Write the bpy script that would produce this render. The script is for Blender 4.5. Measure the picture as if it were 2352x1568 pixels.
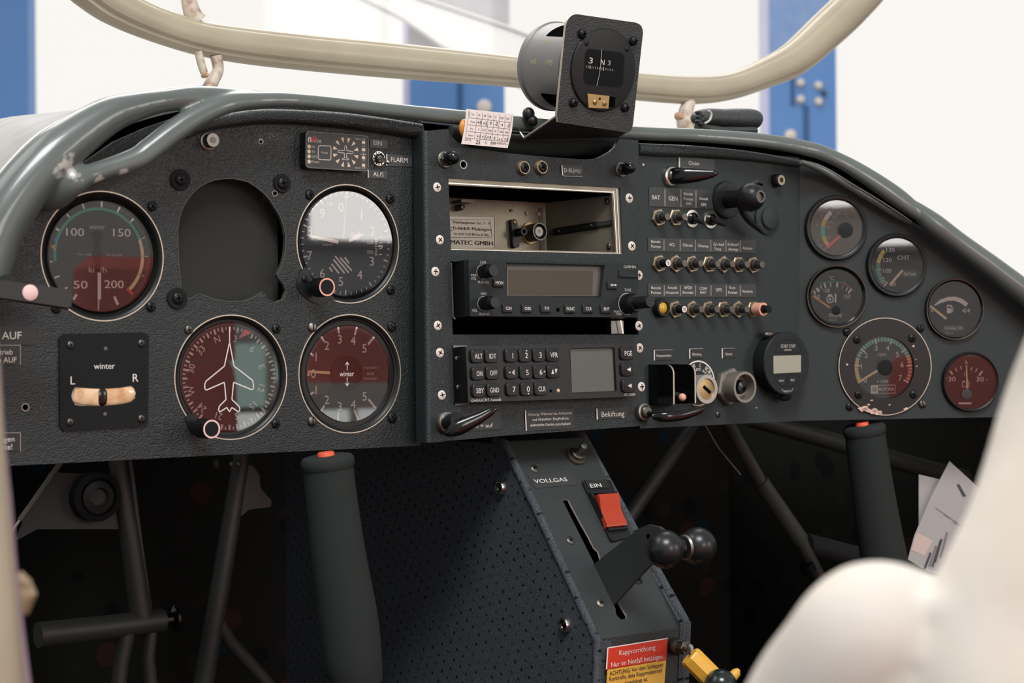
import bpy, math, random
from math import sin, cos, tan, pi, radians as R, sqrt, atan2
from mathutils import Vector as V, Matrix
from mathutils.geometry import tessellate_polygon

for _o in list(bpy.data.objects):
    bpy.data.objects.remove(_o, do_unlink=True)
SC = bpy.context.scene
COL = SC.collection

# ------------------------------------------------------------------ camera
FPX, CX, CY = 4000.0, 1176.0, 784.0          # focal length in pixels of the 2352x1568 frame
YAW, ROLL, DIST = R(36.5), R(0.42), 1.24     # panel face is the plane y = 0, facing -Y
FW = V((sin(YAW), cos(YAW), 0))
R0, U0 = V((cos(YAW), -sin(YAW), 0)), V((0, 0, 1))
RT = R0 * cos(ROLL) - U0 * sin(ROLL)
UP = U0 * cos(ROLL) + R0 * sin(ROLL)
CAM = -FW * DIST
cd = bpy.data.cameras.new('camera')
cam = bpy.data.objects.new('camera', cd)
COL.objects.link(cam)
m = Matrix((RT, UP, -FW)).transposed().to_4x4()
m.translation = CAM
cam.matrix_world = m
cd.sensor_width = 36.0
cd.lens = 36.0 * FPX / 2352.0
cd.clip_start, cd.clip_end = 0.02, 100
cd.dof.use_dof = True
cd.dof.focus_distance = 1.22
cd.dof.aperture_fstop = 13.0
SC.camera = cam

# ------------------------------------------------------------------ light and exposure
SC.view_settings.view_transform = 'Standard'
SC.view_settings.look = 'None'
SC.view_settings.exposure = 0.0
SC.view_settings.gamma = 1.0
SC.view_settings.use_curve_mapping = False
W = bpy.data.worlds.new('hangar_daylight')
SC.world = W
W.use_nodes = True
W.node_tree.nodes['Background'].inputs[0].default_value = (0.93, 0.95, 1.0, 1)
W.node_tree.nodes['Background'].inputs[1].default_value = 0.45

def area(name, loc, target, sx, sy, power, col=(1, 1, 1)):
    l = bpy.data.lights.new(name, 'AREA')
    l.shape, l.size, l.size_y, l.energy, l.color = 'RECTANGLE', sx, sy, power, col
    o = bpy.data.objects.new(name, l)
    COL.objects.link(o)
    o.location = loc
    o.rotation_euler = (V(target) - V(loc)).to_track_quat('-Z', 'Y').to_euler()
    return o
area('added_area_light', (1.2, 2.6, 3.6), (0.1, -0.2, 0), 4.0, 2.6, 170, (1, 0.97, 0.93))  # unseen area lamp added for rail highlights, cloth and red seats
area('added_area_light', (-2.2, 0.9, 2.6), (-0.3, 0.0, 0.1), 2.0, 2.0, 40, (1, 0.97, 0.94))  # second unseen area lamp, added on the left
area('added_area_light', (-1.2, -2.3, 3.0), (0.1, 0.0, 0.0), 1.5, 1.1, 120, (0.96, 0.98, 1))  # unseen fill lamp added behind and above for panel and console fabric

# ------------------------------------------------------------------ projection helpers
def ray(px, py):
    return FW + RT * ((px - CX) / FPX) - UP * ((py - CY) / FPX)

class Plane:
    def __init__(s, O, u, v):
        s.O, s.u, s.v = V(O), V(u).normalized(), V(v).normalized()
        s.n = s.u.cross(s.v)
    def world(s, px, py, h=0.0):
        d = ray(px, py)
        t = (s.O + s.n * h - CAM).dot(s.n) / d.dot(s.n)
        return CAM + d * t
    def loc(s, p):
        q = p - s.O
        return V((q.dot(s.u), q.dot(s.v), q.dot(s.n)))
    def at(s, px, py, h=0.0):
        return s.loc(s.world(px, py, h))
    def sc(s, px, py, h=0.0):                       # pixels per metre (upright)
        return FPX / (s.world(px, py, h) - CAM).dot(FW)

L = Plane((0, 0, 0), (1, 0, 0), (0, 0, 1))           # main panel
_t = R(3.0)
_o = L.world(1200, 660, 0.020)
C = Plane(_o, (1, 0, 0), (0, sin(_t), cos(_t)))      # radio panel, its foot a little towards the cabin
S = Plane((0, -0.010, 0), (1, 0, 0), (0, 0, 1))      # switch panel
_a = R(27)
G = Plane(S.world(1836, 700), (cos(_a), -sin(_a), 0), (0, 0, 1))   # angled engine gauge panel
_c = R(-10)
B = Plane(L.world(1370, 285, 0.045), (1, 0, 0), (0, sin(_c), cos(_c)))   # compass bracket
HG = Plane(CAM + FW * 6.5, R0, (0, 0, 1))            # hangar wall
def LW(px, py, h=0.0): return L.world(px, py, h)

# ------------------------------------------------------------------ materials
def lin(c):
    c /= 255.0
    return c / 12.92 if c <= 0.04045 else ((c + 0.055) / 1.055) ** 2.4
def rgb(r, g, b): return (lin(r), lin(g), lin(b), 1)
MATS = {}
def mat(name, col, rough=0.5, metal=0.0, spec=0.5, bump=None, emit=None, coat=0.0, vary=None):
    """bump = (kind, scale, strength, distance); vary = (scale, colour2, amount)"""
    m = bpy.data.materials.new(name)
    m.use_nodes = True
    nt = m.node_tree
    b = nt.nodes['Principled BSDF']
    b.inputs['Base Color'].default_value = col
    b.inputs['Roughness'].default_value = rough
    b.inputs['Metallic'].default_value = metal
    b.inputs['Specular IOR Level'].default_value = spec
    b.inputs['Coat Weight'].default_value = coat
    if emit:
        b.inputs['Emission Color'].default_value = emit[0]
        b.inputs['Emission Strength'].default_value = emit[1]
    if bump or vary:
        tc = nt.nodes.new('ShaderNodeTexCoord')
    if vary:
        n = nt.nodes.new('ShaderNodeTexNoise')
        n.inputs['Scale'].default_value = vary[0]
        n.inputs['Detail'].default_value = 5
        r = nt.nodes.new('ShaderNodeValToRGB')
        r.color_ramp.elements[0].position, r.color_ramp.elements[1].position = 0.42, 0.72
        x = nt.nodes.new('ShaderNodeMix'); x.data_type = 'RGBA'
        x.inputs[6].default_value, x.inputs[7].default_value = col, vary[1]
        mu = nt.nodes.new('ShaderNodeMath'); mu.operation = 'MULTIPLY'; mu.inputs[1].default_value = vary[2]
        nt.links.new(tc.outputs['Object'], n.inputs['Vector'])
        nt.links.new(n.outputs[0], r.inputs[0])
        nt.links.new(r.outputs[0], mu.inputs[0])
        nt.links.new(mu.outputs[0], x.inputs[0])
        nt.links.new(x.outputs[2], b.inputs['Base Color'])
    if bump:
        kind, sc, st, di = bump
        bp = nt.nodes.new('ShaderNodeBump')
        bp.inputs['Strength'].default_value, bp.inputs['Distance'].default_value = st, di
        if kind == 'leather':
            mp = nt.nodes.new('ShaderNodeMapping'); mp.inputs['Scale'].default_value = (0.75, 1.25, 1)
            vo = nt.nodes.new('ShaderNodeTexVoronoi'); vo.feature = 'SMOOTH_F1'
            vo.inputs['Scale'].default_value = sc
            vo.inputs['Smoothness'].default_value = 0.3
            nt.links.new(tc.outputs['Object'], mp.inputs['Vector'])
            nt.links.new(mp.outputs[0], vo.inputs['Vector'])
            nt.links.new(vo.outputs['Distance'], bp.inputs['Height'])
            bp.invert = True
        else:
            no = nt.nodes.new('ShaderNodeTexNoise')
            no.inputs['Scale'].default_value = sc
            no.inputs['Detail'].default_value = 3
            nt.links.new(tc.outputs['Object'], no.inputs['Vector'])
            nt.links.new(no.outputs[0], bp.inputs['Height'])
        nt.links.new(bp.outputs[0], b.inputs['Normal'])
    MATS[name] = m
    return m
def glass_mat(name, ior, rough=0.02, tint=(1, 1, 1, 1), haze=0.0):
    m = bpy.data.materials.new(name)
    m.use_nodes = True
    nt = m.node_tree
    nt.nodes.clear()
    out = nt.nodes.new('ShaderNodeOutputMaterial')
    tr = nt.nodes.new('ShaderNodeBsdfTransparent'); tr.inputs[0].default_value = tint
    gl = nt.nodes.new('ShaderNodeBsdfGlossy'); gl.inputs['Roughness'].default_value = rough
    fr = nt.nodes.new('ShaderNodeFresnel'); fr.inputs[0].default_value = ior
    mx = nt.nodes.new('ShaderNodeMixShader')
    nt.links.new(fr.outputs[0], mx.inputs[0])
    base = tr
    if haze:
        di = nt.nodes.new('ShaderNodeBsdfTranslucent'); di.inputs[0].default_value = (0.9, 0.9, 0.9, 1)
        tc = nt.nodes.new('ShaderNodeTexCoord')
        no = nt.nodes.new('ShaderNodeTexNoise'); no.inputs['Scale'].default_value = 60; no.inputs['Detail'].default_value = 6
        rp = nt.nodes.new('ShaderNodeValToRGB')
        rp.color_ramp.elements[0].position, rp.color_ramp.elements[1].position = 0.35, 0.75
        rp.color_ramp.elements[0].color = (haze * .7, haze * .7, haze * .7, 1)
        rp.color_ramp.elements[1].color = (haze * 1.3, haze * 1.3, haze * 1.3, 1)
        m2 = nt.nodes.new('ShaderNodeMixShader')
        nt.links.new(tc.outputs['Object'], no.inputs['Vector'])
        nt.links.new(no.outputs[0], rp.inputs[0])
        nt.links.new(rp.outputs[0], m2.inputs[0])
        nt.links.new(tr.outputs[0], m2.inputs[1]); nt.links.new(di.outputs[0], m2.inputs[2])
        base = m2
    nt.links.new(base.outputs[0], mx.inputs[1]); nt.links.new(gl.outputs[0], mx.inputs[2])
    nt.links.new(mx.outputs[0], out.inputs[0])
    MATS[name] = m
    return m

LEATHER = mat('black_grained_vinyl', rgb(35, 40, 40), 0.42, bump=('leather', 950, 0.5, 0.0008), vary=(9, rgb(42, 50, 49), 0.5))
CRINKLE = mat('black_crinkle_paint', rgb(35, 41, 42), 0.42, bump=('leather', 1300, 0.45, 0.0006))
SWITCHP = mat('dark_grey_paint', rgb(46, 53, 53), 0.5, spec=0.3, bump=('leather', 1500, 0.2, 0.0004))
BLACK = mat('black_plastic', rgb(25, 26, 26), 0.38, spec=0.35)
MATTE = mat('matt_black', rgb(24, 25, 25), 0.75, spec=0.25)
GLOSSB = mat('glossy_black', rgb(14, 14, 14), 0.16)
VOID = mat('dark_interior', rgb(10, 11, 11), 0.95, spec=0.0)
BLANK = mat('grey_blanking_plate', rgb(52, 52, 49), 0.85, spec=0.2)
GREYP = mat('dark_grey_plastic', rgb(36, 40, 41), 0.5, spec=0.25)
KEYB = mat('black_rubber', rgb(23, 24, 24), 0.55)
PLAC = mat('placard_grey', rgb(54, 56, 55), 0.45)
PLACB = mat('placard_black', rgb(34, 35, 34), 0.45)
WHITE = mat('white_print', rgb(226, 218, 210), 0.6)
WARMW = mat('luminous_cream', rgb(232, 205, 165), 0.6)
DIM = mat('pale_print', rgb(190, 184, 176), 0.6)
DIAL = mat('dial_black', rgb(62, 58, 58), 0.6, spec=0.25)
DIALN = mat('dial_navy', rgb(24, 34, 54), 0.6, spec=0.25)
DIALD = mat('dial_dark', rgb(29, 32, 35), 0.6, spec=0.25)
GREEN = mat('dial_green', rgb(72, 160, 140), 0.6)
TEAL = mat('dial_teal', rgb(95, 190, 185), 0.6)
YELLOW = mat('dial_yellow', rgb(214, 190, 90), 0.6)
AMBER = mat('dial_amber', rgb(220, 150, 60), 0.6)
BLUEM = mat('dial_blue', rgb(80, 125, 200), 0.6)
REDM = mat('dial_red', rgb(205, 85, 70), 0.6)
PINKM = mat('needle_pink', rgb(232, 130, 120), 0.6)
SILVER = mat('bright_steel', rgb(205, 200, 192), 0.28, 1.0)
WORN = mat('worn_edge_metal', rgb(200, 188, 170), 0.45, 0.6)
STEEL = mat('dull_steel', rgb(150, 145, 138), 0.42, 1.0, vary=(40, rgb(95, 90, 84), 0.7))
BRASS = mat('brass', rgb(190, 158, 110), 0.4, 0.75)
NUTM = mat('nickel_nut', rgb(168, 152, 128), 0.34, 0.85)
GUN = mat('gunmetal', rgb(105, 102, 96), 0.4, 0.9)
ALU = mat('bare_aluminium', rgb(142, 132, 114), 0.42, 0.65, vary=(30, rgb(108, 101, 88), 0.7))
CUPB = mat('dull_brass_cup', rgb(146, 128, 104), 0.4, 0.75)
WSCREW = mat('white_screw_paint', rgb(228, 214, 202), 0.45)
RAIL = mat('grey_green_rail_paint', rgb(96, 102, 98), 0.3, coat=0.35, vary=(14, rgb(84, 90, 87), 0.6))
WHITEP = mat('white_gelcoat', rgb(222, 218, 210), 0.4)
CREAM = mat('cream_frame_paint', rgb(172, 161, 139), 0.4, coat=0.1, vary=(18, rgb(158, 145, 124), 0.7))
RUST = mat('rusty_cream_paint', rgb(205, 192, 175), 0.5, vary=(160, rgb(140, 88, 58), 0.9))
PAPER = mat('card_paper', rgb(236, 222, 214), 0.8)
SHEET = mat('white_paper_sheet', rgb(166, 161, 158), 0.85)
INK = mat('black_ink', rgb(42, 38, 38), 0.8)
ORANGE = mat('orange_plastic', rgb(214, 140, 50), 0.4)
REDC = mat('orange_red_plastic', rgb(238, 96, 62), 0.4)
SIGNR = mat('sign_red', rgb(206, 48, 22), 0.4)
SIGNY = mat('sign_yellow', rgb(224, 168, 62), 0.45)
PINKC = mat('pink_plastic', rgb(244, 204, 196), 0.45)
SALMON = mat('salmon_collar', rgb(238, 172, 146), 0.5)
LCD = mat('lcd_grey_green', rgb(74, 67, 53), 0.45, spec=0.15)
LCDG = mat('lcd_grey', rgb(98, 98, 93), 0.4, spec=0.2)
LCDC = mat('lcd_pale', rgb(168, 164, 146), 0.3)
LEDW = mat('unlit_led', rgb(214, 188, 160), 0.4)
FOAM = mat('black_foam_grip', rgb(46, 50, 48), 0.9, spec=0.15, bump=('noise', 900, 0.25, 0.0005))
TUBE = mat('grey_painted_tube', rgb(80, 80, 75), 0.5)
def lining():
    m = mat('dark_patterned_lining', rgb(42, 44, 43), 0.95, spec=0.0)
    nt = m.node_tree; b = nt.nodes['Principled BSDF']
    tc = nt.nodes.new('ShaderNodeTexCoord'); vo = nt.nodes.new('ShaderNodeTexVoronoi'); vo.inputs['Scale'].default_value = 30
    nt.links.new(tc.outputs['Object'], vo.inputs['Vector'])
    sp = nt.nodes.new('ShaderNodeSeparateColor'); nt.links.new(vo.outputs['Color'], sp.inputs[0])
    rp = nt.nodes.new('ShaderNodeValToRGB'); rp.color_ramp.interpolation = 'CONSTANT'
    e = rp.color_ramp.elements; e[0].position = 0; e[0].color = rgb(44, 44, 42); e[1].position = .55; e[1].color = rgb(34, 50, 60)
    for pos, c in ((.68, rgb(50, 48, 46)), (.82, rgb(66, 47, 41)), (.9, rgb(34, 34, 34))): x = e.new(pos); x.color = c
    nt.links.new(sp.outputs[0], rp.inputs[0])
    ds = nt.nodes.new('ShaderNodeMath'); ds.operation = 'LESS_THAN'; ds.inputs[1].default_value = .36; nt.links.new(vo.outputs['Distance'], ds.inputs[0])
    mx = nt.nodes.new('ShaderNodeMix'); mx.data_type = 'RGBA'; mx.inputs[6].default_value = rgb(42, 43, 41)
    nt.links.new(ds.outputs[0], mx.inputs[0]); nt.links.new(rp.outputs[0], mx.inputs[7]); nt.links.new(mx.outputs[2], b.inputs['Base Color'])
    return m
LINING = lining()
BLUE = mat('blue_steel_paint', rgb(88, 138, 200), 0.5, vary=(1.2, rgb(110, 146, 198), 0.6))
BLUEL = mat('pale_lilac_flange', rgb(214, 212, 236), 0.6)
BOLTC = mat('pale_bolt', rgb(225, 215, 205), 0.5)
CLOTH = mat('off_white_cloth', rgb(208, 200, 190), 0.95, spec=0.1, vary=(14, rgb(186, 170, 150), 0.8))
LILAC = mat('lilac_seal', rgb(150, 130, 140), 0.7)
REDSEAT = mat('red_seat_fabric', rgb(228, 108, 94), 0.8)
HALL = mat('white_hall_wall', rgb(226, 226, 222), 0.8)
CONCRETE = mat('hangar_concrete', rgb(150, 148, 144), 0.8)
GLASS = glass_mat('instrument_glass', 1.85, 0.015)
GLASSR = glass_mat('screen_window', 1.14, 0.3)
CANOPY = glass_mat('dusty_plexiglass', 1.3, 0.03, haze=0.12)
AMBERL = mat('amber_lens', rgb(206, 160, 40), 0.15, coat=0.5)
REDL = mat('translucent_red_rocker', rgb(176, 54, 18), 0.22, coat=0.4)
LEATHC = mat('worn_black_leather', rgb(58, 60, 60), 0.5, bump=('noise', 220, 0.5, 0.002))
def emit_mat(name, col, st):
    m = mat(name, (0.8, 0.8, 0.8, 1), 0.8, spec=0.0, emit=(col, st)); return m
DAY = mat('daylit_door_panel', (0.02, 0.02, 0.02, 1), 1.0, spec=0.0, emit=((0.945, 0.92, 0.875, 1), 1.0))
WINT = mat('added_teal_glow', (0.02, 0.02, 0.02, 1), 1.0, spec=0.0, emit=((0.72, 1.0, 0.92, 1), 2.0))  # added glow, tinted teal for its reflection in the gyro glass
WINS = mat('added_soft_glow', (0.02, 0.02, 0.02, 1), 1.0, spec=0.0, emit=((0.95, 1.0, 0.97, 1), 4.0))  # added glow for the pale band reflected in the variometer
WINL = mat('added_bright_glow', (0.02, 0.02, 0.02, 1), 1.0, spec=0.0, emit=((1.0, 0.97, 0.93, 1), 9.0))  # added glow reflected in the altimeter and cylinder gauge glass

def fabric():
    m = bpy.data.materials.new('blue_grey_woven_fabric'); m.use_nodes = True
    nt = m.node_tree; b = nt.nodes['Principled BSDF']
    b.inputs['Roughness'].default_value = 0.9; b.inputs['Specular IOR Level'].default_value = 0.2
    tc = nt.nodes.new('ShaderNodeTexCoord')
    mp = nt.nodes.new('ShaderNodeMapping'); mp.inputs['Scale'].default_value = (0.0, 1, 1); mp.inputs['Rotation'].default_value = (R(22), 0, 0)
    nt.links.new(tc.outputs['Object'], mp.inputs[0])
    vo = nt.nodes.new('ShaderNodeTexVoronoi'); vo.inputs['Scale'].default_value = 112; vo.inputs['Randomness'].default_value = 0.12
    nt.links.new(mp.outputs[0], vo.inputs['Vector'])
    ra = nt.nodes.new('ShaderNodeValToRGB')
    ra.color_ramp.elements[0].position, ra.color_ramp.elements[1].position = 0.07, 0.19
    nt.links.new(vo.outputs['Distance'], ra.inputs[0])
    wv = nt.nodes.new('ShaderNodeTexNoise'); wv.inputs['Scale'].default_value = 1700; wv.inputs['Detail'].default_value = 2
    nt.links.new(tc.outputs['Object'], wv.inputs['Vector'])
    r2 = nt.nodes.new('ShaderNodeValToRGB')
    r2.color_ramp.elements[0].position, r2.color_ramp.elements[1].position = 0.35, 0.68
    r2.color_ramp.elements[0].color, r2.color_ramp.elements[1].color = rgb(42, 46, 51), rgb(98, 102, 106)
    nt.links.new(wv.outputs[0], r2.inputs[0])
    mx = nt.nodes.new('ShaderNodeMix'); mx.data_type = 'RGBA'
    mx.inputs[6].default_value = rgb(14, 15, 18)
    nt.links.new(ra.outputs[0], mx.inputs[0]); nt.links.new(r2.outputs[0], mx.inputs[7])
    nt.links.new(mx.outputs[2], b.inputs['Base Color'])
    bp = nt.nodes.new('ShaderNodeBump'); bp.inputs['Strength'].default_value = 0.5; bp.inputs['Distance'].default_value = 0.001
    ad = nt.nodes.new('ShaderNodeMath'); ad.operation = 'ADD'
    nt.links.new(ra.outputs[0], ad.inputs[0]); nt.links.new(wv.outputs[0], ad.inputs[1])
    nt.links.new(ad.outputs[0], bp.inputs['Height']); nt.links.new(bp.outputs[0], b.inputs['Normal'])
    return m
FABRIC = fabric()

# ------------------------------------------------------------------ mesh building
_txt = {}
def glyphs(s, bold):
    k = (s, bold)
    if k not in _txt:
        c = bpy.data.curves.new('t', 'FONT'); c.body = s; c.size = 1; c.resolution_u = 3; c.offset = bold
        o = bpy.data.objects.new('t', c)
        me = o.to_mesh()
        vs = [(v.co.x, v.co.y) for v in me.vertices]
        fs = [tuple(p.vertices) for p in me.polygons]
        o.to_mesh_clear()
        bpy.data.objects.remove(o); bpy.data.curves.remove(c)
        x0, x1 = min(v[0] for v in vs), max(v[0] for v in vs)
        _txt[k] = ([(x - (x0 + x1) / 2, y) for x, y in vs], fs, x1 - x0)
    return _txt[k]

def catmull(pts, n=6):
    """pts: tuples of floats, any length; smooth resample"""
    out = []
    P = [pts[0]] + list(pts) + [pts[-1]]
    for i in range(1, len(P) - 2):
        for k in range(n):
            t = k / n
            out.append(tuple(0.5 * (2 * b + (c - a) * t + (2 * a - 5 * b + 4 * c - d) * t * t + (3 * b - a - 3 * c + d) * t ** 3)
                             for a, b, c, d in zip(P[i - 1], P[i], P[i + 1], P[i + 2])))
    out.append(tuple(pts[-1]))
    return out

class MB:
    def __init__(s):
        s.v, s.f, s.m, s.mats = [], [], [], []
        s.M = Matrix.Identity(4)
    def mi(s, m):
        if m not in s.mats: s.mats.append(m)
        return s.mats.index(m)
    def add(s, vs, fs, m):
        n = len(s.v); k = s.mi(m)
        s.v += [tuple(s.M @ V(p)) for p in vs]
        for f in fs:
            s.f.append(tuple(i + n for i in f)); s.m.append(k)
    def box(s, x0, x1, y0, y1, z0, z1, m):
        s.add([(x0, y0, z0), (x1, y0, z0), (x1, y1, z0), (x0, y1, z0), (x0, y0, z1), (x1, y0, z1), (x1, y1, z1), (x0, y1, z1)],
              [(0, 3, 2, 1), (4, 5, 6, 7), (0, 1, 5, 4), (1, 2, 6, 5), (2, 3, 7, 6), (3, 0, 4, 7)], m)
    def layers(s, loops, m, cap0=True, cap1=True):
        """stack of equal-length loops of points"""
        n = len(loops[0]); vs = [p for l in loops for p in l]; fs = []
        for j in range(len(loops) - 1):
            for i in range(n):
                k = (i + 1) % n
                fs.append((j * n + i, j * n + k, (j + 1) * n + k, (j + 1) * n + i))
        if cap0: fs.append(tuple(range(n - 1, -1, -1)))
        if cap1: fs.append(tuple((len(loops) - 1) * n + i for i in range(n)))
        s.add(vs, fs, m)
    def prism(s, poly, z0, z1, m, bev=0.0):
        if bev:
            cx = sum(p[0] for p in poly) / len(poly); cy = sum(p[1] for p in poly) / len(poly)
            w = max(abs(p[0] - cx) for p in poly) or 1; h = max(abs(p[1] - cy) for p in poly) or 1
            ins = [(cx + (p[0] - cx) * (1 - bev / w), cy + (p[1] - cy) * (1 - bev / h)) for p in poly]
            s.layers([[(x, y, z0) for x, y in poly], [(x, y, z1 - bev) for x, y in poly], [(x, y, z1) for x, y in ins]], m)
        else:
            s.layers([[(x, y, z0) for x, y in poly], [(x, y, z1) for x, y in poly]], m)
    def rbox(s, cx, cy, w, h, r, z0, z1, m, bev=0.0):
        s.prism(rrect(cx, cy, w, h, r), z0, z1, m, bev)
    def board(s, outer, holes, z0, z1, m, edge=None):
        """flat plate with holes"""
        loops = [[(x, y, 0) for x, y in outer]] + [[(x, y, 0) for x, y in h] for h in holes]
        flat = [p for l in loops for p in l]
        tri = tessellate_polygon([[V(p) for p in l] for l in loops])
        s.add([(x, y, z1) for x, y, _ in flat], tri, m)
        s.add([(x, y, z0) for x, y, _ in flat], tri, m)
        for k, l in enumerate(loops):
            n = len(l)
            vs = [(x, y, z1) for x, y, _ in l] + [(x, y, z0) for x, y, _ in l]
            s.add(vs, [(i, (i + 1) % n, n + (i + 1) % n, n + i) for i in range(n)], edge or m)
    def lathe(s, prof, m, seg=40, cx=0, cy=0, cap=True):
        """prof: (r, z) about Z"""
        n = seg; loops = []
        for r, z in prof:
            loops.append([(cx + r * cos(2 * pi * i / n), cy + r * sin(2 * pi * i / n), z) for i in range(n)])
        s.layers(loops, m, cap and prof[0][0] > 1e-9, cap and prof[-1][0] > 1e-9)
    def hexa(s, cx, cy, r, z0, z1, m, rot=0.0):
        s.prism([(cx + r * cos(rot + i * pi / 3), cy + r * sin(rot + i * pi / 3)) for i in range(6)], z0, z1, m, r * 0.08)
    def disc(s, cx, cy, r, z, m, seg=32):
        s.add([(cx + r * cos(2 * pi * i / seg), cy + r * sin(2 * pi * i / seg), z) for i in range(seg)], [tuple(range(seg))], m)
    def ring(s, cx, cy, r0, r1, z, m, a0=0, a1=2 * pi, seg=48):
        """flat arc ribbon, angles clockwise from the top"""
        vs, fs = [], []
        n = max(2, int(seg * abs(a1 - a0) / (2 * pi)) + 1)
        for i in range(n + 1):
            a = a0 + (a1 - a0) * i / n
            vs += [(cx + r0 * sin(a), cy + r0 * cos(a), z), (cx + r1 * sin(a), cy + r1 * cos(a), z)]
        for i in range(n): fs.append((2 * i, 2 * i + 1, 2 * i + 3, 2 * i + 2))
        s.add(vs, fs, m)
    def line(s, x0, y0, x1, y1, w, z, m, w1=None):
        d = V((x1 - x0, y1 - y0)); d.normalize(); q = V((-d.y, d.x)); a, b = q * (w / 2), q * ((w if w1 is None else w1) / 2)
        s.add([(x0 - a.x, y0 - a.y, z), (x1 - b.x, y1 - b.y, z), (x1 + b.x, y1 + b.y, z), (x0 + a.x, y0 + a.y, z)], [(0, 1, 2, 3)], m)
    def pline(s, pts, w, z, m, closed=False):
        P = list(pts) + ([pts[0]] if closed else [])
        for a, b in zip(P, P[1:]): s.line(a[0], a[1], b[0], b[1], w, z, m)
    def poly(s, pts, z, m):
        tri = tessellate_polygon([[V((x, y, 0)) for x, y in pts]])
        s.add([(x, y, z) for x, y in pts], tri, m)
    def text(s, t, x, y, z, cap, m, w=None, rot=0.0, bold=0.0, slant=0.0):
        """centred text with the given cap height"""
        vs, fs, wd = glyphs(t, 0.0)
        if bold and not getattr(s, '_b', 0):
            s._b = 1; d_ = bold * cap * .8
            for ox, oz in ((-d_, 2e-5), (d_, 4e-5)): s.text(t, x + ox * cos(rot), y + ox * sin(rot), z + oz, cap, m, w, rot, 0.0, slant)
            s._b = 0
        k = cap / 0.69; kx = (w / wd) if w else k
        c, q = cos(rot), sin(rot)
        out = []
        for gx, gy in vs:
            ax, ay = (gx + slant * gy) * kx, (gy - 0.345) * k
            out.append((x + ax * c - ay * q, y + ax * q + ay * c, z))
        s.add(out, fs, m)
    def tube(s, pts, radii, m, seg=16, caps=True, prof=None, squash=1.0, upv=None):
        """swept tube through world points; prof(angle) -> radius factor"""
        P = [V(p) for p in pts]; n = len(P)
        loops = []; ref = V(upv) if upv else V((0, 0, 1))
        for i in range(n):
            d = (P[min(i + 1, n - 1)] - P[max(i - 1, 0)]).normalized()
            a = ref - d * ref.dot(d)
            if a.length < 1e-4: a = V((1, 0, 0)) - d * d.x
            a.normalize()
            if not upv: ref = a
            b = d.cross(a)
            r = radii if isinstance(radii, (int, float)) else radii[i]
            loops.append([tuple(P[i] + (a * cos(t) + b * sin(t) * squash) * r * (prof(t) if prof else 1)) for t in [2 * pi * k / seg for k in range(seg)]])
        s.layers(loops, m, caps, caps)
    def ball(s, c, r, m, seg=24, rings=14, sx=1, sy=1, sz=1):
        loops = []
        for j in range(1, rings):
            a = -pi / 2 + pi * j / rings
            loops.append([(c[0] + sx * r * cos(a) * cos(2 * pi * i / seg), c[1] + sy * r * cos(a) * sin(2 * pi * i / seg), c[2] + sz * r * sin(a)) for i in range(seg)])
        s.layers(loops, m)
    def build(s, name, parent=None, label=None, smooth=40, subsurf=0):
        import bmesh
        me = bpy.data.meshes.new(name)
        me.from_pydata(s.v, [], s.f)
        for k in s.mats: me.materials.append(k)
        me.polygons.foreach_set('material_index', s.m)
        bm = bmesh.new(); bm.from_mesh(me)
        bmesh.ops.recalc_face_normals(bm, faces=bm.faces)
        bm.to_mesh(me); bm.free()
        if smooth:
            me.polygons.foreach_set('use_smooth', [True] * len(me.polygons))
            me.set_sharp_from_angle(angle=R(smooth))
        me.update()
        o = bpy.data.objects.new(name, me)
        COL.objects.link(o)
        if parent is not None:
            o.parent = parent.o if isinstance(parent, Thing) else parent
        if label: o['label'] = label
        return o

def rrect(cx, cy, w, h, r, n=5):
    pts = []
    r = min(r, w / 2 - 1e-6, h / 2 - 1e-6)
    for sx, sy, a0 in ((1, 1, 0), (-1, 1, pi / 2), (-1, -1, pi), (1, -1, 1.5 * pi)):
        for i in range(n + 1):
            a = a0 + (pi / 2) * i / n
            pts.append((cx + sx * (w / 2 - r) + r * cos(a), cy + sy * (h / 2 - r) + r * sin(a)))
    return pts
def circ(cx, cy, r, n=40): return [(cx + r * cos(2 * pi * i / n), cy + r * sin(2 * pi * i / n)) for i in range(n)]

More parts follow.
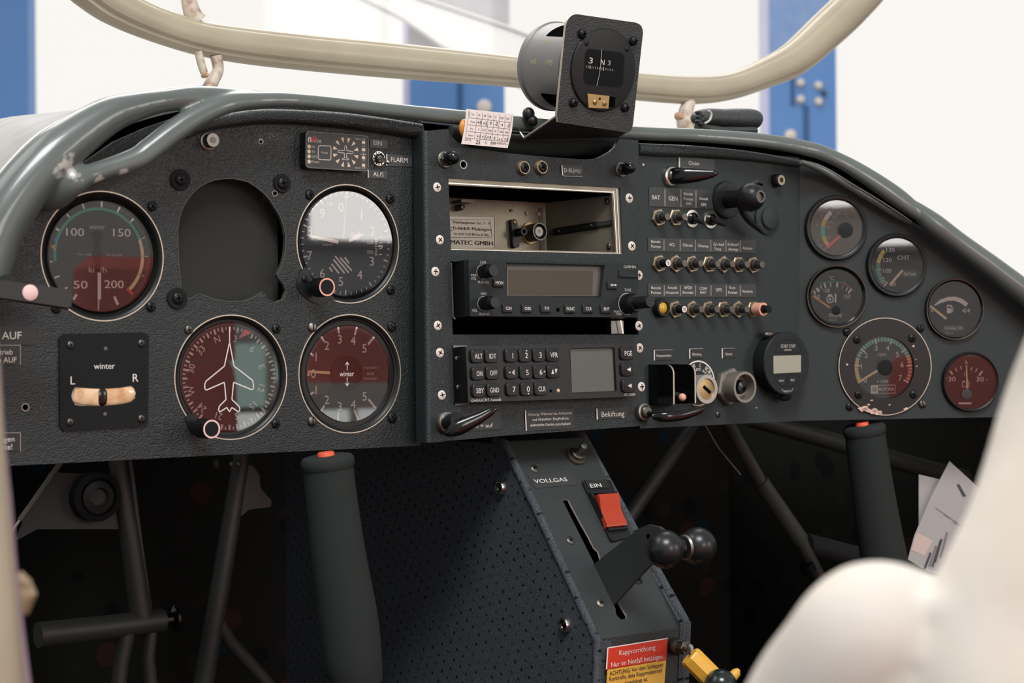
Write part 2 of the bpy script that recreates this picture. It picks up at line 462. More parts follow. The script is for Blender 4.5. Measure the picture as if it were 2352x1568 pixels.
def tag(o, label, cat, group=None, kind=None):
    if label: o['label'] = label
    if cat: o['category'] = cat
    if group: o['group'] = group
    if kind: o['kind'] = kind
    return o
ALL = []
class Thing:
    """an Empty standing on a plane at a picture point; local x, y along the plane, z out of it"""
    def __init__(s, name, label, cat, plane=None, px=0, py=0, h=0.0, group=None, loc=None, kind=None):
        s.pl = plane
        s.o = bpy.data.objects.new(name, None)
        s.o.empty_display_size = 0.01
        COL.objects.link(s.o)
        tag(s.o, label, cat, group, kind)
        if plane:
            w = plane.world(px, py, h)
            s.b = plane.loc(w)
            mw = Matrix((plane.u, plane.v, plane.n)).transposed().to_4x4(); mw.translation = w
            s.o.matrix_world = mw
        else:
            s.b = V((0, 0, 0)); s.o.location = loc or (0, 0, 0)
        ALL.append(s)
    def p(s, px, py, h=0.0):
        q = s.pl.at(px, py, h + s.b.z) - s.b
        return (q.x, q.y)
    def k(s, px, py, h=0.0): return s.pl.sc(px, py, h + s.b.z)
    def txt(s, mb, t, px, py, cap, m=None, h=0.0, w=None, rot=0.0, bold=0.0, slant=0.0):
        x, y = s.p(px, py, h); kk = s.k(px, py, h)
        if w:
            x0, _ = s.p(px - w / 2, py, h); x1, _ = s.p(px + w / 2, py, h); w = x1 - x0
        mb.text(t, x, y, h, cap / kk, m or WHITE, w, rot, bold, slant)
    def rect(s, x0, y0, x1, y1, h=0.0):
        """picture box -> local centre, width, height"""
        a, _ = s.p(x0, (y0 + y1) / 2, h); b, _ = s.p(x1, (y0 + y1) / 2, h)
        _, c = s.p((x0 + x1) / 2, y0, h); _, d = s.p((x0 + x1) / 2, y1, h)
        return (a + b) / 2, (c + d) / 2, b - a, c - d
    def pts(s, P, h=0.0): return [s.p(x, y, h) for x, y in P]
    def mw(s): return s.o.matrix_world
def one(name, mb, label, cat, group=None, kind=None, smooth=40):
    o = mb.build(name, None, None, smooth)
    return tag(o, label, cat, group, kind)
def dup(src, name=None):
    """copy of a thing with copies of its parts and sub-parts"""
    r = src.copy(); COL.objects.link(r)
    for ch in list(src.children):
        c = ch.copy(); COL.objects.link(c); c.parent = r; c.matrix_parent_inverse = ch.matrix_parent_inverse
        for g in ch.children:
            d = g.copy(); COL.objects.link(d); d.parent = c; d.matrix_parent_inverse = g.matrix_parent_inverse
    return r
def place(o, plane, px, py, h=0.0, rot=0.0):
    mw = Matrix((plane.u, plane.v, plane.n)).transposed().to_4x4()
    mw = mw @ Matrix.Rotation(rot, 4, 'Z'); mw.translation = plane.world(px, py, h)
    o.matrix_world = mw
def cross(mb, x, y, r, z, m, rot=0.3):
    for a in (rot, rot + pi / 2):
        mb.line(x - r * cos(a), y - r * sin(a), x + r * cos(a), y + r * sin(a), r * 0.42, z, m)
def screw(parent, x, y, r, z0=0.0, m=None, kind='cross', rot=0.5, hgt=None, dark=None, name='screw', label=None):
    """domed screw head with its recess"""
    mb = MB(); m = m or BLACK; hgt = hgt or r * 0.55
    mb.lathe([(r * 0.98, z0), (r, z0 + hgt * .35), (r * .86, z0 + hgt * .75), (r * .55, z0 + hgt), (0, z0 + hgt * 1.02)], m, 20, x, y)
    d = dark or VOID
    if kind == 'cross': cross(mb, x, y, r * .55, z0 + hgt * 1.06, d, rot)
    elif kind == 'slot': mb.line(x - r * .8 * cos(rot), y - r * .8 * sin(rot), x + r * .8 * cos(rot), y + r * .8 * sin(rot), r * .22, z0 + hgt * 1.05, d)
    elif kind == 'hex': mb.prism([(x + r * .5 * cos(i * pi / 3), y + r * .5 * sin(i * pi / 3)) for i in range(6)], z0 + hgt * .9, z0 + hgt * 1.04, d)
    return mb.build(name, parent, label)

# ================================================================== hangar around the aircraft
FLOORZ = -1.15
def wbox(mb, x0, x1, y0, y1, z0, z1, m): mb.box(x0, x1, y0, y1, z0, z1, m)
mb = MB(); mb.box(-9, 11, -7, 11, FLOORZ - .1, FLOORZ, CONCRETE); one('floor', mb, 'grey concrete hangar floor', 'floor', kind='structure')
def hg(px, py, d=0.0): return HG.at(px, py, d)
HM = Matrix((HG.u, HG.v, HG.n)).transposed().to_4x4(); HM.translation = HG.O
mb = MB(); mb.M = HM
mb.box(-6, 6, FLOORZ, 3.2, -0.12, -0.02, DAY)
one('wall_back', mb, 'pale daylit panels of the closed hangar door', 'wall', kind='structure')
# wall behind the cabin, and glowing windows added for the gauge glass to reflect
mb = MB(); mb.box(-4.5, 6.5, -5.0, -4.9, FLOORZ, 3.2, HALL); one('wall_rear', mb, 'white hangar wall behind the cabin', 'wall', kind='structure')
for i, (x0, x1, z0, z1) in enumerate([(2.62, 3.75, 0.40, 1.7), (-0.75, 0.35, 0.47, 1.6), (2.28, 2.62, -.24, 0.0), (2.28, 3.35, -.55, -.26)]):
    mb = MB(); mb.box(x0, x1, -4.9, -4.86, z0, z1, (WINL, WINL, WINT, WINS)[i])
    o = one('window_%d' % (i + 1), mb, ('tall glowing window added behind the camera for the gauge glass to reflect', 'glowing window added straight behind the cabin for gauge reflections', 'small teal glow panel added low behind the cabin for gauge reflections', 'wide soft glow panel added low behind the cabin for gauge reflections')[i], 'window', kind='structure')
    f = MB()
    for a in ((x0 - .02, x1 + .02, z0 - .02, z0), (x0 - .02, x1 + .02, z1, z1 + .02), (x0 - .02, x0, z0, z1), (x1, x1 + .02, z0, z1), ((x0 + x1) / 2 - .015, (x0 + x1) / 2 + .015, z0, z1)):
        f.box(a[0], a[1], -4.9, -4.84, a[2], a[3], WHITEP)
    f.build('window_frame', o)

def column(px0, px1, label, slit, bolts, ledge):
    t = Thing('steel_column', label, 'column', HG, (px0 + px1) / 2, 784, 0.10)
    x0, _ = t.p(px0, 784); x1, _ = t.p(px1, 784); w = x1 - x0
    mb = MB(); mb.box(x0, x1, FLOORZ - t.b.y, 3.1 - t.b.y, -0.1, 0, BLUE)
    mb.build('column_face', t)
    if ledge:
        e, _ = t.p(px0 - ledge, 784)
        mb = MB(); mb.box(e, x0, FLOORZ - t.b.y, 3.1 - t.b.y, -0.1, -0.02, BLUEL); mb.build('flange', t)
    for sx, y0, y1, wd in slit:
        a, b0 = t.p(sx, y0, .002); _, b1 = t.p(sx, y1, .002)
        mb = MB(); mb.box(a - wd / 2, a + wd / 2, b1, b0, 0, .006, mat('column_joint', rgb(52, 92, 140), .6) if 'column_joint' not in MATS else MATS['column_joint']); mb.build('joint_strip', t)
    for bx, by, r, m in bolts:
        a, b = t.p(bx, by); k = t.k(bx, by)
        mb = MB(); mb.lathe([(r / k, 0), (r / k, .012), (r * .6 / k, .022), (0, .024)], m, 20, a, b); mb.build('bolt', t)
    return t
column(-220, 70, 'blue steel column at the edge of the white hangar door beyond the nose', [], [], 0)
column(946, 1163, 'blue steel column seen between the canopy frame and the instrument card', [(1056, 150, 300, .02)],
       [(1112, 246, 17, BOLTC)], 17)
column(1774, 1925, 'blue steel column with four pale bolts beyond the leather pouch', [(1820, 178, 242, .014), (1851, 243, 340, .02)],
       [(1838, 191, 10, BOLTC), (1879, 197, 10, BOLTC), (1838, 229, 10, BOLTC), (1879, 234, 10, BOLTC), (1892, 215, 6, GUN), (1815, 312, 14, BOLTC)], 17)

# white aircraft parked behind: slanting wing with a dark trailing edge
PW = Plane(CAM + FW * 5.2, R0, (0, 0, 1))
t = Thing('parked_aircraft', 'white parked aircraft with a slanting wing edge behind the canopy', 'aircraft', PW, 1050, 60)
WINGW = mat('white_wing_paint', rgb(248, 244, 240), .5)
WINGG = mat('fuselage_shade_grey', rgb(172, 169, 173), .6)  # grey puts shade into the white fuselage colour
mb = MB()
mb.prism(t.pts([(700, -130), (960, -3), (1172, 68), (1290, 112), (1290, 250), (1012, 108), (930, 50), (650, -90)])[::-1], -.02, .06, WINGW); mb.build('wing', t)
mb = MB()
for a, b in zip([(700, -130), (960, -3), (1172, 68)], [(960, -3), (1172, 68), (1290, 112)]):
    p, q = t.p(*a, .065), t.p(*b, .065); mb.line(p[0], p[1], q[0], q[1], .006, .065, mat('wing_seam', rgb(105, 115, 130), .6) if 'wing_seam' not in MATS else MATS['wing_seam'])
mb.build('trailing_edge', t)
mb = MB(); mb.prism(t.pts([(934, -200), (1170, -200), (1170, 120), (934, 120)])[::-1], -.16, -.06, WINGG); mb.build('fuselage', t)

# ================================================================== panels
def pl_board(name, label, plane, outer, holes, m, th, cat='panel', at=None):
    cx = sum(p[0] for p in outer) / len(outer); cy = sum(p[1] for p in outer) / len(outer)
    t = Thing(name, label, cat, plane, *(at or (cx, cy)))
    mb = MB()
    mb.board(t.pts(outer), [h(t) if callable(h) else t.pts(h) for h in holes], -th, 0, m)
    mb.build('panel_board', t)
    return t
def hole(px, py, rpx):
    def f(t):
        x, y = t.p(px, py); return circ(x, y, rpx / t.k(px, py), 32 if rpx > 30 else 14)
    return f
CUT = [(360 + a / 3.92, 380 + b / 3.92) for a, b in [(690, 112), (820, 140), (900, 190), (960, 240), (1020, 305), (1060, 370), (1105, 440), (1130, 500), (1150, 570), (1165, 640), (1163, 720), (1155, 790),
       (1140, 860), (1120, 920), (1085, 985), (1100, 1020), (1150, 1080), (1168, 1140), (1140, 1210), (1065, 1240), (1010, 1210), (985, 1165), (950, 1145), (870, 1195), (780, 1225), (650, 1230), (520, 1210), (470, 1190),
       (380, 1160), (300, 1205), (230, 1180), (212, 1100), (205, 1000), (190, 850), (185, 700), (185, 560), (200, 470), (225, 390), (260, 320), (320, 245), (380, 190), (450, 150), (520, 125), (600, 113)]]
ASI, ALT, GYR, VAR = (237, 588, 150), (800.5, 560, 137), (532, 866, 144), (805, 858, 137)
PANEL = pl_board('instrument_panel', 'black grained vinyl panel carrying the flight instruments and the empty round cutout', L,
    [(-140, 1078), (-140, 560), (40, 470), (130, 410), (200, 368), (262, 325), (340, 291), (420, 264), (470, 256), (560, 246), (700, 240), (966, 270), (966, 1023), (480, 1046)],
    [hole(ASI[0], ASI[1], 149), hole(ALT[0], ALT[1], 136), hole(GYR[0], GYR[1], 143), hole(VAR[0], VAR[1], 136), CUT, hole(599, 325, 5.5), hole(631, 444, 6), hole(58, 935, 9)], LEATHER, .003)
x, y = PANEL.p(530, 560); k = PANEL.k(530, 560)
mb = MB(); mb.rbox(x, y, 300 / k, 330 / k, .01, -.020, -.014, BLANK); mb.build('blanking_plate', PANEL)
mb = MB(); mb.board(PANEL.pts(CUT), [[(a * .985 + b * .015, c * .985 + d * .015) for (a, c), (b, d) in zip(PANEL.pts(CUT), [PANEL.p(530, 555)] * len(CUT))]], -.0028, .0003, mat('cut_edge', rgb(70, 70, 66), .5)); mb.build('cutout_edge', PANEL)
x, y = PANEL.p(58, 935); mb = MB(); mb.disc(x - .003, y, .008, -.010, VOID, 20); mb.build('hole_backing', PANEL)
for px, py, rw in [(413, 413, 25), (647, 421, 22), (406, 685, 25)]:        # bare mounting screws of the missing instrument
    x, y = PANEL.p(px, py); k = PANEL.k(px, py)
    s = screw(PANEL, x, y, 14 / k, .001, BLACK, 'cross', .2)
    w = MB(); w.lathe([(rw / k, 0), (rw / k, .0010), (rw * .94 / k, .0014), (10 / k, .0014)], MATTE, 32, x, y); w.build('washer', s)
x, y = PANEL.p(478, 324); k = PANEL.k(478, 324)
mb = MB(); mb.lathe([(21 / k, 0), (21 / k, .0012), (18 / k, .0016), (17 / k, .0016), (17 / k, .006), (15.5 / k, .007), (9 / k, .007)], STEEL, 32, x, y)
mb.prism([(x + 8 / k * cos(i * pi / 3), y + 8 / k * sin(i * pi / 3)) for i in range(6)], .0069, .0073, GUN); mb.build('socket_bolt', PANEL, 'dull steel socket head bolt in the upper corner')
def ring_hole(t, px, py, r):
    x, y = t.p(px, py); k = t.k(px, py); mb = MB(); mb.board(circ(x, y, r / k, 20), [circ(x, y, r * .74 / k, 20)], 0, .0003, STEEL); mb.build('hole_rim', t)
ring_hole(PANEL, 599, 325, 6.3); ring_hole(PANEL, 631, 444, 7); ring_hole(PANEL, 58, 935, 9.6)
random.seed(4); mb = MB()                       # rubbed patch of grey specks round the small hole
for i in range(150):
    px, py = random.gauss(612, 24), random.gauss(312, 9)
    x, y = PANEL.p(px, py); mb.disc(x, y, random.uniform(.00015, .0004), .0004, MATS['rub_grey'] if 'rub_grey' in MATS else mat('rub_grey', rgb(112, 112, 108), .8), 6)
mb.build('rubbed_patch', PANEL, None, 0)
# rolled pad along the top edge
mb = MB(); iv = PANEL.mw().inverted(); mb.M = iv
pts = catmull([(425, 312, 8), (470, 289, 13), (560, 271, 16), (650, 267, 16), (800, 277, 17), (967, 301, 17)], 8)
mb.tube([LW(a, b, .004) for a, b, r in pts], [r / L.sc(a, b) for a, b, r in pts], LEATHER, 16, squash=.8); mb.build('edge_roll', PANEL)

# radio panel
TRAY = [(1030, 409), (1424, 431), (1431, 583), (1036, 573)]
R1 = [(1034, 600), (1456, 608), (1467, 768), (1040, 768)]
R2 = [(1043, 797), (1456, 791), (1464, 905), (1047, 925)]
RAD = pl_board('avionics_panel', 'black crinkle painted radio panel raised between flight instruments and switches', C,
    [(991, 1016), (987, 640), (983, 300), (1030, 296), (1036, 312), (1052, 327), (1078, 338), (1154, 350), (1226, 357.5), (1297, 363), (1345, 366), (1372, 363), (1388, 355), (1401, 348), (1412, 338), (1422, 318), (1466, 322), (1469, 640), (1487, 977), (1150, 1001)],
    [TRAY, R1, R2, hole(1064, 378, 9)], CRINKLE, .0025)
mb = MB(); P = RAD.pts([(991, 1016), (987, 640), (983, 300)]); Q = [(x - .010, y) for x, y in P]
for (a, b), (c, d) in zip(zip(P, Q), zip(P[1:], Q[1:])):      # rounded return flange along the seen edge
    n = 8; rows = []
    for i in range(n + 1):
        an = pi / 2 * i / n
        rows.append((.004 * (1 - cos(an)) , ))
    va = []
    prof = [(0, 0)] + [(-.0035 * sin(pi / 2 * i / n), -.0035 * (1 - cos(pi / 2 * i / n))) for i in range(1, n + 1)] + [(-.0036, -.013)]
    for u, w in prof: va += [(a[0] + u, a[1], w), (c[0] + u, c[1], w)]
    mb.add(va, [(2 * i, 2 * i + 1, 2 * i + 3, 2 * i + 2) for i in range(len(prof) - 1)], CRINKLE)
mb.build('side_flange', RAD)
k = RAD.k(1250, 1000); mb = MB(); P = RAD.pts([(988, 1016), (1150, 1001), (1487, 977)])
for a, b in zip(P, P[1:]): mb.add([(a[0], a[1], 0), (b[0], b[1], 0), (b[0], b[1] , -.024), (a[0], a[1], -.024)], [(0, 1, 2, 3)], CRINKLE)
mb.build('bottom_flange', RAD)
for i, (px, py) in enumerate([(1003.6, 430), (1009.8, 550.7), (1444.8, 455), (1450.7, 565), (999.5, 623.6), (1005, 747.4), (1467, 632), (1467, 748), (1010, 809.8), (1014.5, 907), (1468.6, 799), (1473, 888)]):
    x, y = RAD.p(px, py); k = RAD.k(px, py)
    screw(RAD, x, y, 11 / k, 0, WSCREW, 'cross', .2 + i * .7, .0009, name='countersunk_screw', label='pale countersunk screw')
for px, py in [(1199.5, 386), (1240.5, 385)]:
    x, y = RAD.p(px, py); k = RAD.k(px, py)
    s = screw(RAD, x, y, 13 / k, .002, BLACK, 'cross', .5, name='trim_screw')
    w = MB(); w.lathe([(17.5 / k, 0), (17.5 / k, .0012), (15 / k, .003), (12 / k, .003)], CUPB, 28, x, y); w.build('cup_washer', s, 'brass cup washer')
for px, py, r, cx, cy, cr in [(1021, 367, 20, 1033, 362, 15.5), (1426, 390, 17.5, 1445, 388, 13.5)]:
    x, y = RAD.p(px, py); k = RAD.k(px, py)
    mb = MB(); mb.lathe([(r / k, 0), (r / k, .001), (r * .9 / k, .0016), (r * .85 / k, .0016)], STEEL, 28, x, y); mb.hexa(x, y, r * .86 / k, .001, .0055, STEEL)
    o = mb.build('cap_nut', RAD, 'steel nut with a black domed cap')
    mb = MB(); q = cr / k; mb.lathe([(q, .005), (q, .010)] + [(q * cos(a), .010 + q * sin(a)) for a in (.25, .5, .75, 1, 1.25, 1.4)] + [(0, .010 + q)], GLOSSB, 24, x, y); mb.build('domed_cap', o)
ring_hole(RAD, 1064, 378, 10.5)
x, y = RAD.p(1064, 378); mb = MB(); mb.disc(x, y, .006, -.012, VOID); mb.build('hole_backing', RAD)

# switch panel and angled gauge panel
SWP = pl_board('switch_panel', 'dark grey panel of switches and breakers between radios and engine gauges', S,
    [(1470, 984), (1462, 330), (1600, 338), (1836, 362), (1836, 966)], [], SWITCHP, .003)
k = SWP.k(1650, 975)
mb = MB(); P = SWP.pts([(1470, 984), (1836, 966)]); mb.add([(P[0][0], P[0][1], 0), (P[1][0], P[1][1], 0), (P[1][0], P[1][1], -.02), (P[0][0], P[0][1], -.02)], [(0, 1, 2, 3)], SWITCHP); mb.build('bottom_flange', SWP)
mb = MB(); mb.M = SWP.mw().inverted()
pts = catmull([(1466, 342, 13), (1520, 345, 14), (1600, 348, 13), (1720, 358, 11), (1836, 376, 8)], 8)
mb.tube([LW(a, b, .012) for a, b, r in pts], [r / S.sc(a, b) for a, b, r in pts], LEATHER, 14, squash=.7); mb.build('edge_roll', SWP)
for px, py, r in [(1477, 378, 3), (1737, 936, 2)]:
    x, y = SWP.p(px, py); mb = MB(); mb.disc(x, y, r / SWP.k(px, py), .0003, WORN, 9); mb.build('paint_chip', SWP)
GPN = pl_board('gauge_panel', 'dark angled panel carrying the six round engine gauges', G,
    [(1836, 966), (1836, 366), (1880, 375), (1960, 425), (2090, 505), (2175, 560), (2290, 655), (2420, 770), (2420, 955)],
    [hole(1922, 524, 62), hole(2060, 611, 60), hole(1919, 683, 60), hole(2190, 709.5, 60), hole(2031, 841, 74), hole(2226.6, 873.4, 62)], SWITCHP, .003)
mb = MB(); P = GPN.pts([(1836, 966), (2420, 955)]); mb.add([(P[0][0], P[0][1], 0), (P[1][0], P[1][1], 0), (P[1][0], P[1][1], -.02), (P[0][0], P[0][1], -.02)], [(0, 1, 2, 3)], SWITCHP); mb.build('bottom_flange', GPN)

# ================================================================== coaming rails
def world_tube(t, name, pts, h, m, seg=20, n=8, prof=None, squash=1.0, label=None, caps=True, upv=None):
    """pts: (px, py, half width px[, h])"""
    q = catmull([p if len(p) == 4 else (*p, h) for p in pts], n)
    mb = MB(); mb.M = t.mw().inverted()
    mb.tube([LW(a, b, hh) for a, b, r, hh in q], [r / L.sc(a, b, hh) for a, b, r, hh in q], m, seg, caps, prof, squash, upv)
    return mb.build(name, t, label, 60)
RAILT = Thing('coaming_frame', 'grey green tubular coaming frame curving over the instrument panel', 'frame', L, 900, 250, 0)
def gh(px, py, d=.012):
    return max(.03, -G.world(max(px, 1836), py).y + d)
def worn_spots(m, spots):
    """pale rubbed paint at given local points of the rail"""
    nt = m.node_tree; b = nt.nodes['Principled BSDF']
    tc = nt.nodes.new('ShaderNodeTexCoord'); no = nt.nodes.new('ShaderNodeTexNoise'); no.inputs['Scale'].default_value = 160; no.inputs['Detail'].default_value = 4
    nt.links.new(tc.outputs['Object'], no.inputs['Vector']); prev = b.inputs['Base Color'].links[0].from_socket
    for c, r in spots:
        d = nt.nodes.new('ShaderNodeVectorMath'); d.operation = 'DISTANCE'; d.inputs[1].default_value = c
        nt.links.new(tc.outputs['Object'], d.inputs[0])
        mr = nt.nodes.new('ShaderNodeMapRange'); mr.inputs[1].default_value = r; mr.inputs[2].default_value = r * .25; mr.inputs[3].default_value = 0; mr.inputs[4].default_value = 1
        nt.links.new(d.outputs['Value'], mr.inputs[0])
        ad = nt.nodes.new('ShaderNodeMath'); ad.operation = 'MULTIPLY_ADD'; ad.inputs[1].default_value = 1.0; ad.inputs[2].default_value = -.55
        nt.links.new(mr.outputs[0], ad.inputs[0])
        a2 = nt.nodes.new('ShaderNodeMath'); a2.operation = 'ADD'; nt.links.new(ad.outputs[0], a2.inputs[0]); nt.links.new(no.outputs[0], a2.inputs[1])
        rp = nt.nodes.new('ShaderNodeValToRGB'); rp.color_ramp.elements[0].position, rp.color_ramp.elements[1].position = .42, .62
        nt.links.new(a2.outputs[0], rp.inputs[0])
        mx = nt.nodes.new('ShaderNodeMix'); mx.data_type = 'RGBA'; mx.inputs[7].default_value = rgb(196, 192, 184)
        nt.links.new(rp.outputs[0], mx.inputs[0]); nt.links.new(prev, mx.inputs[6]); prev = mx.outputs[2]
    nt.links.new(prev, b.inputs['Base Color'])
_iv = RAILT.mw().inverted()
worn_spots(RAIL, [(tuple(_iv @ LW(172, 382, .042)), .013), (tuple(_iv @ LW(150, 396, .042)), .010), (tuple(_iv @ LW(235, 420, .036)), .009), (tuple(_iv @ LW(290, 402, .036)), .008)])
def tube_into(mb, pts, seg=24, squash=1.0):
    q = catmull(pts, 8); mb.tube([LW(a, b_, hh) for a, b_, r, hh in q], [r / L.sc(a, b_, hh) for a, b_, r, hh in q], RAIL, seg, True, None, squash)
mb = MB(); mb.M = RAILT.mw().inverted()
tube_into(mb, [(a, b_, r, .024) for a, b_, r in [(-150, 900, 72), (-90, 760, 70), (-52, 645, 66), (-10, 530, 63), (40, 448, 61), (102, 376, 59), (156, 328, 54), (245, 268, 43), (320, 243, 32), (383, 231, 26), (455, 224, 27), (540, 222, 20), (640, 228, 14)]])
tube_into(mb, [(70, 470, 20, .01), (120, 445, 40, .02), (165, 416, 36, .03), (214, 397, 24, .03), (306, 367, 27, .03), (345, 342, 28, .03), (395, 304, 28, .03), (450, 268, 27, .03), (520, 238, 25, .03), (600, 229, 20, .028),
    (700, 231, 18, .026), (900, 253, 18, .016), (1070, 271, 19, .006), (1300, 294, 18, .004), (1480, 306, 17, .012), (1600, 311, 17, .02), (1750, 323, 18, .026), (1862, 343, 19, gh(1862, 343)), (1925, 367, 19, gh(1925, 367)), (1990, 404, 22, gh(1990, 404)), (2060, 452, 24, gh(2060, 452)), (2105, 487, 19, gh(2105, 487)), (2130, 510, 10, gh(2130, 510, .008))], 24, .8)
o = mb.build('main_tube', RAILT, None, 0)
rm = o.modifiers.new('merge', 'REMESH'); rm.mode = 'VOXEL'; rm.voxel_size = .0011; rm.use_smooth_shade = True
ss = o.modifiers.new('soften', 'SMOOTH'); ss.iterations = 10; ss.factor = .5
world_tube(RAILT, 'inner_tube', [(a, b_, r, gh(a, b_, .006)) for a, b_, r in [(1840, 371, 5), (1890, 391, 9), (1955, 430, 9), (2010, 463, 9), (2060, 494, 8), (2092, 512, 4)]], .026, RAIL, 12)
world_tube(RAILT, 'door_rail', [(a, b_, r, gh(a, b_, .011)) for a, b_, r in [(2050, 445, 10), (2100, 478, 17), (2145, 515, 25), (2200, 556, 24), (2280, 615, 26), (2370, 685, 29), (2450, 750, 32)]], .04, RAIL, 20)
world_tube(RAILT, 'rim_seal', [(-120, 590, 8), (-60, 478, 9), (0, 404, 8), (61, 337, 8), (122, 291, 7), (214, 243, 5), (306, 220, 4), (383, 205.5, 3.5), (459, 197, 3)], .0, WHITEP, 10, label='pale rim strip')
p = LW(1214, 262, .012); mb = MB(); mb.M = RAILT.mw().inverted(); mb.ball(p, .0042, BLACK, 10, 7, 1.1, 1, 1.2); mb.ball(p + V((.002, -.002, -.005)), .004, BLACK, 10, 7); mb.build('glue_lump', RAILT, 'lumpy black blob beside the compass bracket')

# nose skin beyond the coaming
rail = [(-200, 820), (-60, 478), (61, 337), (122, 295), (214, 252), (306, 232), (430, 222), (600, 228), (900, 255), (1300, 296), (1600, 312), (1860, 345), (2060, 455), (2300, 640), (2500, 800)]
fwd = [(-420, 420), (-130, 320), (-20, 278), (70, 264), (165, 274), (300, 305), (500, 330), (700, 330), (950, 350), (1250, 380), (1500, 400), (1750, 430), (1950, 540), (2150, 700), (2300, 850)]
rc, fc = catmull(rail, 4), catmull(fwd, 4)
A = [LW(a, b, -.03) for a, b in rc]; Bp = [LW(a, b, -.38) for a, b in fc]
mb = MB(); n = len(A); rows = []
for j in range(7):
    s_ = j / 6
    rows.append([a.lerp(b, s_) + V((0, 0, .004 * sin(pi * s_))) for a, b in zip(A, Bp)])
vs = [tuple(p) for r in rows for p in r]
mb.add(vs, [(j * n + i, j * n + i + 1, (j + 1) * n + i + 1, (j + 1) * n + i) for j in range(len(rows) - 1) for i in range(n - 1)], mat('scuffed_white_skin', rgb(160, 158, 153), .5, vary=(26, rgb(136, 134, 130), .8)))
NOSE = Thing('fuselage_nose', 'scuffed white nose skin showing beyond the grey green coaming tube', 'fuselage', None, loc=(0, .3, 0))
mb.M = Matrix.Identity(4); mb.v = [(a, b - .3, c) for a, b, c in mb.v]; mb.build('nose_skin', NOSE, None, 80)

# ================================================================== canopy frame with windscreen
CFH = -.17
CT = Thing('canopy_frame', 'cream painted canopy frame tube arching above the instrument panel', 'canopy', L, 1000, 150, CFH)
cpts = [(60, -190, 60), (150, -85, 57), (225, -14, 50), (283, 23, 45), (364, 58, 41), (457, 87, 40), (558, 104, 42), (700, 120, 42), (905, 139, 41), (1162, 163, 36), (1310, 181, 33), (1468, 199, 32), (1591, 207, 32), (1676, 198, 31), (1753, 170, 34), (1822, 136, 40), (1893, 74, 44), (1952, 18, 45), (2010, -50, 46), (2090, -170, 48)]
def ridged(t): return 1 - .07 * (abs(cos(1.5 * t + .5)) < .16) - .05 * (abs(cos(2.0 * t)) < .1)
q = catmull(cpts, 6)
mb = MB(); mb.M = CT.mw().inverted(); mb.tube([LW(a, b, CFH) for a, b, r in q], [r / L.sc(a, b, CFH) for a, b, r in q], CREAM, 48, True, ridged, upv=(0, -1, 0)); mb.build('frame_tube', CT, None, 35)
mb = MB()
qi = catmull([(x, y - r * .2) for x, y, r in cpts], 4)
P = [CT.p(a, b) for a, b in qi]; top = [CT.p(2090, -420), CT.p(60, -420)]
tri = tessellate_polygon([[V((x, y, 0)) for x, y in P + top]])
mb.add([(x, y, 0) for x, y in P + top], tri, CANOPY); mb.build('windscreen_pane', CT, 'dusty clear windscreen pane', 0)
def strut(name, pts, h, m, label=None, seg=14): return world_tube(CT, name, pts, h, m, seg, 5, label=label)
strut('strut', [(424, -60, 17), (434, 0, 18), (441, 28, 20), (452, 48, 24)], CFH, RUST)
strut('hinge_arm', [(455, 118, 9), (462, 145, 9.5), (469, 168, 9)], CFH + .012, RUST)
strut('hinge_bracket', [(496, 128, 14), (501, 160, 13), (490, 182, 15), (478, 206, 16)], CFH + .004, RUST)
strut('hinge_arm', [(1585, 232, 14), (1577, 252, 17), (1575, 275, 22), (1578, 300, 20)], CFH + .004, RUST)
for px, py, r in [(474, 172, 6), (1564, 266, 9)]:
    x, y = CT.p(px, py, .017); k = CT.k(px, py, .017)
    mb = MB(); mb.lathe([(r / k, .012), (r / k, .017), (r * .6 / k, .019), (0, .019)], mat('rusty_steel', rgb(186, 150, 120), .6) if 'rusty_steel' not in MATS else MATS['rusty_steel'], 14, x, y); mb.build('hinge_bolt', CT)

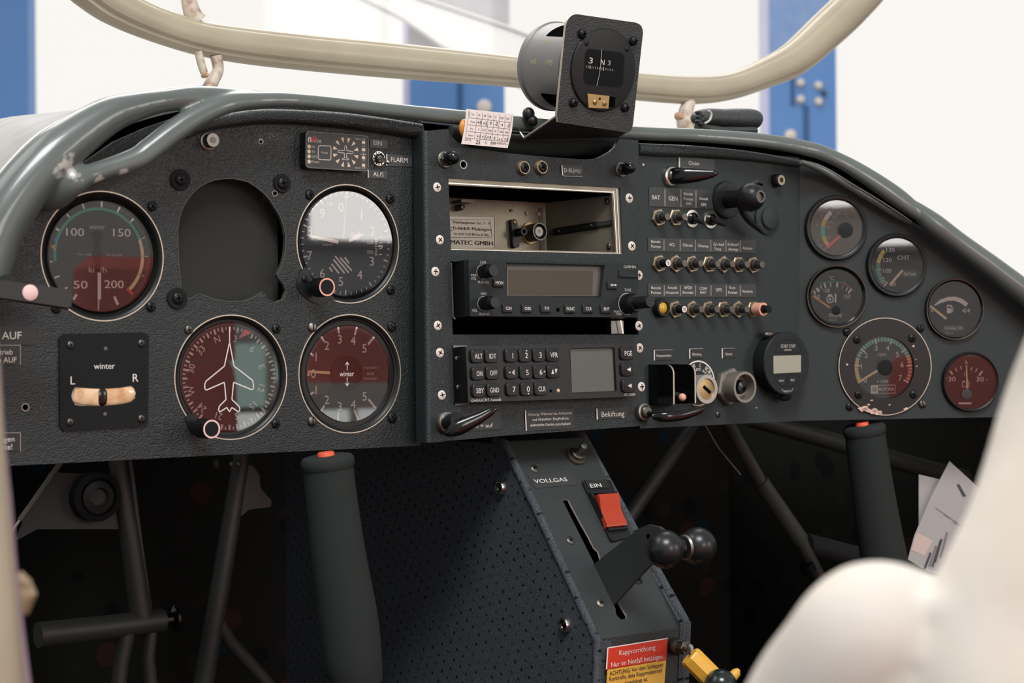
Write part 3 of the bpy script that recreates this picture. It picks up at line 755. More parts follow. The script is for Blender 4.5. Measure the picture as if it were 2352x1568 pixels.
# ================================================================== round instruments
class Gauge(Thing):
    def __init__(s, name, label, plane, cx, cy, rpx, dial, drpx, face, front=0.0, style='rim', group=None, depth=None):
        super().__init__(name, label, 'gauge', plane, cx, cy, 0, group)
        k = s.k(cx, cy); s.ro = rpx / k
        if depth is None:                       # depth of the dial from its picture offset
            best = min((abs(s.p(dial[0], dial[1], front - d / 2000)[0]), d / 2000) for d in range(2, 17))
            depth = best[1]
        s.h = front - depth; s.rd = drpx / s.k(cx, cy, s.h); s.front = front
        ro, rd = s.ro, s.rd
        mb = MB()
        if style == 'rim':                      # worn bright edge, black stepped ring
            mb.lathe([(ro, -.0005), (ro, .0004), (ro - .0007, .0004), (ro - .0007, -.0005)], WORN, 72, cap=False); mb.build('rim', s, 'worn bright edge ring')
            mb = MB()
            mb.lathe([(ro - .0007, .0002), (ro - .0022, -.0003), (ro - .003, -.0014), ((ro + rd) / 2, -.0016), ((ro + rd) / 2 - .0004, -.0028), (rd + .0005, s.h + .0006), (rd - .0003, s.h - .0002)], BLACK, 72, cap=False)
        elif style == 'bezel':                  # black plastic ring standing proud of the panel
            mb.lathe([(ro, 0), (ro, front * .6), (ro - .0012, front), (rd + .0016, front), (rd, front - .0012), (rd, s.h)], BLACK, 64, cap=False)
        elif style == 'gilt':
            mb.lathe([(ro - .0005, front), (ro - .0001, front + .0001), (ro, front - .0003)], mat('gilt_edge', rgb(120, 104, 82), .35, .7) if 'gilt_edge' not in MATS else MATS['gilt_edge'], 64, cap=False); mb.build('rim', s, 'thin gilt edge ring')
            mb = MB(); mb.lathe([(ro + .0003, 0), (ro, front - .0003), (ro - .0005, front), (ro - .002, front - .0012), (rd, front - .002), (rd, s.h)], GLOSSB, 64, cap=False)
        mb.build('bezel', s)
        mb = MB(); mb.disc(0, 0, rd + .0004, s.h, face, 64); mb.build('dial', s, None, 0)
        s.mk = MB(); s.z = s.h + .0002
        s.glass_h = max(front - .0022, s.h + .0015)
    def P(s, px, py): return s.p(px, py, s.h)
    def ln(s, x0, y0, x1, y1, wpx, m=WHITE, z=None, w1=None, mb=None):
        a, b = s.P(x0, y0), s.P(x1, y1); k = s.k(x0, y0, s.h)
        (mb or s.mk).line(a[0], a[1], b[0], b[1], wpx / k, s.z if z is None else z, m, None if w1 is None else w1 / k)
    def t(s, t, px, py, cap, m=WHITE, w=None, rot=0.0, bold=0.0):
        x, y = s.P(px, py); k = s.k(px, py, s.h)
        if w: w = s.P(px + w / 2, py)[0] - s.P(px - w / 2, py)[0]
        s.mk.text(t, x, y, s.z, cap / k, m, w, rot, bold)
    def ang(s, px, py, c=(0, 0)):
        x, y = s.P(px, py); return atan2(x - c[0], y - c[1])
    def arc(s, cpx, cpy, rpx, wpx, a, b, m, z=0):
        """ribbon about a picture centre from picture point a clockwise to b"""
        c = s.P(cpx, cpy); k = s.k(cpx, cpy, s.h)
        a0, a1 = s.ang(*a, c), s.ang(*b, c)
        if a1 < a0: a1 += 2 * pi
        s.mk.ring(c[0], c[1], (rpx - wpx / 2) / k, (rpx + wpx / 2) / k, s.z + z, m, a0, a1, 90)
    def needle(s, x0, y0, x1, y1, w0, w1, m, dz=.0010, name='needle', hub=None):
        mb = MB(); a, b = s.P(x0, y0), s.P(x1, y1); k = s.k(x0, y0, s.h); d = V(b) - V(a); d.normalize(); q = V((-d.y, d.x))
        pts = [V(a) - q * w0 / 2 / k, V(b) - q * w1 / 2 / k, V(b) + q * w1 / 2 / k, V(a) + q * w0 / 2 / k]
        mb.prism([tuple(p) for p in pts], s.h + dz - .0003, s.h + dz, m)
        if hub:
            x, y = s.P(hub[0], hub[1]); mb.lathe([(hub[2] / k, s.h), (hub[2] / k, s.h + dz + .0004), (hub[2] / k * .8, s.h + dz + .0007), (0, s.h + dz + .0007)], hub[3], 32, x, y)
        return mb.build(name, s)
    def done(s, glass=True, tilt=(0, 0)):
        s.mk.build('dial_marking', s, None, 0)
        if glass:
            mb = MB(); mb.disc(0, 0, s.rd + .0003, 0, GLASS, 56); g = mb.build('glass', s, None, 0)
            g.location.z = s.glass_h; g.rotation_euler = (R(tilt[0]), R(tilt[1]), 0)
    def screws(s, P, rpx, **kw):
        for i, q in enumerate(P):
            x, y = s.p(q[0], q[1]); k = s.k(q[0], q[1])
            a = dict(kw); 
            if len(q) > 2: a.update(q[2])
            a.setdefault('rot', .3 + i * .55)
            screw(s, x, y, rpx / k, a.pop('z0', 0), name='mounting_screw', **a)
    def setknob(s, bx, by, fx, fy, rpx, lug=True, ringm=None):
        """setting knob reaching from its base point to its face point"""
        best = min(((s.p(fx, fy, d / 2000)[0] - s.p(bx, by, 0)[0]) ** 2, d / 2000) for d in range(6, 60)); hh = best[1]
        x, y = s.p(bx, by); x2, y2 = s.p(fx, fy, hh); x = y = None or 0
        x, y = x2, y2; r = rpx / s.k(fx, fy, hh)
        mb = MB(); mb.lathe([(r * .55, -.002), (r * .55, hh * .25), (r * .96, hh * .3), (r, hh * .36), (r, hh - .0008), (r * .94, hh)], BLACK, 36, x, y)
        for i in range(36): 
            a = 2 * pi * i / 36; mb.box(x + r * cos(a) - .0002, x + r * cos(a) + .0002, y + r * sin(a) - .0002, y + r * sin(a) + .0002, hh * .38, hh - .0012, BLACK)
        o = mb.build('setting_knob', s)
        mb = MB(); mb.ring(x, y, r * .80, r * .97, hh + .0002, ringm or SALMON, 0, 2 * pi); mb.disc(x, y, r * .8, hh + .0001, MATTE); mb.build('knob_face', o, 'worn knob face with a pale ring', 0)

def z5(a, b): return (a / 4.355, 400 + b / 4.355)
def z6(a, b): return (360 + a / 3.92, 380 + b / 3.92)
def z8(a, b): return (380 + a / 3.92, 690 + b / 3.92)
# --- airspeed indicator
g = Gauge('airspeed_indicator', 'large round airspeed dial with green arc reading in km/h', L, *ASI, (228.5, 586), 126, DIAL)
ca = z5(995, 812)
g.arc(*ca, 107, 6.5, z5(530, 872), z5(1390, 655), GREEN); g.arc(*ca, 106, 8, z5(1388, 660), z5(1283, 1138), WARMW)
for a, b, c, d, w, m in [(1015, 272, 1017, 330, 4, WHITE), (822, 297, 842, 347, 4, WHITE), (1198, 328, 1172, 380, 4, WHITE), (668, 400, 695, 432, 4, WHITE), (1335, 445, 1293, 487, 4, WHITE), (558, 543, 592, 562, 5, WHITE), (1448, 632, 1392, 655, 2, DIM),
                         (502, 873, 524, 877, 4, WHITE), (1480, 822, 1425, 820, 2, DIM), (594, 1016, 543, 1036, 4, WHITE), (1385, 1000, 1438, 1020, 2, DIM), (648, 1143, 674, 1131, 4, WHITE), (765, 1200, 733, 1254, 6, WHITE), (1142, 1222, 1178, 1305, 6, WHITE), (1270, 1142, 1326, 1202, 7, REDM)]:
    g.ln(*z5(a, b), *z5(c, d), w, m)
q = [g.P(*z5(*p)) for p in [(505, 720), (552, 700), (548, 770)]]; g.mk.add([(x, y, g.z + .0001) for x, y in q], [(0, 1, 2)], AMBER)
g.ln(*z5(540, 648), *z5(572, 650), 6, BLUEM, g.z + .0001)
g.t('winter', *z5(970, 525), 11, DIM, 36, bold=.01); g.t('100', *z5(750, 578), 18, WHITE, 41, bold=.02); g.t('150', *z5(1218, 584), 18, WHITE, 40, bold=.02); g.t('50', *z5(805, 1104), 18, WHITE, 32, bold=.02); g.t('200', *z5(1140, 1100), 18, WHITE, 44, bold=.02)
g.t('km/h', *z5(975, 955), 13, DIM, 41, bold=.015); g.t('WNr 12085', *z5(842, 802), 4.5, DIM, 34); g.t('SNr 821445', *z5(1140, 807), 4.5, DIM, 37)
g.needle(*z5(970, 610), *z5(970, 980), 13, 13, MATTE, .0011, 'counterweight', (*z5(970, 610), 11, MATTE))
g.needle(*z5(985, 985), *z5(985, 1252), 8.5, 8, WHITE, .0013); g.needle(*z5(980, 1240), *z5(975, 1360), 5, 3.5, DIM, .0012, 'needle_tip')
x, y = g.P(*z5(970, 805)); k = g.k(228, 586, g.h); mb = MB(); mb.lathe([(11 / k, g.h), (11 / k, g.h + .0017), (8 / k, g.h + .002), (0, g.h + .002)], MATTE, 24, x, y); mb.build('hub', g)
g.done(); g.screws([(131, 469), (349, 473.5), (345.6, 704), (128.6, 708)], 12, m=BLACK)
# --- altimeter
g = Gauge('altimeter', 'round altimeter with numerals 0 to 9, striped sector and knurled knob', L, *ALT, (796, 561), 120, DIALN)
c = (1705, 702); cx, cy = g.P(*z6(*c)); rr = g.rd
for i in range(50):
    a = 2 * pi * i / 50 + .02; mj = i % 5 == 0; r1 = rr * .985; r0 = rr * (.89 if mj else .93)
    g.mk.line(cx + r0 * sin(a), cy + r0 * cos(a), cx + r1 * sin(a), cy + r1 * cos(a), .0009 if mj else .0005, g.z, WHITE)
for s_, a, b in [('0', 1660, 375), ('1', 1842, 445), ('2', 1938, 590), ('3', 1935, 862), ('4', 1827, 983), ('5', 1657, 1043), ('6', 1490, 970), ('7', 1375, 810), ('8', 1375, 587), ('9', 1490, 430)]:
    g.t(s_, *z6(a, b), 20.5, WHITE)
g.t('100', *z6(1560, 345), 8, WHITE, rot=.25); g.t('ALT', *z6(1790, 620), 10.5, WHITE, 24, rot=.1); g.t('20 000 FT', *z6(1535, 713), 4.5, DIM); g.t('1020', *z6(1920, 695), 7, WHITE, 14); g.t('1025', *z6(1920, 778), 7, WHITE, 14, rot=-.12)
for i in range(11): g.ln(*z6(1962, 655 + i * 15), *z6(1985 + (6 if i % 5 == 2 else 0), 655 + i * 15), 1.6)
for i in range(4): g.ln(*z6(2000, 645 + i * 52), *z6(2028, 645 + i * 52), 2)
g.ln(*z6(1992, 725), *z6(2034, 728), 5)
for a, b, c_, d in [(1552, 915, 1580, 955), (1572, 885, 1640, 970), (1590, 845, 1690, 970), (1605, 815, 1727, 965), (1650, 828, 1755, 948), (1690, 825, 1730, 880)]: g.ln(*z6(a, b), *z6(c_, d), 4.2)
g.needle(*z6(1626, 690), *z6(1405, 645), 8, 6.5, WHITE, .0014); g.needle(*z6(1405, 645), *z6(1335, 625), 7.5, .5, WHITE, .0014, 'needle_tip')
g.needle(*z6(1725, 682), *z6(1795, 640), 6, 11, WHITE, .0010, 'short_needle'); g.needle(*z6(1795, 640), *z6(1862, 615), 11, .6, WHITE, .0010, 'needle_tip')
g.needle(*z6(1676, 655), *z6(1700, 300), 4, 1.6, DIM, .0008, 'thin_needle')
q = [g.P(*z6(*p)) for p in [(1680, 275), (1735, 275), (1706, 315)]]; g.mk.add([(x, y, g.z) for x, y in q], [(0, 1, 2)], DIM)
g.done(); g.screws([(711, 447.6), (895.7, 456.5), (897, 665.7)], 11.5, m=BLACK)
x, y = g.p(712, 655); k = g.k(712, 655); mb = MB()
lug = g.pts([(700, 612), (690, 622), (682, 640), (680, 657), (688, 672), (702, 684), (718, 694), (730, 698), (744, 695), (756, 687), (770, 690), (760, 676), (735, 668), (715, 640), (706, 618)])
mb.prism(lug[::-1], -.001, .0008, BLACK); mb.build('knob_lug', g)
screw(g, *g.p(698, 640), 8 / k, .0008, BLACK, 'slot', 1.3, name='lug_screw')
g.setknob(716, 659, 751, 659, 21.5)
# --- directional gyro
g = Gauge('directional_gyro', 'round gyro compass with white aeroplane outline on its glass', L, *GYR, (526.5, 867), 124, DIAL)
c = z8(578, 700); cx, cy = g.P(*c); rr = g.rd; a0 = g.ang(*z8(465, 350), (cx, cy))
for i in range(72):
    a = a0 + 2 * pi * i / 72; mj = i % 2 == 0
    g.mk.line(cx + rr * (.86 if mj else .90) * sin(a), cy + rr * (.86 if mj else .90) * cos(a), cx + rr * .955 * sin(a), cy + rr * .955 * cos(a), .0013 if mj else .0008, g.z, WHITE)
for s_, a, b in [('N', 465, 350), ('3', 627, 345), ('6', 780, 437), ('E', 865, 597), ('12', 862, 790), ('15', 785, 945), ('S', 640, 1040), ('21', 480, 1040), ('24', 328, 965), ('W', 230, 810), ('30', 232, 612), ('33', 318, 447)]:
    an = g.ang(*z8(a, b), (cx, cy)); g.t(s_, *z8(a, b), 15.5, WHITE, rot=-an)
q = [g.P(*z8(*p)) for p in [(708, 258), (782, 285), (655, 345)]]; g.mk.add([(x, y, g.z + .0001) for x, y in q], [(0, 1, 2)], PINKM)
mb = MB(); zz = g.h + .0016; k = g.k(530, 866, g.h)
out = [(567, 375), (607, 590), (700, 660), (775, 720), (782, 765), (780, 795), (768, 802), (603, 735), (588, 890), (655, 955), (660, 985), (648, 1002), (588, 962), (566, 1000), (542, 962), (480, 1002), (466, 985), (475, 950), (535, 890), (520, 735), (358, 806), (345, 795), (343, 755), (355, 725), (520, 590)]
mb.pline([g.P(*z8(*p)) for p in out], 2.7 / k, zz, WHITE, True); a, b = g.P(*z8(567, 235)), g.P(*z8(567, 378)); mb.line(*a, *b, 2.4 / k, zz, WHITE); mb.build('aeroplane_symbol', g, None, 0)
g.done(tilt=(0, 0)); g.screws([(433, 757, dict(m=GUN)), (634, 755), (633, 973)], 11, m=BLACK)
mb = MB(); mb.prism(g.pts([(424, 960), (432, 948), (450, 952), (470, 985), (455, 1000), (436, 990)])[::-1], -.001, .0009, BLACK); mb.build('knob_lug', g)
g.setknob(447, 979, 486, 985, 22, ringm=PINKC)
# --- variometer
g = Gauge('variometer', 'round climb dial marked m/s with needle level at zero', L, *VAR, (798.5, 856.5), 110, DIAL)
for s_, a, b in [('1', 1355, 507), ('2', 1452, 405), ('3', 1568, 348), ('4', 1688, 360), ('5', 1790, 430), ('0', 1330, 658), ('1', 1355, 805), ('2', 1452, 893), ('3', 1568, 952), ('4', 1690, 935), ('5', 1792, 862)]: g.t(s_, *z8(a, b), 19.5, WHITE, bold=.008)
for a, b, c_, d in [(1402, 325, 1430, 370), (1553, 235, 1561, 297), (1724, 230, 1703, 312), (1882, 322, 1823, 395), (1306, 475, 1333, 498), (1275, 668, 1300, 665), (1303, 842, 1335, 825), (1400, 998, 1430, 945), (1557, 1005, 1551, 1080), (1698, 983, 1737, 1078), (1826, 888, 1890, 965)]: g.ln(*z8(a, b), *z8(c_, d), 5)
g.t('S Nr.05251', *z8(1845, 605), 4.6, DIM, 33); g.t('m/s', *z8(1845, 655), 8, DIM, 15); g.t('WNr.85067', *z8(1845, 702), 4.6, DIM, 33)
g.needle(*z8(1475, 650), *z8(1275, 640), 6, 5.5, WARMW, .0010)
x, y = g.P(*z8(1625, 655)); k = g.k(795, 857, g.h); mb = MB(); mb.lathe([(41 / k, g.h), (41 / k, g.h + .0012), (40 / k, g.h + .0014), (0, g.h + .0014)], DIALD, 48, x, y)
z0 = g.h + .0016; g.z, zs = z0, g.z
hb = mb.build('hub_disc', g); sv = g.mk; g.mk = MB()
g.t('winter', *z8(1622, 658), 11.5, WHITE, 33)
for a, b, c_ in [(628, 552, 1), (690, 768, -1)]:
    g.ln(*z8(1625, a), *z8(1625, b), 1.6); g.ln(*z8(1625, b), *z8(1610, b + 26 * c_), 1.6); g.ln(*z8(1625, b), *z8(1640, b + 26 * c_), 1.6)
g.mk.build('hub_marking', hb, None, 0); g.mk, g.z = sv, zs
g.done(); g.screws([(717, 751, dict(m=STEEL, rot=1.5)), (899, 750, dict(rot=-.6)), (716, 967, dict(m=GUN, rot=1.5)), (900, 959, dict(rot=-.8))], 12, m=BLACK, kind='slot')

# --- slip indicator
def z7(a, b): return (a / 4.1275, 700 + b / 4.1275)
t = Thing('slip_indicator', 'square black slip indicator with curved liquid tube marked L and R', 'gauge', L, *z7(985, 735))
mb = MB(); P = t.pts([z7(*p) for p in [(553, 320), (600, 275), (1360, 262), (1402, 290), (1395, 1130), (1350, 1152), (600, 1196), (560, 1150)]]); 
TB = [(705, 862, 85), (760, 868, 88), (850, 872, 85), (975, 874, 84), (1100, 866, 82), (1200, 850, 80), (1245, 840, 78)]
slot = [z7(a, b - r) for a, b, r in TB] + [z7(1278, 800), z7(1284, 840), z7(1270, 885)] + [z7(a, b + r) for a, b, r in TB[::-1]] + [z7(675, 900), z7(667, 855), z7(680, 808)]
mb.board(P, [t.pts(slot)], 0, .0016, MATTE); mb.build('face_plate', t)
mb = MB(); x, y, w, h = t.rect(160, 880, 313, 935); mb.box(x - w / 2 - .002, x + w / 2 + .002, y - h / 2 - .002, y + h / 2 + .002, .0001, .0002, PAPER); mb.build('backing_strip', t)
GT = mat('yellowed_liquid', rgb(240, 205, 165), .25, coat=.8, vary=(130, rgb(196, 130, 66), .85))
q = catmull([(690, 855, 60), (760, 865, 80), (850, 872, 82), (975, 874, 82), (1100, 866, 80), (1200, 850, 78), (1265, 838, 55)], 6)
mb = MB(); mb.tube([(*t.p(*z7(a, b)), .0008) for a, b, r in q], [r / 4.1275 / t.k(*z7(a, b)) for a, b, r in q], GT, 20, squash=.25, upv=(0, 1, 0)); mb.build('curved_tube', t, 'yellowed curved liquid tube', 60)
x, y = t.p(*z7(962, 873)); k = t.k(233, 910)
mb = MB(); mb.ball((x, y, .0013), 16.5 / k, GLOSSB, 24, 14, .95, 1.24, .26); mb.build('ball', t)
mb = MB(); t.txt(mb, 'winter', *z7(990, 578), 13.5, WHITE, .0018, 48, bold=.01); t.txt(mb, 'L', *z7(690, 715), 18.5, WHITE, .0018, bold=.01); t.txt(mb, 'R', *z7(1285, 690), 18, WHITE, .0018, bold=.01); mb.build('lettering', t, None, 0)
for a, b in [(655, 378), (1327, 362), (652, 1110), (1327, 1075)]: screw(t, *t.p(*z7(a, b)), 9 / k, .0016, GUN, 'cross', .4, name='corner_screw')
for a, b in [(990, 412), (985, 1032)]:
    x, y = t.p(*z7(a, b)); mb = MB(); mb.disc(x, y, 4.5 / k, .0018, GUN, 14); mb.build('rivet', t)

# --- engine gauges on the angled panel
def e2(a, b): return (1820 + a / 4.7515, 430 + b / 4.7515)
def e3(a, b): return (1980 + a / 3.5636, 520 + b / 3.5636)
def e4(a, b): return (1900 + a / 6.532, 720 + b / 6.532)
EG = 'engine gauges on the angled panel'
OILD = mat('dial_haze_grey', rgb(128, 121, 114), .6, spec=.2)  # dial colour paled to paint in reflection haze of its glass
g = Gauge('oil_pressure_gauge', 'topmost round engine gauge with haze-paled dial and pink needle', G, *e2(470, 446), 75, e2(480, 447), 62.6, OILD, .004, 'bezel', EG, .0022)
hc = e2(562, 470)
for a, b, m in [((425, 275), (348, 345), WHITE), ((348, 345), (322, 425), YELLOW), ((322, 425), (322, 545), TEAL), ((322, 545), (345, 605), YELLOW), ((345, 605), (385, 655), SALMON)]: g.arc(*hc, 51, 9.5, e2(*b), e2(*a), m)
for s_, a, b in [('10', 372, 222), ('7', 315, 318), ('5', 270, 410), ('2', 272, 578), ('0.8', 290, 635), ('0', 345, 683), ('145', 460, 322), ('100', 415, 378), ('75', 385, 440), ('50', 390, 545)]: g.t(s_, *e2(a, b), 7, DIM)
g.t('bar', *e2(490, 215), 9, DIM, 19); g.t('psi', *e2(500, 280), 6, DIM); g.t('\u00b0C', *e2(580, 305), 7, DIM)
g.needle(*e2(540, 510), *e2(370, 658), 5, 7, PINKM, .001, hub=(*e2(575, 470), 18, DIALD)); g.done()
g = Gauge('cylinder_temperature_gauge', 'round CHT gauge with yellow and green arc beside the sloping rail', G, *e2(1128, 853), 73, e2(1133, 852), 61.5, DIALD, .004, 'bezel', EG, .0022)
hc = e2(1190, 880)
g.arc(*hc, 57, 9, e2(925, 822), e2(985, 675), YELLOW); g.arc(*hc, 56, 9, e2(965, 1030), e2(925, 825), GREEN)
for a, b, c_, d, w in [(940, 742, 988, 772, 2), (905, 902, 970, 895, 2.5), (925, 965, 968, 952, 2), (945, 1012, 1002, 985, 2.5), (960, 1040, 1008, 1008, 1.5), (978, 1055, 1018, 1020, 1.5), (998, 1078, 1037, 1033, 3)]: g.ln(*e2(a, b), *e2(c_, d), w)
for s_, a, b in [('135', 1070, 682), ('120', 1038, 793), ('100', 1032, 912), ('60', 1095, 1055)]: g.t(s_, *e2(a, b), 9, WHITE, 19 if len(s_) > 2 else 13)
g.t('CHT', *e2(1213, 767), 10, WHITE, 28, bold=.01); g.t('C', *e2(870, 873), 6, DIM)
x, y = g.P(*e2(1277, 944)); k = g.k(*e2(1277, 944), g.h); g.mk.rbox(x, y, 34 / k, 13 / k, .0004, g.h, g.h + .0004, PLACB); g.z += .0004; g.t('Zyl.Temp', *e2(1280, 944), 6, WHITE, 27); g.z -= .0004
g.needle(*e2(1197, 905), *e2(1060, 1065), 5, 6, WARMW); g.done(tilt=(-.9, 0))
g = Gauge('oil_temperature_gauge', 'round oil temperature gauge with orange needle and oil can symbol', G, *e2(470, 1192), 71, e2(457, 1207), 61.5, DIALD, .004, 'gilt', EG, .003)
for a, b, c_, d, w, m in [(198, 1112, 230, 1158, 2, REDM), (235, 1128, 252, 1162, 3, WHITE), (258, 1098, 285, 1145, 3, WHITE), (275, 1090, 298, 1138, 2, WHITE), (303, 1068, 321, 1110, 2, WHITE), (347, 1046, 363, 1096, 4, WHITE), (417, 1038, 417, 1088, 2, WHITE), (490, 1040, 485, 1090, 4.5, WHITE), (572, 1033, 538, 1110, 2, REDM), (605, 1090, 583, 1130, 2, WHITE), (645, 1108, 608, 1155, 4, WHITE)]: g.ln(*e2(a, b), *e2(c_, d), w, m)
g.mk.pline([g.P(*e2(*p)) for p in [(572, 1050), (610, 1075), (640, 1100), (662, 1130)]], .0006, g.z, REDM); g.mk.pline([g.P(*e2(*p)) for p in [(300, 1050), (350, 1035), (420, 1028), (490, 1030), (555, 1042)]], .0005, g.z, GREEN)
g.t('\u00b0C', *e2(425, 990), 8.5); g.t('50', *e2(268, 1190), 9, WHITE, 13); g.t('100', *e2(375, 1127), 9, WHITE, 14); g.t('150', *e2(595, 1190), 9, WHITE, 15)
x, y = g.P(*e2(410, 1222)); k = g.k(*e2(410, 1222), g.h); g.mk.ring(x, y, 6.5 / k, 9 / k, g.z, WHITE); g.mk.ring(x, y, 0, 3.2 / k, g.z, WHITE); g.mk.line(x - 5 / k, y + 9 / k, x + 5 / k, y + 9 / k, 5 / k, g.z, WHITE); g.mk.line(x, y, x, y + 6 / k, 3 / k, g.z, WHITE, .5 / k); g.ln(*e2(470, 1160), *e2(470, 1258), 4)
x, y = g.P(*e2(467, 1396)); g.mk.rbox(x, y, 34 / k, 13 / k, .0004, g.h, g.h + .0004, PLACB); g.z += .0004; g.t('\u00d6ltemp', *e2(470, 1394), 6.5, WHITE, 28); g.z -= .0004; g.t('VDO', *e2(440, 1447), 4, DIM, 20)
g.needle(*e2(405, 1315), *e2(222, 1184), 4.5, 4.5, AMBER, hub=(*e2(470, 1345), 11, MATTE)); g.done()
g = Gauge('fuel_gauge', 'round fuel gauge with white crescent scale and pump symbol', G, *e3(748, 678), 69.5, e3(744, 678), 64, DIALD, .004, 'gilt', EG, .003)
cr = [(590, 640), (640, 598), (700, 577), (760, 573), (820, 592), (868, 628), (848, 657), (800, 622), (750, 606), (700, 608), (645, 626), (592, 650)]; P = [g.P(*e3(*p)) for p in cr]
g.mk.poly(P, g.z, WHITE); g.t('0', *e3(575, 682), 9.5, WHITE, bold=.01); g.t('4/4', *e3(850, 688), 9.5, WHITE, 18, bold=.01)
x, y = g.P(*e3(712, 676)); k = g.k(*e3(712, 676), g.h); g.mk.box(x - 5.5 / k, x + 5.5 / k, y - 9.5 / k, y + 9.5 / k, g.z - .0001, g.z, WHITE); g.mk.box(x - 3.5 / k, x + 3.5 / k, y + 2 / k, y + 6.5 / k, g.z, g.z + .0001, DIALD); g.mk.pline([(x + 5.5 / k, y + 7 / k), (x + 9 / k, y + 4 / k), (x + 9.5 / k, y - 6 / k), (x + 7 / k, y - 6 / k), (x + 5.5 / k, y)], 1.6 / k, g.z, WHITE)
x, y = g.P(*e3(750, 830)); g.mk.rbox(x, y, 51 / k, 13.5 / k, .0004, g.h, g.h + .0004, PLACB); g.z += .0004; g.t('Anzeige 50L', *e3(750, 830), 6, WHITE, 43); g.z -= .0004; g.t('VDO', *e3(710, 872), 4.5, DIM, 20)
g.needle(*e3(686, 756), *e3(556, 652), 5.5, 5, WARMW); g.done()
g = Gauge('ammeter', 'round ammeter with upright needle between two 30 marks', G, *e3(880, 1270), 69, e3(870, 1268), 62.4, DIAL, .004, 'bezel', EG, .0026)
for a, b, c_, d, w in [(720, 1180, 740, 1212, 4), (762, 1155, 775, 1185, 2), (805, 1142, 812, 1172, 2), (900, 1150, 890, 1178, 2), (943, 1160, 928, 1190, 2), (984, 1183, 957, 1220, 4)]: g.ln(*e3(a, b), *e3(c_, d), w)
g.t('A', *e3(852, 1110), 8.5); g.t('30', *e3(735, 1248), 10.5, WHITE, 17, bold=.012); g.t('30', *e3(965, 1250), 10.5, WHITE, 17, bold=.012); g.ln(*e3(668, 1243), *e3(692, 1243), 2); g.t('+', *e3(1020, 1252), 6); g.t('0', *e3(845, 1207), 9.5)
x, y = g.P(*e3(848, 1292)); k = g.k(*e3(848, 1292), g.h); g.mk.pline([(x - 8 / k, y - 5.5 / k), (x + 8 / k, y - 5.5 / k), (x + 8 / k, y + 5.5 / k), (x - 8 / k, y + 5.5 / k)], 1.5 / k, g.z, WHITE, True); g.mk.line(x - 5 / k, y + 6 / k, x - 5 / k, y + 9 / k, 3 / k, g.z, WHITE); g.mk.line(x + 5 / k, y + 6 / k, x + 5 / k, y + 9 / k, 3 / k, g.z, WHITE)
g.ln(*e3(790, 1446), *e3(894, 1446), 4); g.needle(*e3(856, 1330), *e3(850, 1132), 5, 3, WARMW, hub=(*e3(850, 1372), 13, DIAL)); g.done()
# --- tachometer on its round adapter plate
g = Gauge('tachometer', 'round rpm gauge with coloured scale on a scratched round black plate', G, *e4(857, 793), 112, e4(840, 812), 72, DIAL, .002, 'none', EG, .003)
ro, rd = g.ro, g.rd
mb = MB(); mb.board(circ(0, 0, ro, 72), [circ(*g.p(*e4(840, 812), 0), rd + .0004, 64)], 0, .002, BLACK); mb.build('adapter_plate', g)
mb = MB(); mb.ring(0, 0, ro - .0005, ro + .0001, .0021, WORN)
for a, b, r in [(540, 1425, 9), (575, 1432, 7), (610, 1450, 5), (690, 1462, 8), (720, 1458, 6), (760, 1488, 7), (795, 1490, 4), (670, 1300, 2.5), (622, 1365, 2.8), (935, 1368, 2), (1293, 487, 2.6), (297, 763, 2.4), (1330, 685, 1.5), (1342, 790, 1.5), (1180, 1425, 4)]:
    x, y = g.p(*e4(a, b), .002); k = g.k(2030, 841); mb.add([(x + r / k * (1 + .35 * sin(3 * q + a)) * cos(q) * 1.25, y + r / k * (.7 + .3 * cos(2 * q + b)) * sin(q), .00215) for q in [2 * pi * i / 9 for i in range(9)]], [tuple(range(9))], mat('chipped_primer', rgb(224, 190, 172), .7) if 'chipped_primer' not in MATS else MATS['chipped_primer'])
mb.build('worn_rim', g, 'chipped bright plate edge', 0)
cx, cy = g.P(*e4(842, 812)); g.h_ = g.h
def ta(v): return R(-119 + v * 239 / 7)
for a, b, m in [(0, 1.4, YELLOW), (1.4, 5.4, TEAL if False else GREEN), (5.4, 5.8, AMBER), (5.8, 7.05, REDM)]: g.mk.ring(cx, cy, rd * .845, rd * .965, g.z, m, ta(a), ta(b), 120)
for i in range(36):
    a = ta(i / 5); mj = i % 5 == 0; r0 = rd * (.78 if mj else .83); m = WHITE
    g.mk.line(cx + r0 * sin(a), cy + r0 * cos(a), cx + rd * .97 * sin(a), cy + rd * .97 * cos(a), .0013 if mj else .0006, g.z + .0001, m)
for s_, a, b in [('0', 570, 995), ('1', 510, 790), ('2', 582, 625), ('3', 733, 520), ('4', 905, 515), ('5', 1053, 612), ('6', 1122, 765), ('7', 1095, 960)]: g.t(s_, *e4(a, b), 12, WHITE, bold=.02)
g.t('rpm', *e4(820, 606), 8.5, WHITE, 19); g.t('\u00d71000', *e4(830, 1018), 7, WHITE, 26)
k = g.k(2028, 893, g.h); P = [g.P(*e4(*p)) for p in [(655, 1078), (1018, 1070), (1018, 1190), (655, 1198)]]; g.mk.pline(P, 1.2 / k, g.z, WHITE, True)
P = [g.P(*e4(*p)) for p in [(655, 1078), (762, 1075), (762, 1196), (655, 1198)]]; g.mk.add([(x, y, g.z + .00005) for x, y in P], [(0, 1, 2, 3)], WHITE); x, y = g.P(*e4(708, 1137)); g.mk.ring(x, y, 4.2 / k, 5.6 / k, g.z + .0002, DIAL); g.mk.ring(x, y, 1.5 / k, 2.6 / k, g.z + .0002, DIAL)
g.t('ROTAX', *e4(888, 1132), 7.5, WHITE, 34, bold=.03)
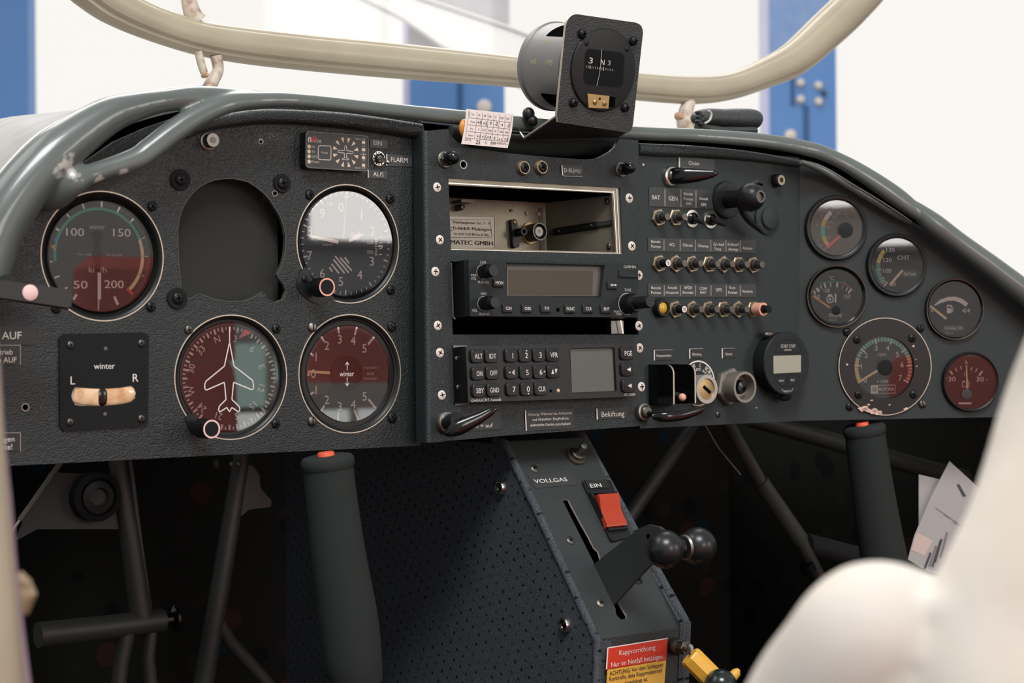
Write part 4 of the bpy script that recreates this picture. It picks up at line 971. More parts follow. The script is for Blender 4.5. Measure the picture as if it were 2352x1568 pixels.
g.needle(*e4(745, 855), *e4(452, 1032), 5.5, 4, WARMW, .0012, hub=(*e4(858, 810), 18.5, MATTE)); g.done()
g.screws([(*e4(290, 275), dict(kind='slot', z0=0, m=BLACK)), (*e4(1395, 220), dict(kind='slot', z0=0, m=BLACK, rot=2)), (*e4(335, 1395), dict(kind='slot', z0=0)), (*e4(1425, 1355), dict(kind='slot', m=GUN, z0=0)), (*e4(435, 390), dict(z0=.002)), (*e4(1260, 370), dict(z0=.002)), (*e4(455, 1215), dict(z0=.002)), (*e4(1280, 1210), dict(z0=.002))], 9.5)

# ================================================================== placards
def placard(plane, box, lines, label, m=None, bar=None, h=.0006, div=(), frame=False, group=None):
    """box in picture pixels; lines: (text, px, py, cap px, width px or None)"""
    t = Thing('placard', label, 'label', plane, (box[0] + box[2]) / 2, (box[1] + box[3]) / 2, 0, group)
    P = t.pts(box[4]) if len(box) > 4 else None
    mb = MB()
    if P: mb.prism(P[::-1] if sum((b[0] - a[0]) * (b[1] + a[1]) for a, b in zip(P, P[1:] + P[:1])) > 0 else P, .0001, h, m or PLAC)
    else:
        x, y, w, hh = t.rect(*box[:4]); mb.box(x - w / 2, x + w / 2, y - hh / 2, y + hh / 2, .0001, h, m or PLAC)
    mb.build('plate', t, None, 0)
    mb = MB()
    for l in lines: t.txt(mb, l[0], l[1], l[2], l[3], l[5] if len(l) > 5 else WHITE, h + .00015, l[4] if len(l) > 4 else None, bold=l[6] if len(l) > 6 else 0.0)
    for d in div: a, b = t.p(d[0], d[1], h), t.p(d[2], d[3], h); mb.line(*a, *b, d[4] / t.k(d[0], d[1]), h + .0001, DIM)
    if mb.v: mb.build('lettering', t, None, 0)
    if bar:
        mb = MB(); a, b = t.p(bar[0], bar[1], h), t.p(bar[2], bar[3], h); mb.line(*a, *b, bar[4] / t.k(bar[0], bar[1]), h + .0002, WHITE); mb.build('white_end_bar', t, None, 0)
    return t
def quad(a, b, c, d): return [a, b, c, d]
placard(L, (-60, 748, 82, 792), [('AUF', 27, 770, 17, 45)], 'dark placard with large letters AUF at the panel edge', PLACB)
placard(L, (-70, 792, 47, 838), [('trieb', 14, 808, 12, 30), ('e AUF', 17, 826, 12, 42)], 'black two-line placard ending in e AUF', PLACB, div=[(-70, 792.5, 47, 792.5, 1), (47, 792, 47, 838, 1)])
placard(L, (-70, 993, 47, 1037), [('egen', 17, 1008, 12, 33), ('hte!', 16, 1026, 13, 24)], 'black two-line placard ending in hte! at the lower panel corner', PLACB, div=[(-70, 993.5, 47, 993.5, 1), (47, 993, 47, 1037, 1)])
placard(L, (848, 319, 888, 342, [(848, 318.5), (889, 322), (889, 342), (848, 338.5)]), [('EIN', 867.5, 328.5, 10, 19)], 'small grey placard EIN above the silver toggle switch')
placard(L, (844, 390, 888, 411, [(844, 389), (888, 392), (888, 411.5), (844, 408.5)]), [('AUS', 869, 400, 10, 24)], 'small grey placard AUS below the silver toggle switch', bar=(845.5, 390, 845.5, 408.5, 3))
placard(L, (889, 354, 945, 383, [(888, 354), (945, 357.5), (945, 383), (888, 381)]), [('FLARM', 917, 367, 11, 38)], 'grey placard lettered FLARM beside the silver toggle switch', bar=(888, 353.5, 888, 380, 3))
placard(C, (1288, 379, 1338, 406, [(1288, 379), (1338, 382), (1338, 406), (1291, 404)]), [('D-KUHU', 1314.5, 391.5, 9.5, 37)], 'black placard with the registration D-KUHU', PLACB, bar=(1290, 379, 1292, 403, 3.4), div=[(1293, 404, 1338, 406, 1)])
placard(C, (1084, 945, 1150, 988, [(1060, 951), (1149, 946), (1150, 985), (1062, 990)]), [('en = auf', 1109, 977, 9, 46)], 'black placard = auf behind the slanted pull handle', PLACB)
placard(C, (1205, 940, 1317, 989, [(1206, 942), (1316, 938), (1318, 984), (1208, 989)]), [('Achtung: W\u00e4hrend des Anlassenes', 1264, 949.5, 6.2, 101), ('und Abstellens: Empfindliche', 1265, 961.5, 6.2, 83), ('elektrische Ger\u00e4te ausschalten!', 1264.5, 974, 6.2, 92)], 'black three-line warning placard starting with Achtung', PLACB, bar=(1206.5, 942, 1208.5, 989, 3.2))
placard(C, (1369, 935, 1440, 963, [(1369, 938), (1440, 934), (1441, 959), (1371, 963)]), [('Bel\u00fcftung', 1408, 950, 12, 52)], 'black placard lettered Bel\u00fcftung below the transponder', PLACB, bar=(1370.5, 938, 1371.5, 963, 3.6))
placard(S, (1559, 361, 1640, 386, [(1558, 361), (1640, 366), (1640, 390), (1558, 386)]), [('Choke', 1594, 374.5, 8.5, 24)], 'dark placard lettered Choke above the black pull handle', bar=(1560, 361.5, 1560, 386, 4))
placard(S, (1490, 429, 1636, 478, [(1490, 429.5), (1637, 436), (1637, 480), (1490, 473.5)]),
    [('BAT', 1507, 453, 9.5, 18), ('GEN', 1546, 455.5, 9.5, 20.5), ('Benzin', 1581, 445, 6.3, 20), ('Pumpe', 1581, 456.5, 6.3, 21), ('EIN', 1582, 467.5, 6.8, 11), ('Avionik', 1616.5, 456, 6.3, 20), ('EIN', 1616, 469.5, 7, 11)],
    'top grey label strip reading BAT GEN Benzin Pumpe Avionik', div=[(1527, 434, 1527, 473, 1.6), (1564, 435, 1564, 475, 1.6), (1598.5, 438, 1598.5, 477, 1.6)])
LB1 = [('Benzin', 1506.5, 554.5, 6.2, 21), ('Pumpe', 1506.8, 565.5, 6.2, 22), ('ACL', 1543.7, 561.5, 7, 13), ('\u00d6ldruck', 1579.8, 563, 6.3, 23), ('\u00d6ltemp', 1615.3, 564.5, 6.3, 24.5), ('Zyl.-kopf', 1650.5, 560.5, 6.3, 25), ('Temp.', 1649, 571.5, 6.3, 17), ('Kraftstoff', 1684.3, 561, 6.3, 25), ('Anzeige', 1684.5, 572, 6.3, 23), ('Anlasser', 1717.3, 569.5, 6.3, 24)]
placard(S, (1487.5, 545, 1735.5, 581, [(1487.5, 546), (1735, 552), (1735, 581), (1487.5, 577)]), LB1, 'middle grey label strip with ACL, \u00d6ldruck and Anlasser', div=[(x, 549 + i * .7, x, 575 + i * .7, 1.4) for i, x in enumerate([1525, 1562, 1597, 1632.5, 1667.3, 1700])])
LB2 = [('Benzin', 1507, 660.5, 6.2, 21.5), ('Pumpe', 1507, 671.5, 6.2, 22.5), ('Avionik', 1544.5, 660.3, 6.2, 22), ('Hauptsch', 1544.2, 671.3, 6.2, 29), ('XPDR', 1580.5, 660.5, 6.5, 19), ('Encoder', 1580.8, 671.3, 6.3, 25), ('COM', 1615, 662.5, 6.5, 15.5), ('NAV', 1615, 671.3, 6.5, 13.5), ('GPS', 1651, 665.5, 7, 14), ('Kurs-', 1682.7, 660, 6.3, 15), ('Kreisel', 1683, 671.3, 6.3, 20), ('Horizont', 1717, 668.5, 6.3, 24)]
placard(S, (1487.5, 652, 1735.5, 682, [(1487.5, 651.5), (1735, 652), (1735, 682), (1487.5, 682)]), LB2, 'lowest grey label strip with XPDR, GPS and Horizont', div=[(x, 655, x, 679, 1.4) for x in [1525.5, 1562.5, 1597.5, 1633, 1668, 1700]])
placard(S, (1500, 803, 1545, 826, [(1500.5, 804), (1545, 803), (1545, 826), (1501, 827)]), [('Hauptschalter', 1525.5, 816, 5.6, 35)], 'small black placard lettered Hauptschalter', PLACB, bar=(1502.3, 804, 1502.6, 827.5, 3.4), div=[(1503, 803.8, 1545, 803, .9)])
placard(S, (1581.6, 800.5, 1615, 823, [(1582, 801), (1615, 800.2), (1615, 822), (1582, 823)]), [('Z\u00fcndung', 1600.5, 813, 5.6, 21)], 'small black placard lettered Z\u00fcndung above the key switch', PLACB, bar=(1583.6, 801, 1583.8, 823.6, 3.4), div=[(1584, 800.8, 1615, 800.2, .9)])
placard(S, (1656, 799, 1688, 822, [(1656.5, 800), (1688, 799.2), (1688, 821), (1656.5, 822)]), [('Starter', 1674.5, 812.5, 5.6, 16)], 'small black placard lettered Starter above the push button', PLACB, bar=(1658.3, 800, 1658.6, 822.6, 3.4), div=[(1659, 799.8, 1688, 799.2, .9)])

# ================================================================== traffic display and its toggle
def z9(a, b): return (680 + a / 8.4, 280 + b / 8.4)
H9 = .007
t = Thing('traffic_warning_display', 'small black traffic display with a ring of orange triangles', 'display', L, 773, 348)
TLp = t.pts([z9(180, 175), z9(1393, 270), z9(1393, 960), z9(175, 885)], H9)
def qshape(P, r, n=5):
    out = []
    for i in range(4):
        p, a, b = V(P[i]), V(P[i - 1]), V(P[(i + 1) % 4])
        u, w = (a - p).normalized() * r, (b - p).normalized() * r
        for k in range(n + 1):
            s_ = k / n; out.append(tuple((p + u) * (1 - s_) ** 2 + 2 * p * s_ * (1 - s_) + (p + w) * s_ ** 2))
    return out
poly = qshape(TLp, .003)[::-1]
mb = MB(); mb.prism(poly, 0, H9, BLACK); mb.build('housing', t)
cx = sum(p[0] for p in poly) / len(poly); cy = sum(p[1] for p in poly) / len(poly)
mb = MB(); inn = [(cx + (x - cx) * .975, cy + (y - cy) * .955) for x, y in poly]; mb.board(poly, [inn], H9 - .0005, H9 + .0006, mat('grey_rim', rgb(96, 98, 94), .45)); mb.build('raised_edge', t)
mb = MB(); zz = H9 + .0002
FACE = mat('grey_face_foil', rgb(58, 58, 54), .5); mb.prism(inn, H9 - .001, H9 + .0001, FACE)
t.txt(mb, 'fl', *z9(258, 340), 12, WHITE, zz, 8); t.txt(mb, 'rm', *z9(422, 360), 11, WHITE, zz, 15)
k = t.k(720, 320, zz); x, y = t.p(*z9(322, 352), zz); mb.ring(x, y, 1.2 / k, 4.5 / k, zz, REDM)
x, y = t.p(*z9(318, 390), zz)
for r0, r1 in ((8, 10.5), (12.5, 15)): mb.ring(x, y, r0 / k, r1 / k, zz, REDM, R(5), R(72))
for i, (s_, b) in enumerate([('RX', 478), ('TX', 572), ('GPS', 668), ('Power', 768)]):
    x, y = t.p(*z9(252, b - 4), zz); mb.disc(x, y, 4.6 / k, zz, LEDW, 18); q = z9(302, b); w = [8, 7.5, 12, 18][i]; t.txt(mb, s_, q[0] + w / 2, q[1], 5.2, DIM, zz, w)
P = t.pts([z9(430, 455), z9(675, 465), z9(672, 735), z9(428, 720)], zz); mb.pline(qshape(P, .0012), 2.2 / k, zz, DIM, True)
t.txt(mb, 'Mode', *z9(550, 590), 5.2, DIM, zz, 15)
x0, y0 = t.p(*z9(958, 585), zz)
for i in range(12):
    a = 2 * pi * (i + .5) / 12; q = V((sin(a), cos(a))); n_ = V((q.y, -q.x))
    if i in (0, 11, 5, 6): m_ = LEDW
    p0, p1 = V((x0, y0)) + q * 22 / k, V((x0, y0)) + q * 34.5 / k
    mb.add([(*p0, zz), (*(p1 + n_ * 4.4 / k), zz), (*(p1 - n_ * 4.4 / k), zz)], [(0, 1, 2)], LEDW)
pl = [(957, 452), (972, 470), (980, 552), (1098, 570), (1098, 606), (978, 604), (970, 690), (1012, 712), (1010, 732), (895, 726), (897, 706), (940, 692), (932, 600), (812, 585), (812, 550), (936, 548), (942, 470)]
mb.pline([t.p(*z9(*p), zz) for p in pl], 1.1 / k, zz, WHITE, True)
for b in (395, 535, 690, 835):
    x, y = t.p(*z9(1302, b), zz); mb.box(x - 4.4 / k, x + 4.4 / k, y - 3.4 / k, y + 3.4 / k, zz - .0001, zz, LEDW)
a, b = t.p(*z9(1245, 622), zz), t.p(*z9(1355, 626), zz); mb.line(*a, *b, 1.2 / k, zz, DIM); a, b = t.p(*z9(1300, 590), zz), t.p(*z9(1300, 645), zz); mb.line(*a, *b, 1.2 / k, zz, DIM)
t.txt(mb, 'above >14\u00b0', *z9(1247, 330), 4, DIM, zz, 24); t.txt(mb, '>7\u00b0', *z9(1305, 475), 3.6, DIM, zz, 7); t.txt(mb, '>7\u00b0', *z9(1300, 752), 3.6, DIM, zz, 7); t.txt(mb, 'below >14\u00b0', *z9(1240, 885), 4, DIM, zz, 23)
mb.build('printed_face', t, None, 0)

def toggle(plane, px, py, tip, r, label, group=None, black=False, h=None):
    t = Thing('toggle_switch', label, 'switch', plane, px, py, 0, group); k = t.k(px, py); q = r / k
    mb = MB(); mb.lathe([(q, 0), (q, .0008), (q * .95, .0016), (q * .66, .0017)], SILVER if not black else SILVER, 32)
    if not black:
        for i in range(12): a = 2 * pi * i / 12; mb.disc(.8 * q * cos(a), .8 * q * sin(a), q * .1, .0019, VOID, 8)
    mb.build('ring_nut', t)
    mb = MB(); mb.lathe([(q * .66, .0005), (q * .66, .0035), (q * .56, .0042), (q * .5, .004), (q * .42, .003), (0, .003)], GUN if not black else GLOSSB, 28); mb.build('collar', t)
    hh = h or .016; x, y = t.p(*tip, hh)
    mb = MB(); P = [V((0, 0, .003)), V((x * .5, y * .5, hh * .55)), V((x, y, hh))]; 
    if black: mb.tube(P + [P[2] + (P[2] - P[1]) * .02], [q * .30, q * .26, q * .10, .0003], BLACK, 14)
    else: mb.tube(P, [q * .16, q * .22, q * .26], SILVER, 14); mb.ball(tuple(P[2]), q * .3, SILVER, 14, 9)
    mb.build('lever', t)
    return t
toggle(L, 867.5, 364.5, (890, 372), 17.5, 'silver toggle switch between the EIN and AUS placards')

# ================================================================== empty equipment bay in the radio panel
def zE(a, b): return (1000 + a / 5.227, 430 + b / 5.227)
t = Thing('equipment_bay', 'open bare metal bay in the top slot of the radio panel', 'bay', C, 1230, 500)
D = -.057
qa = t.p(1252, 462, D); qb = t.p(1252, 592, D); fr = t.p(1421, 440, 0); fl = t.p(1033, 500, 0)
yb = t.p(1150, 620, D)[1]; yt = t.p(1200, 463, D)[1]; ytf = t.p(1421, 446, 0)[1]; yfb = t.p(1250, 582, 0)[1]
xl = fl[0] - .004; xr_b = qa[0]; xr_f = fr[0]
mb = MB(); mb.box(xl, xr_b + .001, yfb - .004, yt, D - .001, D, ALU); mb.build('back_wall', t)
mb = MB(); mb.add([(xr_b, yfb - .004, D), (xr_f, yfb - .003, -.003), (xr_f, ytf, -.003), (xr_b, yt, D), (xr_b + .0012, yfb - .004, D), (xr_f + .0012, yfb - .003, -.003), (xr_f + .0012, ytf, -.003), (xr_b + .0012, yt, D)], [(0, 1, 2, 3), (4, 5, 6, 7), (2, 3, 7, 6), (0, 1, 5, 4)], ALU); mb.build('side_wall', t)
mb = MB(); mb.box(xl, xr_f, yfb - .004, yfb - .003, D, -.003, ALU); mb.build('floor_plate', t)
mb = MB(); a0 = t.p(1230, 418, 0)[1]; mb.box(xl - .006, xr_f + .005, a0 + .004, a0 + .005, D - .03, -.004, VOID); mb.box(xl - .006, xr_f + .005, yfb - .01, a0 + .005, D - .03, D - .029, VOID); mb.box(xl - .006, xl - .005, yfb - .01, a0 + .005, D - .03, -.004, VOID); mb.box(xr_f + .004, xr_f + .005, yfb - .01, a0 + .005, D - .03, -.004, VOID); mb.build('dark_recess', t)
# bright folded lip round the slot
P = t.pts(TRAY); inn = t.pts([(1034, 417), (1410, 440), (1419, 578), (1040, 569)])
mb = MB(); mb.board([P[0], P[1], P[2], P[3]], [[t.p(1032, 424), t.p(1408, 443), t.p(1417, 578.5), t.p(1038, 569.5)]], -.0035, -.0012, ALU)
for (a, b, w) in [((1031, 420), (1412, 441), 2.2), ((1036, 573), (1431, 583), 2.0), ((1411, 438), (1419, 581), 2.4), ((1418, 434), (1425, 582), 1.6), ((1425, 432), (1431, 582), 1.6)]:
    p, q = t.p(*a), t.p(*b); mb.line(*p, *q, w / k, -.0008, SILVER)
mb.build('slot_lip', t)
# maker's sticker
st = MB(); P = t.pts([zE(165, 350), zE(708, 362), zE(712, 728), zE(178, 742)], D + .0004); st.add([(x, y, D + .0004) for x, y in P], [(0, 1, 2, 3)], mat('silver_sticker', rgb(150, 140, 126), .35, .35))
zz = D + .0006; kk = t.k(1090, 530, zz)
t.txt(st, 'Thierhauptener Str. 7 - 9', *zE(430, 425), 6.2, INK, zz, 86); t.txt(st, 'C', *zE(185, 500), 9, INK, zz, 6, bold=.03); t.txt(st, 'D-86405 Meitingen', *zE(440, 497), 7, INK, zz, 86, bold=.005); t.txt(st, 'Tel.: (0 82 71) 81 98-0 Fax 42 98-0', *zE(430, 565), 5.5, INK, zz, 80); t.txt(st, 'MATEC GMBH', *zE(440, 665), 9.5, INK, zz, 97, bold=.035)
for a, b in [((165, 385), (660, 392)), ((660, 392), (680, 600)), ((180, 605), (680, 600)), ((708, 362), (712, 728))]: p, q = t.p(*zE(*a), zz), t.p(*zE(*b), zz); st.line(*p, *q, .8 / kk, zz, INK)
st.build('maker_sticker', t, 'silver sticker with a printed address', 0)
x, y = t.p(*zE(925, 560), D); kk = t.k(1178, 537, D)
mb = MB(); mb.prism(qshape([(x - 11 / kk, y + 33 / kk), (x + 6 / kk, y + 33 / kk), (x + 11 / kk, y - 33 / kk), (x - 8 / kk, y - 33 / kk)], .003)[::-1], D, D + .004, BLACK); mb.lathe([(9 / kk, D + .003), (9 / kk, D + .012), (5 / kk, D + .012), (5 / kk, D + .006)], BLACK, 24, x + 6 / kk, y + 2 / kk); o = mb.build('black_flange', t)
screw(o, x - 1 / kk, y + 26 / kk, 5.5 / kk, D + .004, BRASS, 'slot', .9, name='flange_screw')
bx, by = t.p(*zE(1130, 552), D); mb = MB(); mb.lathe([(25 / kk, D), (25 / kk, D + .0015), (20 / kk, D + .0015)], BRASS, 30, bx, by); mb.build('brass_washer', t)
bz = min(((t.p(*zE(1252, 527), D + d / 1000)[0] - bx) ** 2, d / 1000) for d in range(4, 45))[1]
mb = MB(); q = 20.5 / t.k(1239, 530, D + bz); mb.lathe([(q * .9, D), (q * .9, D + bz * .2), (q, D + bz * .25), (q, D + bz), (q * .86, D + bz), (q * .84, D + bz - .006), (q * .5, D + bz - .006)], GUN, 36, bx, by); o = mb.build('coaxial_socket', t)
mb = MB(); mb.lathe([(q * .55, D + bz - .007), (q * .55, D + bz - .001), (q * .2, D + bz - .001), (q * .1, D + bz - .003), (0, D + bz - .003)], WHITE, 24, bx, by); mb.build('socket_core', o)
def on_side(px, py):                # point on the bay's right side wall
    a, b = V((xr_b, 0, D)), V((xr_f, 0, -.003)); best = None
    for i in range(101):
        s_ = i / 100; q_ = a.lerp(b, s_); p_ = t.p(px, py, q_.z); d_ = abs(p_[0] - q_.x)
        if best is None or d_ < best[0]: best = (d_, V((q_.x, p_[1], q_.z)))
    return best[1]
sn = V((-(-.003 - D), 0, xr_f - xr_b)).normalized()
p0, p1 = on_side(1274, 533), on_side(1374, 517); mb = MB(); mb.tube([p0 + sn * .0015, p1 + sn * .0015], [.0027, .0028], BLACK, 12, squash=.5, upv=(0, 1, 0)); r_ = mb.build('slide_rail', t)
p2 = on_side(1406, 512); mb = MB(); mb.tube([p1 + sn * .001, p2 + sn * .001], [.0022, .0022], GUN, 10, squash=.5, upv=(0, 1, 0)); mb.build('rail_catch', r_)
for px, py in [(1287, 531), (1361, 518)]: p = on_side(px, py); mb = MB(); mb.ball(tuple(p + sn * .003), .0012, GUN, 10, 6); mb.build('rail_screw', r_)
for px, py in [(1394.5, 462), (1399, 566)]: p = on_side(px, py); mb = MB(); mb.ball(tuple(p + sn * .0005), .0026, STEEL, 14, 8, .45, 1, .9); mb.build('wall_screw', t)
x, y = t.p(*zE(315, 240), D + .006); mb = MB(); mb.lathe([(7 / kk, D), (7 / kk, D + .006), (5 / kk, D + .008), (0, D + .0085)], GUN, 16, x, y); mb.box(x - .004, x + .007, y + .003, y + .005, D, D + .012, ALU); mb.build('spring_catch', t)
for a, b, r in [(905, 280, 3.2), (1100, 312, 5), (1235, 320, 5)]: x, y = t.p(*zE(a, b), D); mb = MB(); mb.lathe([(r / kk, D), (r / kk, D + .0012), (0, D + .0014)], GUN if r != 5 else STEEL, 14, x, y); mb.build('rivet', t)
x, y = t.p(1243, 530, D); mb = MB(); mb.box(x - .0018, x + .0018, yfb, yt - .004, D, D + .0008, GUN); mb.build('dark_seam', t)

# ================================================================== radios
def key(t, px, py, w, h, z0, z1, name='key', m=KEYB, r=.3, txt=(), parent=None):
    """px, py, w, h: picture place of the key's front at height z1"""
    x, y, ww, hh = t.rect(px - w / 2, py - h / 2, px + w / 2, py + h / 2, z1)
    mb = MB(); mb.rbox(x, y, ww, hh, min(ww, hh) * r, z0, z1, m, .0005)
    for s_ in txt:
        if isinstance(s_[0], str): t.txt(mb, s_[0], s_[1], s_[2], s_[3], WHITE, z1 + .00012, s_[4] if len(s_) > 4 else None, bold=.006)
        else: mb.add([(*t.p(a, b, z1 + .00012), z1 + .00012) for a, b in s_], [tuple(range(len(s_)))], WHITE)
    return mb.build(name, parent or t)
def knob(t, bx, by, tx, ty, r, z0, name='knob', tip=None, m=BLACK, rings=24, r2=None, ring=True):
    """rotary knob from panel point to tip point"""
    x, y = t.p(bx, by, z0); hh = min(((t.p(tx, ty, z0 + d / 2000)[0] - x) ** 2, d / 2000) for d in range(2, 70))[1]
    q = r / t.k(bx, by, z0); mb = MB(); q2 = (r2 or r * .88) / t.k(bx, by, z0)
    mb.lathe([(q * 1.02, z0), (q * 1.02, z0 + .0015), (q, z0 + .002), (q2, z0 + hh - .001), (q2 * .93, z0 + hh), (0, z0 + hh)], m, 36, x, y)
    for i in range(rings):
        a = 2 * pi * i / rings; mb.box(x + q * .985 * cos(a) - .00022, x + q * .985 * cos(a) + .00022, y + q * .985 * sin(a) - .00022, y + q * .985 * sin(a) + .00022, z0 + .002, z0 + hh * .7, m)
    o = mb.build(name, t)
    if ring:
        mb = MB(); mb.ring(x, y, q * 1.03, q * 1.1, z0 + .0002, DIM); mb.build('knob_ring', o, None, 0)
    return o, x, y, hh
def zF(a, b): return (940 + a / 4.2, 580 + b / 4.2)
t = Thing('radio_unit', 'black navigation and com radio with blank amber-grey screen and knobs', 'radio', C, 1255, 665)
HF = .0135
fp = t.pts([zF(572, 65), zF(2210, 112), zF(2208, 624), zF(586, 613)], HF)
bp = t.pts([zF(400, 95), zF(2200, 110)], 0)
xl2 = fp[0][0]; yb_, yt_ = fp[3][1], fp[0][1]
dw = [zF(935, 95), zF(1885, 120), zF(1852, 428), zF(940, 415)]
hl = t.pts(dw, HF)
mb = MB(); mb.board(qshape(fp, .0008, 2)[::-1], [hl[::-1]], HF - .006, HF, GREYP); mb.build('front_plate', t)
mb = MB(); q = [(p[0] + (.0 if i in (0, 3) else 0), p[1]) for i, p in enumerate(fp)]; mb.prism(q[::-1], -.05, HF - .0058, BLACK); mb.build('housing', t)
lc = t.pts([zF(945, 130), zF(1850, 140), zF(1840, 420), zF(945, 415)], HF - .003)
mb = MB(); mb.add([(x, y, HF - .0035) for x, y in lc], [(0, 1, 2, 3)], mat('screen_border', rgb(82, 70, 66), .4)); lc2 = t.pts([zF(955, 165), zF(1772, 178), zF(1768, 412), zF(962, 405)], HF - .0033); mb.add([(x, y, HF - .0033) for x, y in lc2], [(0, 1, 2, 3)], LCD); mb.build('screen', t, 'blank amber-grey screen', 0)
mb = MB(); g1 = t.pts([zF(938, 98), zF(1882, 122), zF(1850, 426), zF(942, 413)], HF - .0012); mb.add([(x, y, HF - .0012) for x, y in g1], [(0, 1, 2, 3)], GLASSR); mb.build('screen_glass', t, None, 0)
mb = MB()
for s_, a, b, c_, w in [('COM', 710, 95, 6, 13), ('PWR', 622, 218, 6, 12.5), ('VOL', 622, 250, 6.5, 13), ('PUSH SQ', 716, 285, 5.5, 25), ('NAV', 718, 395, 6.3, 13), ('VOL', 632, 558, 6.3, 13), ('PUSH ID', 727, 593, 5.5, 22.5), ('GARMIN', 2128, 137, 6.2, 28), ('TUNE', 2108, 360, 6.2, 15), ('PUSH', 2003, 568, 5, 14), ('CRSR', 2022, 592, 5, 13.5)]: t.txt(mb, s_, *zF(a, b), c_, DIM, HF + .0002, w, bold=.005)
mb.build('lettering', t, None, 0)
knob(t, *zF(706, 187), *zF(815, 172), 15.5, HF); knob(t, *zF(716, 492), *zF(828, 478), 15.5, HF)
o, x, y, hh = knob(t, *zF(2098, 497), *zF(2200, 490), 23, HF, 'tuning_knob', r2=20)
q = 14.5 / t.k(1470, 695, HF + hh); h2 = min(((t.p(*zF(2325, 480), HF + d / 2000)[0] - x) ** 2, d / 2000) for d in range(30, 110))[1]
mb = MB(); mb.lathe([(q, HF + hh - .001), (q, HF + h2 - .001), (q * .9, HF + h2), (0, HF + h2)], BLACK, 30, x, y); mb.build('inner_knob', o)
for s_, a, b, w in [('MON', 868, 290, 17), ('C/N', 958, 537, 12.5), ('OBS', 1142, 538, 14.5), ('T/F', 1325, 538, 11), ('FUNC', 1556, 541, 18.5), ('CLR', 1730, 540, 13), ('ENT', 1903, 543, 13)]:
    px, py = zF(a, b); key(t, px - 1, py, 23, 21, HF - .001, HF + .0016, 'button', KEYB, .15, [(s_, px + .5, py, 7, w)])
px, py = zF(1966, 312); key(t, px - 1, py, 21, 20, HF - .001, HF + .0016, 'button', KEYB, .15, [[(px - 6, py), (px - 1, py - 3), (px - 1, py + 3)], [(px + 9, py), (px + 4, py - 3), (px + 4, py + 3)], [(px - 2, py - .7), (px + 5, py - .7), (px + 5, py + .7), (px - 2, py + .7)]])
px, py = zF(2115, 205); key(t, px, py, 43, 18.5, HF - .001, HF + .0012, 'card_slot_cover', GREYP, .08)
x, y = t.p(*zF(1433, 550), HF); mb = MB(); mb.disc(x, y, 5 / t.k(1281, 711), HF + .0002, VOID, 18); mb.build('sensor_hole', t, None, 0)
# dark bay below it with a glimpse of metal
t = Thing('radio_tray', 'dark open tray slot below the radio with bright metal at its end', 'tray', C, 1240, 750)
xa, _ = t.p(1038, 750, 0); xb, _ = t.p(1468, 750, 0); _, ya = t.p(1250, 595, 0); _, yb2 = t.p(1250, 769, 0)
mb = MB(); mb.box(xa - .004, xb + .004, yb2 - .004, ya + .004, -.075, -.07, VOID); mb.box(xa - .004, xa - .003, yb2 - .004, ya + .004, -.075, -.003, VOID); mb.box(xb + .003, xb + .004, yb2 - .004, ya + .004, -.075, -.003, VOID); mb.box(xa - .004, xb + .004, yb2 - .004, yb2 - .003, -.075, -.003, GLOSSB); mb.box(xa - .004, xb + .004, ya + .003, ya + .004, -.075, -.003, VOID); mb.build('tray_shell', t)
x, y, w, h = t.rect(*zF(1965, 655), *zF(2085, 780), -.004); mb = MB(); mb.box(x - w / 2, x + w / 2, y - h / 2, y + h / 2, -.012, -.006, STEEL); a, b = t.p(*zF(2065, 650)), t.p(*zF(2090, 780)); mb.line(*a, *b, .0012, -.003, SILVER); mb.build('end_bracket', t)
mb = MB(); P = t.pts([zF(396, 97), zF(408, 97), zF(425, 610), zF(445, 640), zF(430, 645), zF(412, 615)], 0); mb.prism(P[::-1], -.002, .0006, STEEL); mb.build('edge_strip', t)

def zG(a, b): return (940 + a / 4.2, 770 + b / 4.2)
t = Thing('transponder', 'black transponder with rubber number keys and small grey screen', 'transponder', C, 1255, 855)
HT = .011
fp = t.pts([zG(545, 105), zG(2195, 75), zG(2207, 590), zG(570, 648)], HT)
fq = qshape(fp, .001, 2)[::-1]
dq = t.pts([zG(1545, 122), zG(1980, 115), zG(2003, 540), zG(1568, 560)], HT)
mb = MB(); mb.board(fq, [qshape(dq, .0016, 4)[::-1]], HT - .004, HT, BLACK); mb.build('front_plate', t)
mb = MB(); mb.prism(fp[::-1], -.05, HT - .0038, BLACK); mb.build('housing', t)
bq = t.pts([zG(425, 97), zG(560, 97), zG(575, 660), zG(440, 680)], .001); mb = MB(); mb.prism(bq[::-1], -.002, .001, GLOSSB); o = mb.build('mounting_flange', t)
for a, b in [(450, 225), (463, 500)]: screw(o, *t.p(*zG(a, b)), 6 / t.k(1048, 850), .001, GUN, 'cross', .4, name='flange_screw')
mb = MB(); lq = t.pts([zG(1552, 132), zG(1962, 125), zG(1980, 535), zG(1570, 552)], HT - .002); mb.add([(x, y, HT - .002) for x, y in lq], [(0, 1, 2, 3)], LCDG); mb.build('screen', t, 'blank grey screen', 0)
mb = MB(); mb.add([(x, y, HT - .0007) for x, y in dq], [(0, 1, 2, 3)], GLASSR); mb.build('screen_glass', t, None, 0)
KZ = HT + .0022
def tri(cx, cy, dx, dy, s_): # small arrow
    return [(cx + dx * s_, cy + dy * s_), (cx - dy * s_ * .8 - dx * s_ * .5, cy + dx * s_ * .8 - dy * s_ * .5), (cx + dy * s_ * .8 - dx * s_ * .5, cy - dx * s_ * .8 - dy * s_ * .5)]
